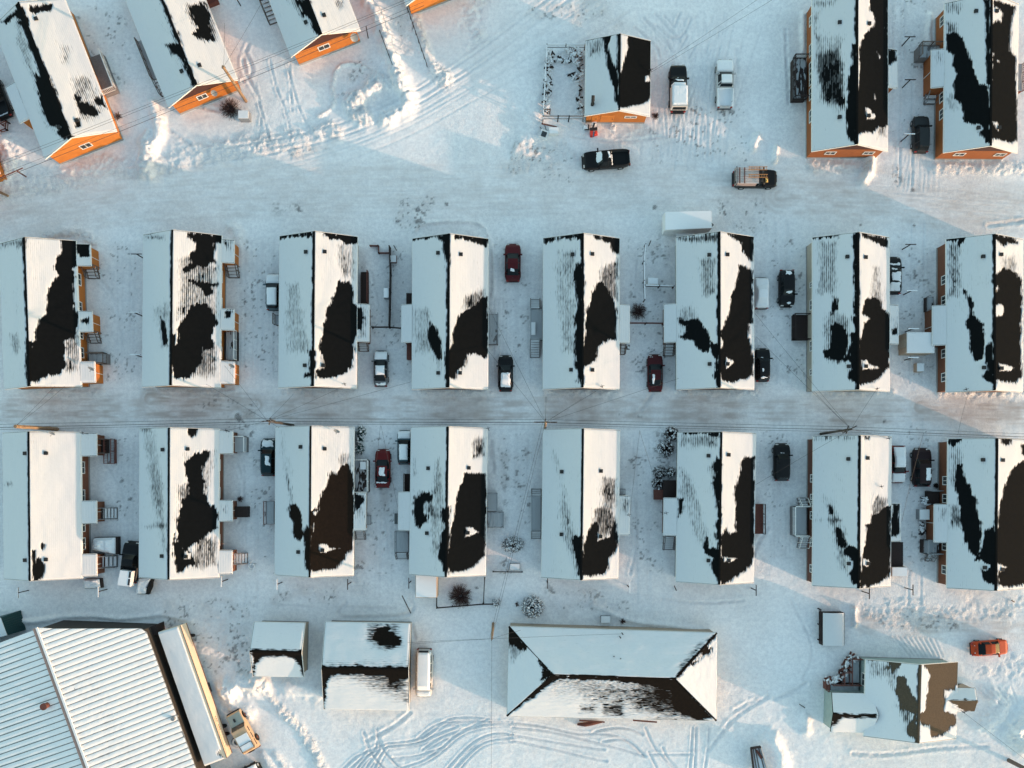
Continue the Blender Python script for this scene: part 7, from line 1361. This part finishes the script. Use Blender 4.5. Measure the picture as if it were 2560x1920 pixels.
def fence(name, lab, pts, h=1.2, m='wood_dark', bw=.32, snowcap=False, c=None, solid=True):
    P_ = [W(p, h) for p in pts]; ob = thing(name, lab, 'fence', (P_[0].x, P_[0].y, 0))
    for a_, b_ in zip(P_[:-1], P_[1:]):
        L_ = (b_-a_).length; n = max(1, round(L_/bw)) if solid else 0; d = (b_-a_)/max(n, 1)
        if solid:
            mb = MB(); mb.box8([*(Vector((p.x, p.y, 0)) for p in ())]) if False else None
            me0 = None
            for k in range(n):
                p0, p1 = a_+d*k, a_+d*(k+.94); mb = MB(); sd_ = d.normalized().cross(Vector((0, 0, 1)))*.02; hh = h+random.uniform(-.05, .03)
                mb.box8([(p0-sd_).to_tuple()[:2]+(0,), (p1-sd_).to_tuple()[:2]+(0,), (p1+sd_).to_tuple()[:2]+(0,), (p0+sd_).to_tuple()[:2]+(0,), (p0-sd_).to_tuple()[:2]+(hh,), (p1-sd_).to_tuple()[:2]+(hh,), (p1+sd_).to_tuple()[:2]+(hh,), (p0+sd_).to_tuple()[:2]+(hh,)])
                build('board', mb, M[m], ob)
        mb = MB(); mb.bar(a_+Vector((0, 0, .0)), b_+Vector((0, 0, 0)), .11, .07); build('rail', mb, M[m], ob)
        if not solid: mb = MB(); mb.bar(a_+Vector((0, 0, -h*.5)), b_+Vector((0, 0, -h*.5)), .06, .07); build('rail', mb, M[m], ob)
        if snowcap: mb = MB(); mb.bar(a_+Vector((0, 0, .075)), b_+Vector((0, 0, .075)), .13, .06); build('snow_cap', mb, M['snow'], ob)
        np_ = max(1, round(L_/2.2))
        for k in range(np_+1): p_ = a_.lerp(b_, k/np_); mb = MB(); mb.bar((p_.x, p_.y, -.1), (p_.x, p_.y, h+.12), .12); build('post', mb, M[m], ob)
    return ob
fence('yard_fence', 'dark board fence running down the yard between third and fourth upper houses', [T(1, 1, 1150, 465), T(1, 1, 1158, 700), T(1, 1, 1148, 1150)], 1.2, 'wood_dark')
fence('yard_fence', 'low fence crossing the yard from the third to the fourth upper house', [T(1, 1, 1000, 1165), T(1, 1, 1148, 1165), T(1, 1, 1250, 1175)], 1.0, 'wood_dark', solid=False, snowcap=False)
fence('planter_wall', "reddish plank tray wall at the upper end of the third upper house's yard fence", [T(1, 1, 985, 462), T(1, 1, 1055, 462), T(1, 1, 1060, 525), T(1, 1, 1150, 525)], .5, 'wood_red')
fence('yard_fence', 'snow capped rail fence with a cross rail left of the sixth upper house', [T(2, 1, 1155, 450), T(2, 1, 1140, 600), T(2, 1, 1148, 930)], 1.1, 'wood_grey', solid=False, snowcap=True)
fence('yard_fence', 'snow capped cross fence reaching the left wall of the sixth upper house', [T(2, 1, 1150, 805), T(2, 1, 1400, 812)], 1.1, 'wood_dark', solid=False, snowcap=True)
fence('yard_fence', 'low brown fence between the entry roofs of the fifth and sixth upper houses', [T(2, 1, 1020, 1130), T(2, 1, 1160, 1130), T(2, 1, 1310, 1132)], 1.0, 'wood_red', solid=False)
fence('yard_fence', 'fence around the bare bush yard below the fourth lower house', [T(1, 3, 1562, 0), T(1, 3, 1560, 278), T(1, 3, 1960, 245), T(1, 3, 2045, 245)], .9, 'wood_dark', solid=False, snowcap=False)
fence('yard_fence', 'thin fence line right of the bare bush yard below the fourth lower house', [T(1, 3, 1975, 20), T(1, 3, 1965, 240)], .9, 'wood_dark', solid=False)
fence('pen_fence', 'dark frame fence round the snowy pen left of the orange garage', [T(2, 0, 632, 385), T(2, 0, 302, 385), T(2, 0, 268, 1035)], 1.2, 'wood_grey', solid=False, snowcap=True)
fence('pen_fence', 'front fence of the snowy pen left of the orange garage', [T(2, 0, 268, 1003), T(2, 0, 400, 1003), T(2, 0, 495, 1003), T(2, 0, 620, 1003)], 1.4, 'wood_grey', solid=False)
fence('yard_fence', 'short low wire fence between the fourth and fifth lower houses', [T(1, 2, 2048, 1622), T(2, 2, 88, 1625)], .6, 'wood_dark', solid=False)
fence('yard_fence', 'brown plank corner at the left photo edge under the black vehicle', [(0, 308), (15, 302), (13, 322), (0, 326)], .8, 'wood_red', solid=False)
fence('yard_fence', 'thin post fence left of the round topped white shed', [T(3, 3, 455, 290), T(3, 3, 455, 560)], .9, 'wood_dark', solid=False)
fence('crate_frame', 'snow filled wooden frame at the lower left of the garage pen', [T(2, 0, 272, 945), T(2, 0, 330, 945)], 1.2, 'wood', solid=False)
# stacked snowy logs and scraps along the pen walls
def scraps(lab, pts, n, w, name='log_pile', L_=(.25, .6), m='wood_dark', z=.5):
    A_ = [W(p, z) for p in pts]; ob = thing(name, lab, 'log pile', (A_[0].x, A_[0].y, 0)); mb1, mb2 = MB(), MB(); segs = list(zip(A_[:-1], A_[1:])); tot = sum((b_-a_).length for a_, b_ in segs)
    for k in range(n):
        t_ = random.random()*tot
        for a_, b_ in segs:
            l = (b_-a_).length
            if t_ <= l: break
            t_ -= l
        d = (b_-a_).normalized(); p_ = a_+d*t_+Vector((-d.y, d.x, 0))*random.uniform(-w, w); an = random.random()*6.3; e = Vector((math.cos(an), math.sin(an), 0))*random.uniform(*L_)/2; zz = random.uniform(.1, z)
        (mb1 if random.random() < .34 else mb2).bar((p_.x-e.x, p_.y-e.y, zz), (p_.x+e.x, p_.y+e.y, zz+random.uniform(-.1, .1)), random.uniform(.08, .2), random.uniform(.08, .2))
    build('logs', mb1, M[m], ob, kind='stuff'); build('snow_lumps', mb2, M['snow'], ob, kind='stuff')
scraps('dark logs and snow lumps along the left wall of the garage pen', [T(2, 0, 330, 430), T(2, 0, 315, 700), T(2, 0, 295, 960)], 110, .45, z=.9)
scraps('dark logs across the top of the garage pen', [T(2, 0, 340, 490), T(2, 0, 470, 505), T(2, 0, 600, 520)], 55, .3, z=.6); scraps('reddish log heap in the upper right corner of the garage pen', [T(2, 0, 470, 410), T(2, 0, 620, 460)], 80, .5, z=.8, m='wood_red')
scraps('sticks and snow along the garage wall inside the pen', [T(2, 0, 590, 540), T(2, 0, 575, 800), T(2, 0, 600, 990)], 45, .35, z=.6)
scraps('ground clutter of brown sticks in the middle of the garage pen', [T(2, 0, 490, 620), T(2, 0, 545, 680)], 10, .2, z=.2, L_=(.6, 1.2))
scraps('dark scrap on the deck corner of the lower right house', [T(3, 3, 510, 910), T(3, 3, 640, 900), T(3, 3, 690, 800), T(3, 3, 720, 715), T(3, 3, 780, 710)], 150, .35, z=1.3, m='wood_red')
scraps('snow and sticks beside the right steps of the fifth upper house', [T(2, 1, 1010, 1330), T(2, 1, 990, 1380)], 12, .2, z=.4)
scraps('chairs and clutter frames beside the left wall of the last lower house', [T(3, 2, 1340, 1200), T(3, 2, 1345, 1300)], 26, .35, z=.6, L_=(.3, .7), m='steel_dark')
scraps('dark clutter above the freezer box at the last lower house', [T(3, 2, 1340, 1000), T(3, 2, 1400, 1030)], 50, .35, z=.6, m='steel_dark')
# pallets and barrow left of the garage pen
ob = thing('wheelbarrow', 'tipped wheelbarrow with a dark tray left of the garage pen front', 'wheelbarrow'); p_ = W(T(2, 0, 275, 1160), .5); ob.location = (p_.x, p_.y, 0)
mb = MB(); mb.box8([p_+Vector(v) for v in ((-.5, -.35, -.3), (.2, -.6, -.3), (.5, .1, -.2), (-.2, .4, -.2), (-.6, -.4, .2), (.3, -.75, .2), (.65, .2, .25), (-.3, .55, .25))]); build('tray', mb, M['white'], ob); mb = MB(); mb.box8([p_+Vector(v) for v in ((-.4, -.3, .252), (.18, -.5, .252), (.42, .08, .26), (-.18, .32, .26), (-.4, -.3, .28), (.18, -.5, .28), (.42, .08, .29), (-.18, .32, .29))]); build('tray_bed', mb, M['glass'], ob)
mb = MB(); mb.bar(p_+Vector((.3, .5, 0)), p_+Vector((.1, 1.1, .1)), .07); mb.bar(p_+Vector((-.2, .5, 0)), p_+Vector((-.5, .9, .1)), .07); build('handle', mb, M['steel_dark'], ob)
mb = MB(); mb.bar(W(T(2, 0, 255, 1068), .7), W(T(2, 0, 390, 1098), .7), .16, .08); tag(build('plank', mb, M['wood_red']), 'dark plank lying across the white box left of the pen', 'plank')
# red machine in front of the garage
ob = thing('snow_blower', 'small red machine with blue and black parts in front of the orange garage', 'snow blower'); p_ = W(T(2, 0, 700, 1140), .4); ob.location = (p_.x, p_.y, 0); RD = mat('red_plastic', (.62, .05, .03), .5); BL_ = mat('blue_plastic', (.05, .16, .28), .5)
mb = MB(); mb.box8([p_+Vector(v) for v in ((-.35, -.5, -.4), (-.02, -.55, -.4), (.05, .1, -.4), (-.4, .1, -.4), (-.3, -.4, .1), (-.05, -.45, .1), (0, .05, .2), (-.35, .05, .2))]); build('body', mb, RD, ob)
mb = MB(); mb.box8([p_+Vector(v) for v in ((.12, -.45, -.4), (.62, -.3, -.4), (.6, .15, -.4), (.15, .1, -.4), (.2, -.35, .05), (.55, -.2, .05), (.5, .1, .15), (.2, .05, .15))]); build('side_body', mb, RD, ob)
mb = MB(); mb.bar(p_+Vector((.03, -.6, -.1)), p_+Vector((.1, .0, .1)), .14); build('belt', mb, BL_, ob); mb = MB(); mb.bar(p_+Vector((-.4, .2, .2)), p_+Vector((.5, .3, .2)), .3); mb.bar(p_+Vector((-.1, .3, .2)), p_+Vector((.15, .9, .5)), .2); build('engine', mb, M['steel_dark'], ob)
mb = MB(); mb.box8([p_+Vector(v) for v in ((-.2, .7, .0), (.4, .75, .0), (.4, 1.05, .0), (-.2, 1.0, .0), (-.2, .7, .5), (.4, .75, .5), (.4, 1.05, .5), (-.2, 1.0, .5))]); build('snow_cover', mb, M['snow'], ob)
drape('covered_machine', 'snow covered handcart left of the small red machine', 'cart', (T(2, 0, 620, 1110), T(2, 0, 660, 1110), T(2, 0, 660, 1070), T(2, 0, 620, 1070)), .5)
for (c, r, x, y, R0, r_, lab, cat) in ((2, 0, 872, 1100, .30, .07, 'small pale ring shaped coil on the snow in front of the orange garage', 'hose'), (0, 2, 2170, 1585, .42, .08, 'snow covered hose coil right of the last steps of the second lower house', 'hose'), (0, 3, 2045, 1435, .48, .20, 'snow filled tyre lying beside the long cream trailer', 'tyre')):
    mb = MB(); p_ = W(T(c, r, x, y), .2); z_ = gz(p_.x, p_.y); mb.torus((p_.x, p_.y, z_+.1), R0, r_)
    if cat == 'hose': mb.torus((p_.x+.05, p_.y+.12, z_+.18), R0*.75, r_*.8); mb.tube([(p_.x-R0, p_.y+.2, z_+.1), (p_.x-R0*.5, p_.y+R0*1.6, z_+.1), (p_.x+R0*.2, p_.y+R0*2, z_+.1)], r_*.8)
    ob = build('coiled_hose' if cat == 'hose' else 'tyre', mb, M['snow'] if cat != 'tyre' else M['black']); tag(ob, lab, cat)
    if cat == 'tyre': mb = MB(); mb.torus((p_.x, p_.y, z_+.22), R0*.95, r_*.72); build('snow_cap', mb, M['snow'], ob, local=True); mb = MB(); mb.cyl(p_, .2, z_, z_+.15, 12); build('hub_snow', mb, M['concrete'], ob, local=True)
# odd poles and posts
for (a_, b_, lab) in ((T(1, 3, 1262, 170)+(1.2,), T(1, 3, 1338, 322)+(.2,), 'thin stake leaning in the snow above the brown roofed garage'), (T(2, 3, 1402, 85)+(.8,), T(2, 3, 1420, 125)+(.1,), 'short dark stake below the left corner of the sixth lower house'),
        (T(3, 3, 272, 1108)+(.6,), T(3, 3, 318, 1138)+(.1,), 'dark stick in the snow left of the lower right house'), (T(3, 3, 2105, 210)+(.8,), T(3, 3, 2130, 225)+(.1,), 'bent dark stake at the right edge above the orange red car'), (T(1, 1, 1190, 462)+(.3,), T(1, 1, 1215, 505)+(.3,), 'dark board beside the tray above the yard fence'),
        (T(2, 1, 1180, 468)+(.3,), T(2, 1, 1200, 420)+(.3,), 'dark board at the upper end of the rail fence left of the sixth upper house'), (T(0, 0, 2050, 0)+(1.5,), T(0, 0, 2080, 50)+(0,), 'dark post at the top edge right of the second orange house'), (T(1, 0, 950, 225)+(1.5,), T(1, 0, 970, 330)+(0,), 'thin post right of the third orange house'),
        (T(3, 2, 190, 660)+(0,), T(3, 2, 190, 661)+(.1,), '')):
    if lab: mb = MB(); mb.bar(W(a_[:2], a_[2]), W(b_[:2], b_[2]), .10); tag(build('stake', mb, M['wood_dark']), lab, 'stake')
mb = MB(); A_ = W(T(2, 3, 565, 1280), .3); B_ = W(T(2, 3, 780, 1268), .3); mb.tube([A_+Vector((.0, -.1, -.2)), A_.lerp(B_, .3)+Vector((0, -.1, 0)), A_.lerp(B_, .6), B_+Vector((0, 0, -.2))], [.12, .28, .26, .08], 10); tag(build('fallen_log', mb, M['wood_red']), 'dark red heap like a log in front of the hip roofed hall', 'log')
# ------------------------------------------------------------------ plants
def shrub(lab, px, Rr, h, n=160, snow=0, m='twig', seed=1, cat='bush', sx=1.0, name='bare_bush', dense=False):
    rs = random.Random(seed); c_ = W(px, h*.4); z0 = gz(c_.x, c_.y); ob = thing(name, lab, cat, (c_.x, c_.y, z0)); mb = MB(); sb = MB(); st = MB()
    st.tube([(0, 0, -.2), (0, 0, h*.45)], [.07, .04], 6)
    for k in range(n):
        a_ = rs.random()*2*math.pi; e = rs.random()**.6; el = math.acos(max(-1, min(1, 1-e*1.0))); rr = Rr*(.6+.45*rs.random()); r0 = .15*Rr
        d = Vector((math.cos(a_)*math.sin(el)*sx, math.sin(a_)*math.sin(el), math.cos(el)*h/Rr)); p0 = Vector((d.x*r0, d.y*r0, .05)); p2 = Vector((d.x*rr, d.y*rr, max(.1, d.z*rr))); p1 = p0.lerp(p2, .5)+Vector((rs.uniform(-.1, .1), rs.uniform(-.1, .1), .1))*Rr
        mb.tube([p0, p1, p2], [.03, .018, .007], 4, caps=False)
        for _ in range(4 if dense else 2):
            t_ = rs.uniform(.4, .95); b0 = p1.lerp(p2, t_); e_ = b0+Vector((rs.uniform(-.3, .3), rs.uniform(-.3, .3), rs.uniform(.0, .25)))*Rr*.6; mb.tube([b0, e_], [.013, .005], 3, caps=False)
        if snow and rs.random() < snow:
            s_ = rs.uniform(.08, .17)*(1.0 if Rr > .9 else .8); q_ = p1.lerp(p2, rs.uniform(.3, 1)); vs = [(q_.x+s_*math.cos(i*1.047)*rs.uniform(.6, 1.1), q_.y+s_*math.sin(i*1.047)*rs.uniform(.6, 1.1), q_.z) for i in range(6)]; sb.add(vs+[(q_.x, q_.y, q_.z+s_*.8), (q_.x, q_.y, q_.z-.03)], [(i, (i+1) % 6, 6) for i in range(6)]+[((i+1) % 6, i, 7) for i in range(6)])
    build('stem', st, M[m], ob, local=True); build('branches', mb, M[m], ob, local=True, kind='stuff')
    if snow: build('snow_lumps', sb, M['snow'], ob, local=True, kind='stuff')
    return ob
shrub('reddish bare bush below the right corner of the second orange house', T(0, 0, 1985, 930), 1.5, 1.4, 200, seed=2, m='twig')
shrub('dark bare bush in the fenced yard below the fourth lower house', T(1, 3, 1765, 175), 1.6, 1.3, 260, seed=3, dense=True, m='twig')
shrub('dark bare bush beside the entry roof of the fifth upper house', T(2, 1, 1095, 1030), 1.2, 1.3, 130, seed=4, dense=True, m='twig')
shrub('large round snow spangled bush above the hip roofed hall', T(2, 3, 178, 272), 1.45, 1.9, 620, snow=.95, seed=5, dense=True, name='snowy_bush', m='wood_dark')
shrub('wide snow spangled bush between the fourth and fifth lower houses', T(2, 2, 8, 1390), 1.05, 1.3, 420, snow=.95, seed=6, sx=1.35, dense=True, name='snowy_bush', m='wood_dark')
shrub('small snowy bush at the end of the bush yard fence', T(1, 3, 2077, 232), .62, 1.0, 170, snow=.8, seed=7, dense=True, name='snowy_bush', m='wood_dark')
shrub('tiny bare bush left of the large snow spangled bush', T(2, 3, 40, 245), .35, .5, 40, seed=8)
shrub('thin grassy tuft beside the buried tank above the hall', T(2, 3, 955, 392), .45, .6, 50, seed=9)
shrub('brown weeds at the right front corner of the orange garage', T(2, 0, 1240, 1000), .55, .5, 70, seed=10)
shrub('thin brown weeds right of the first orange house', T(0, 0, 1020, 1000), .6, .5, 60, seed=11)
shrub('spindly weeds beside the middle porch of the second lower house', T(0, 2, 2075, 995), .45, .5, 50, seed=12); shrub('small dark bush beside the left wall of the last lower house, under the maroon suv', T(3, 2, 1455, 878), .4, .6, 120, seed=13, m='wood_dark')
for k, (x, y, r_, lab) in enumerate(((905, 410, .75, 'uppermost green snow flecked bush right of the third lower house'), (895, 480, .55, 'middle green snow flecked bush right of the third lower house'), (890, 560, .75, 'lower green snow flecked bush right of the third lower house'))):
    shrub(lab, T(1, 2, x, y), r_, 1.4, 240, snow=.35, seed=20+k, m='spruce', name='green_bush', dense=True)
for k, (x, y, r_, lab) in enumerate(((1380, 430, 1.0, 'uppermost dark snow flecked bush of the thicket left of the sixth lower house'), (1330, 560, 1.1, 'second dark bush of the thicket left of the sixth lower house'), (1280, 760, .9, 'third dark bush of the thicket left of the sixth lower house'), (1260, 860, .8, 'lowest dark bush of the thicket left of the sixth lower house'), (1370, 760, .7, 'dark bush of the thicket close to the brown platform'))):
    shrub(lab, T(2, 2, x, y), r_, 1.3, 330, snow=.35, seed=30+k, m='wood_dark', dense=True)
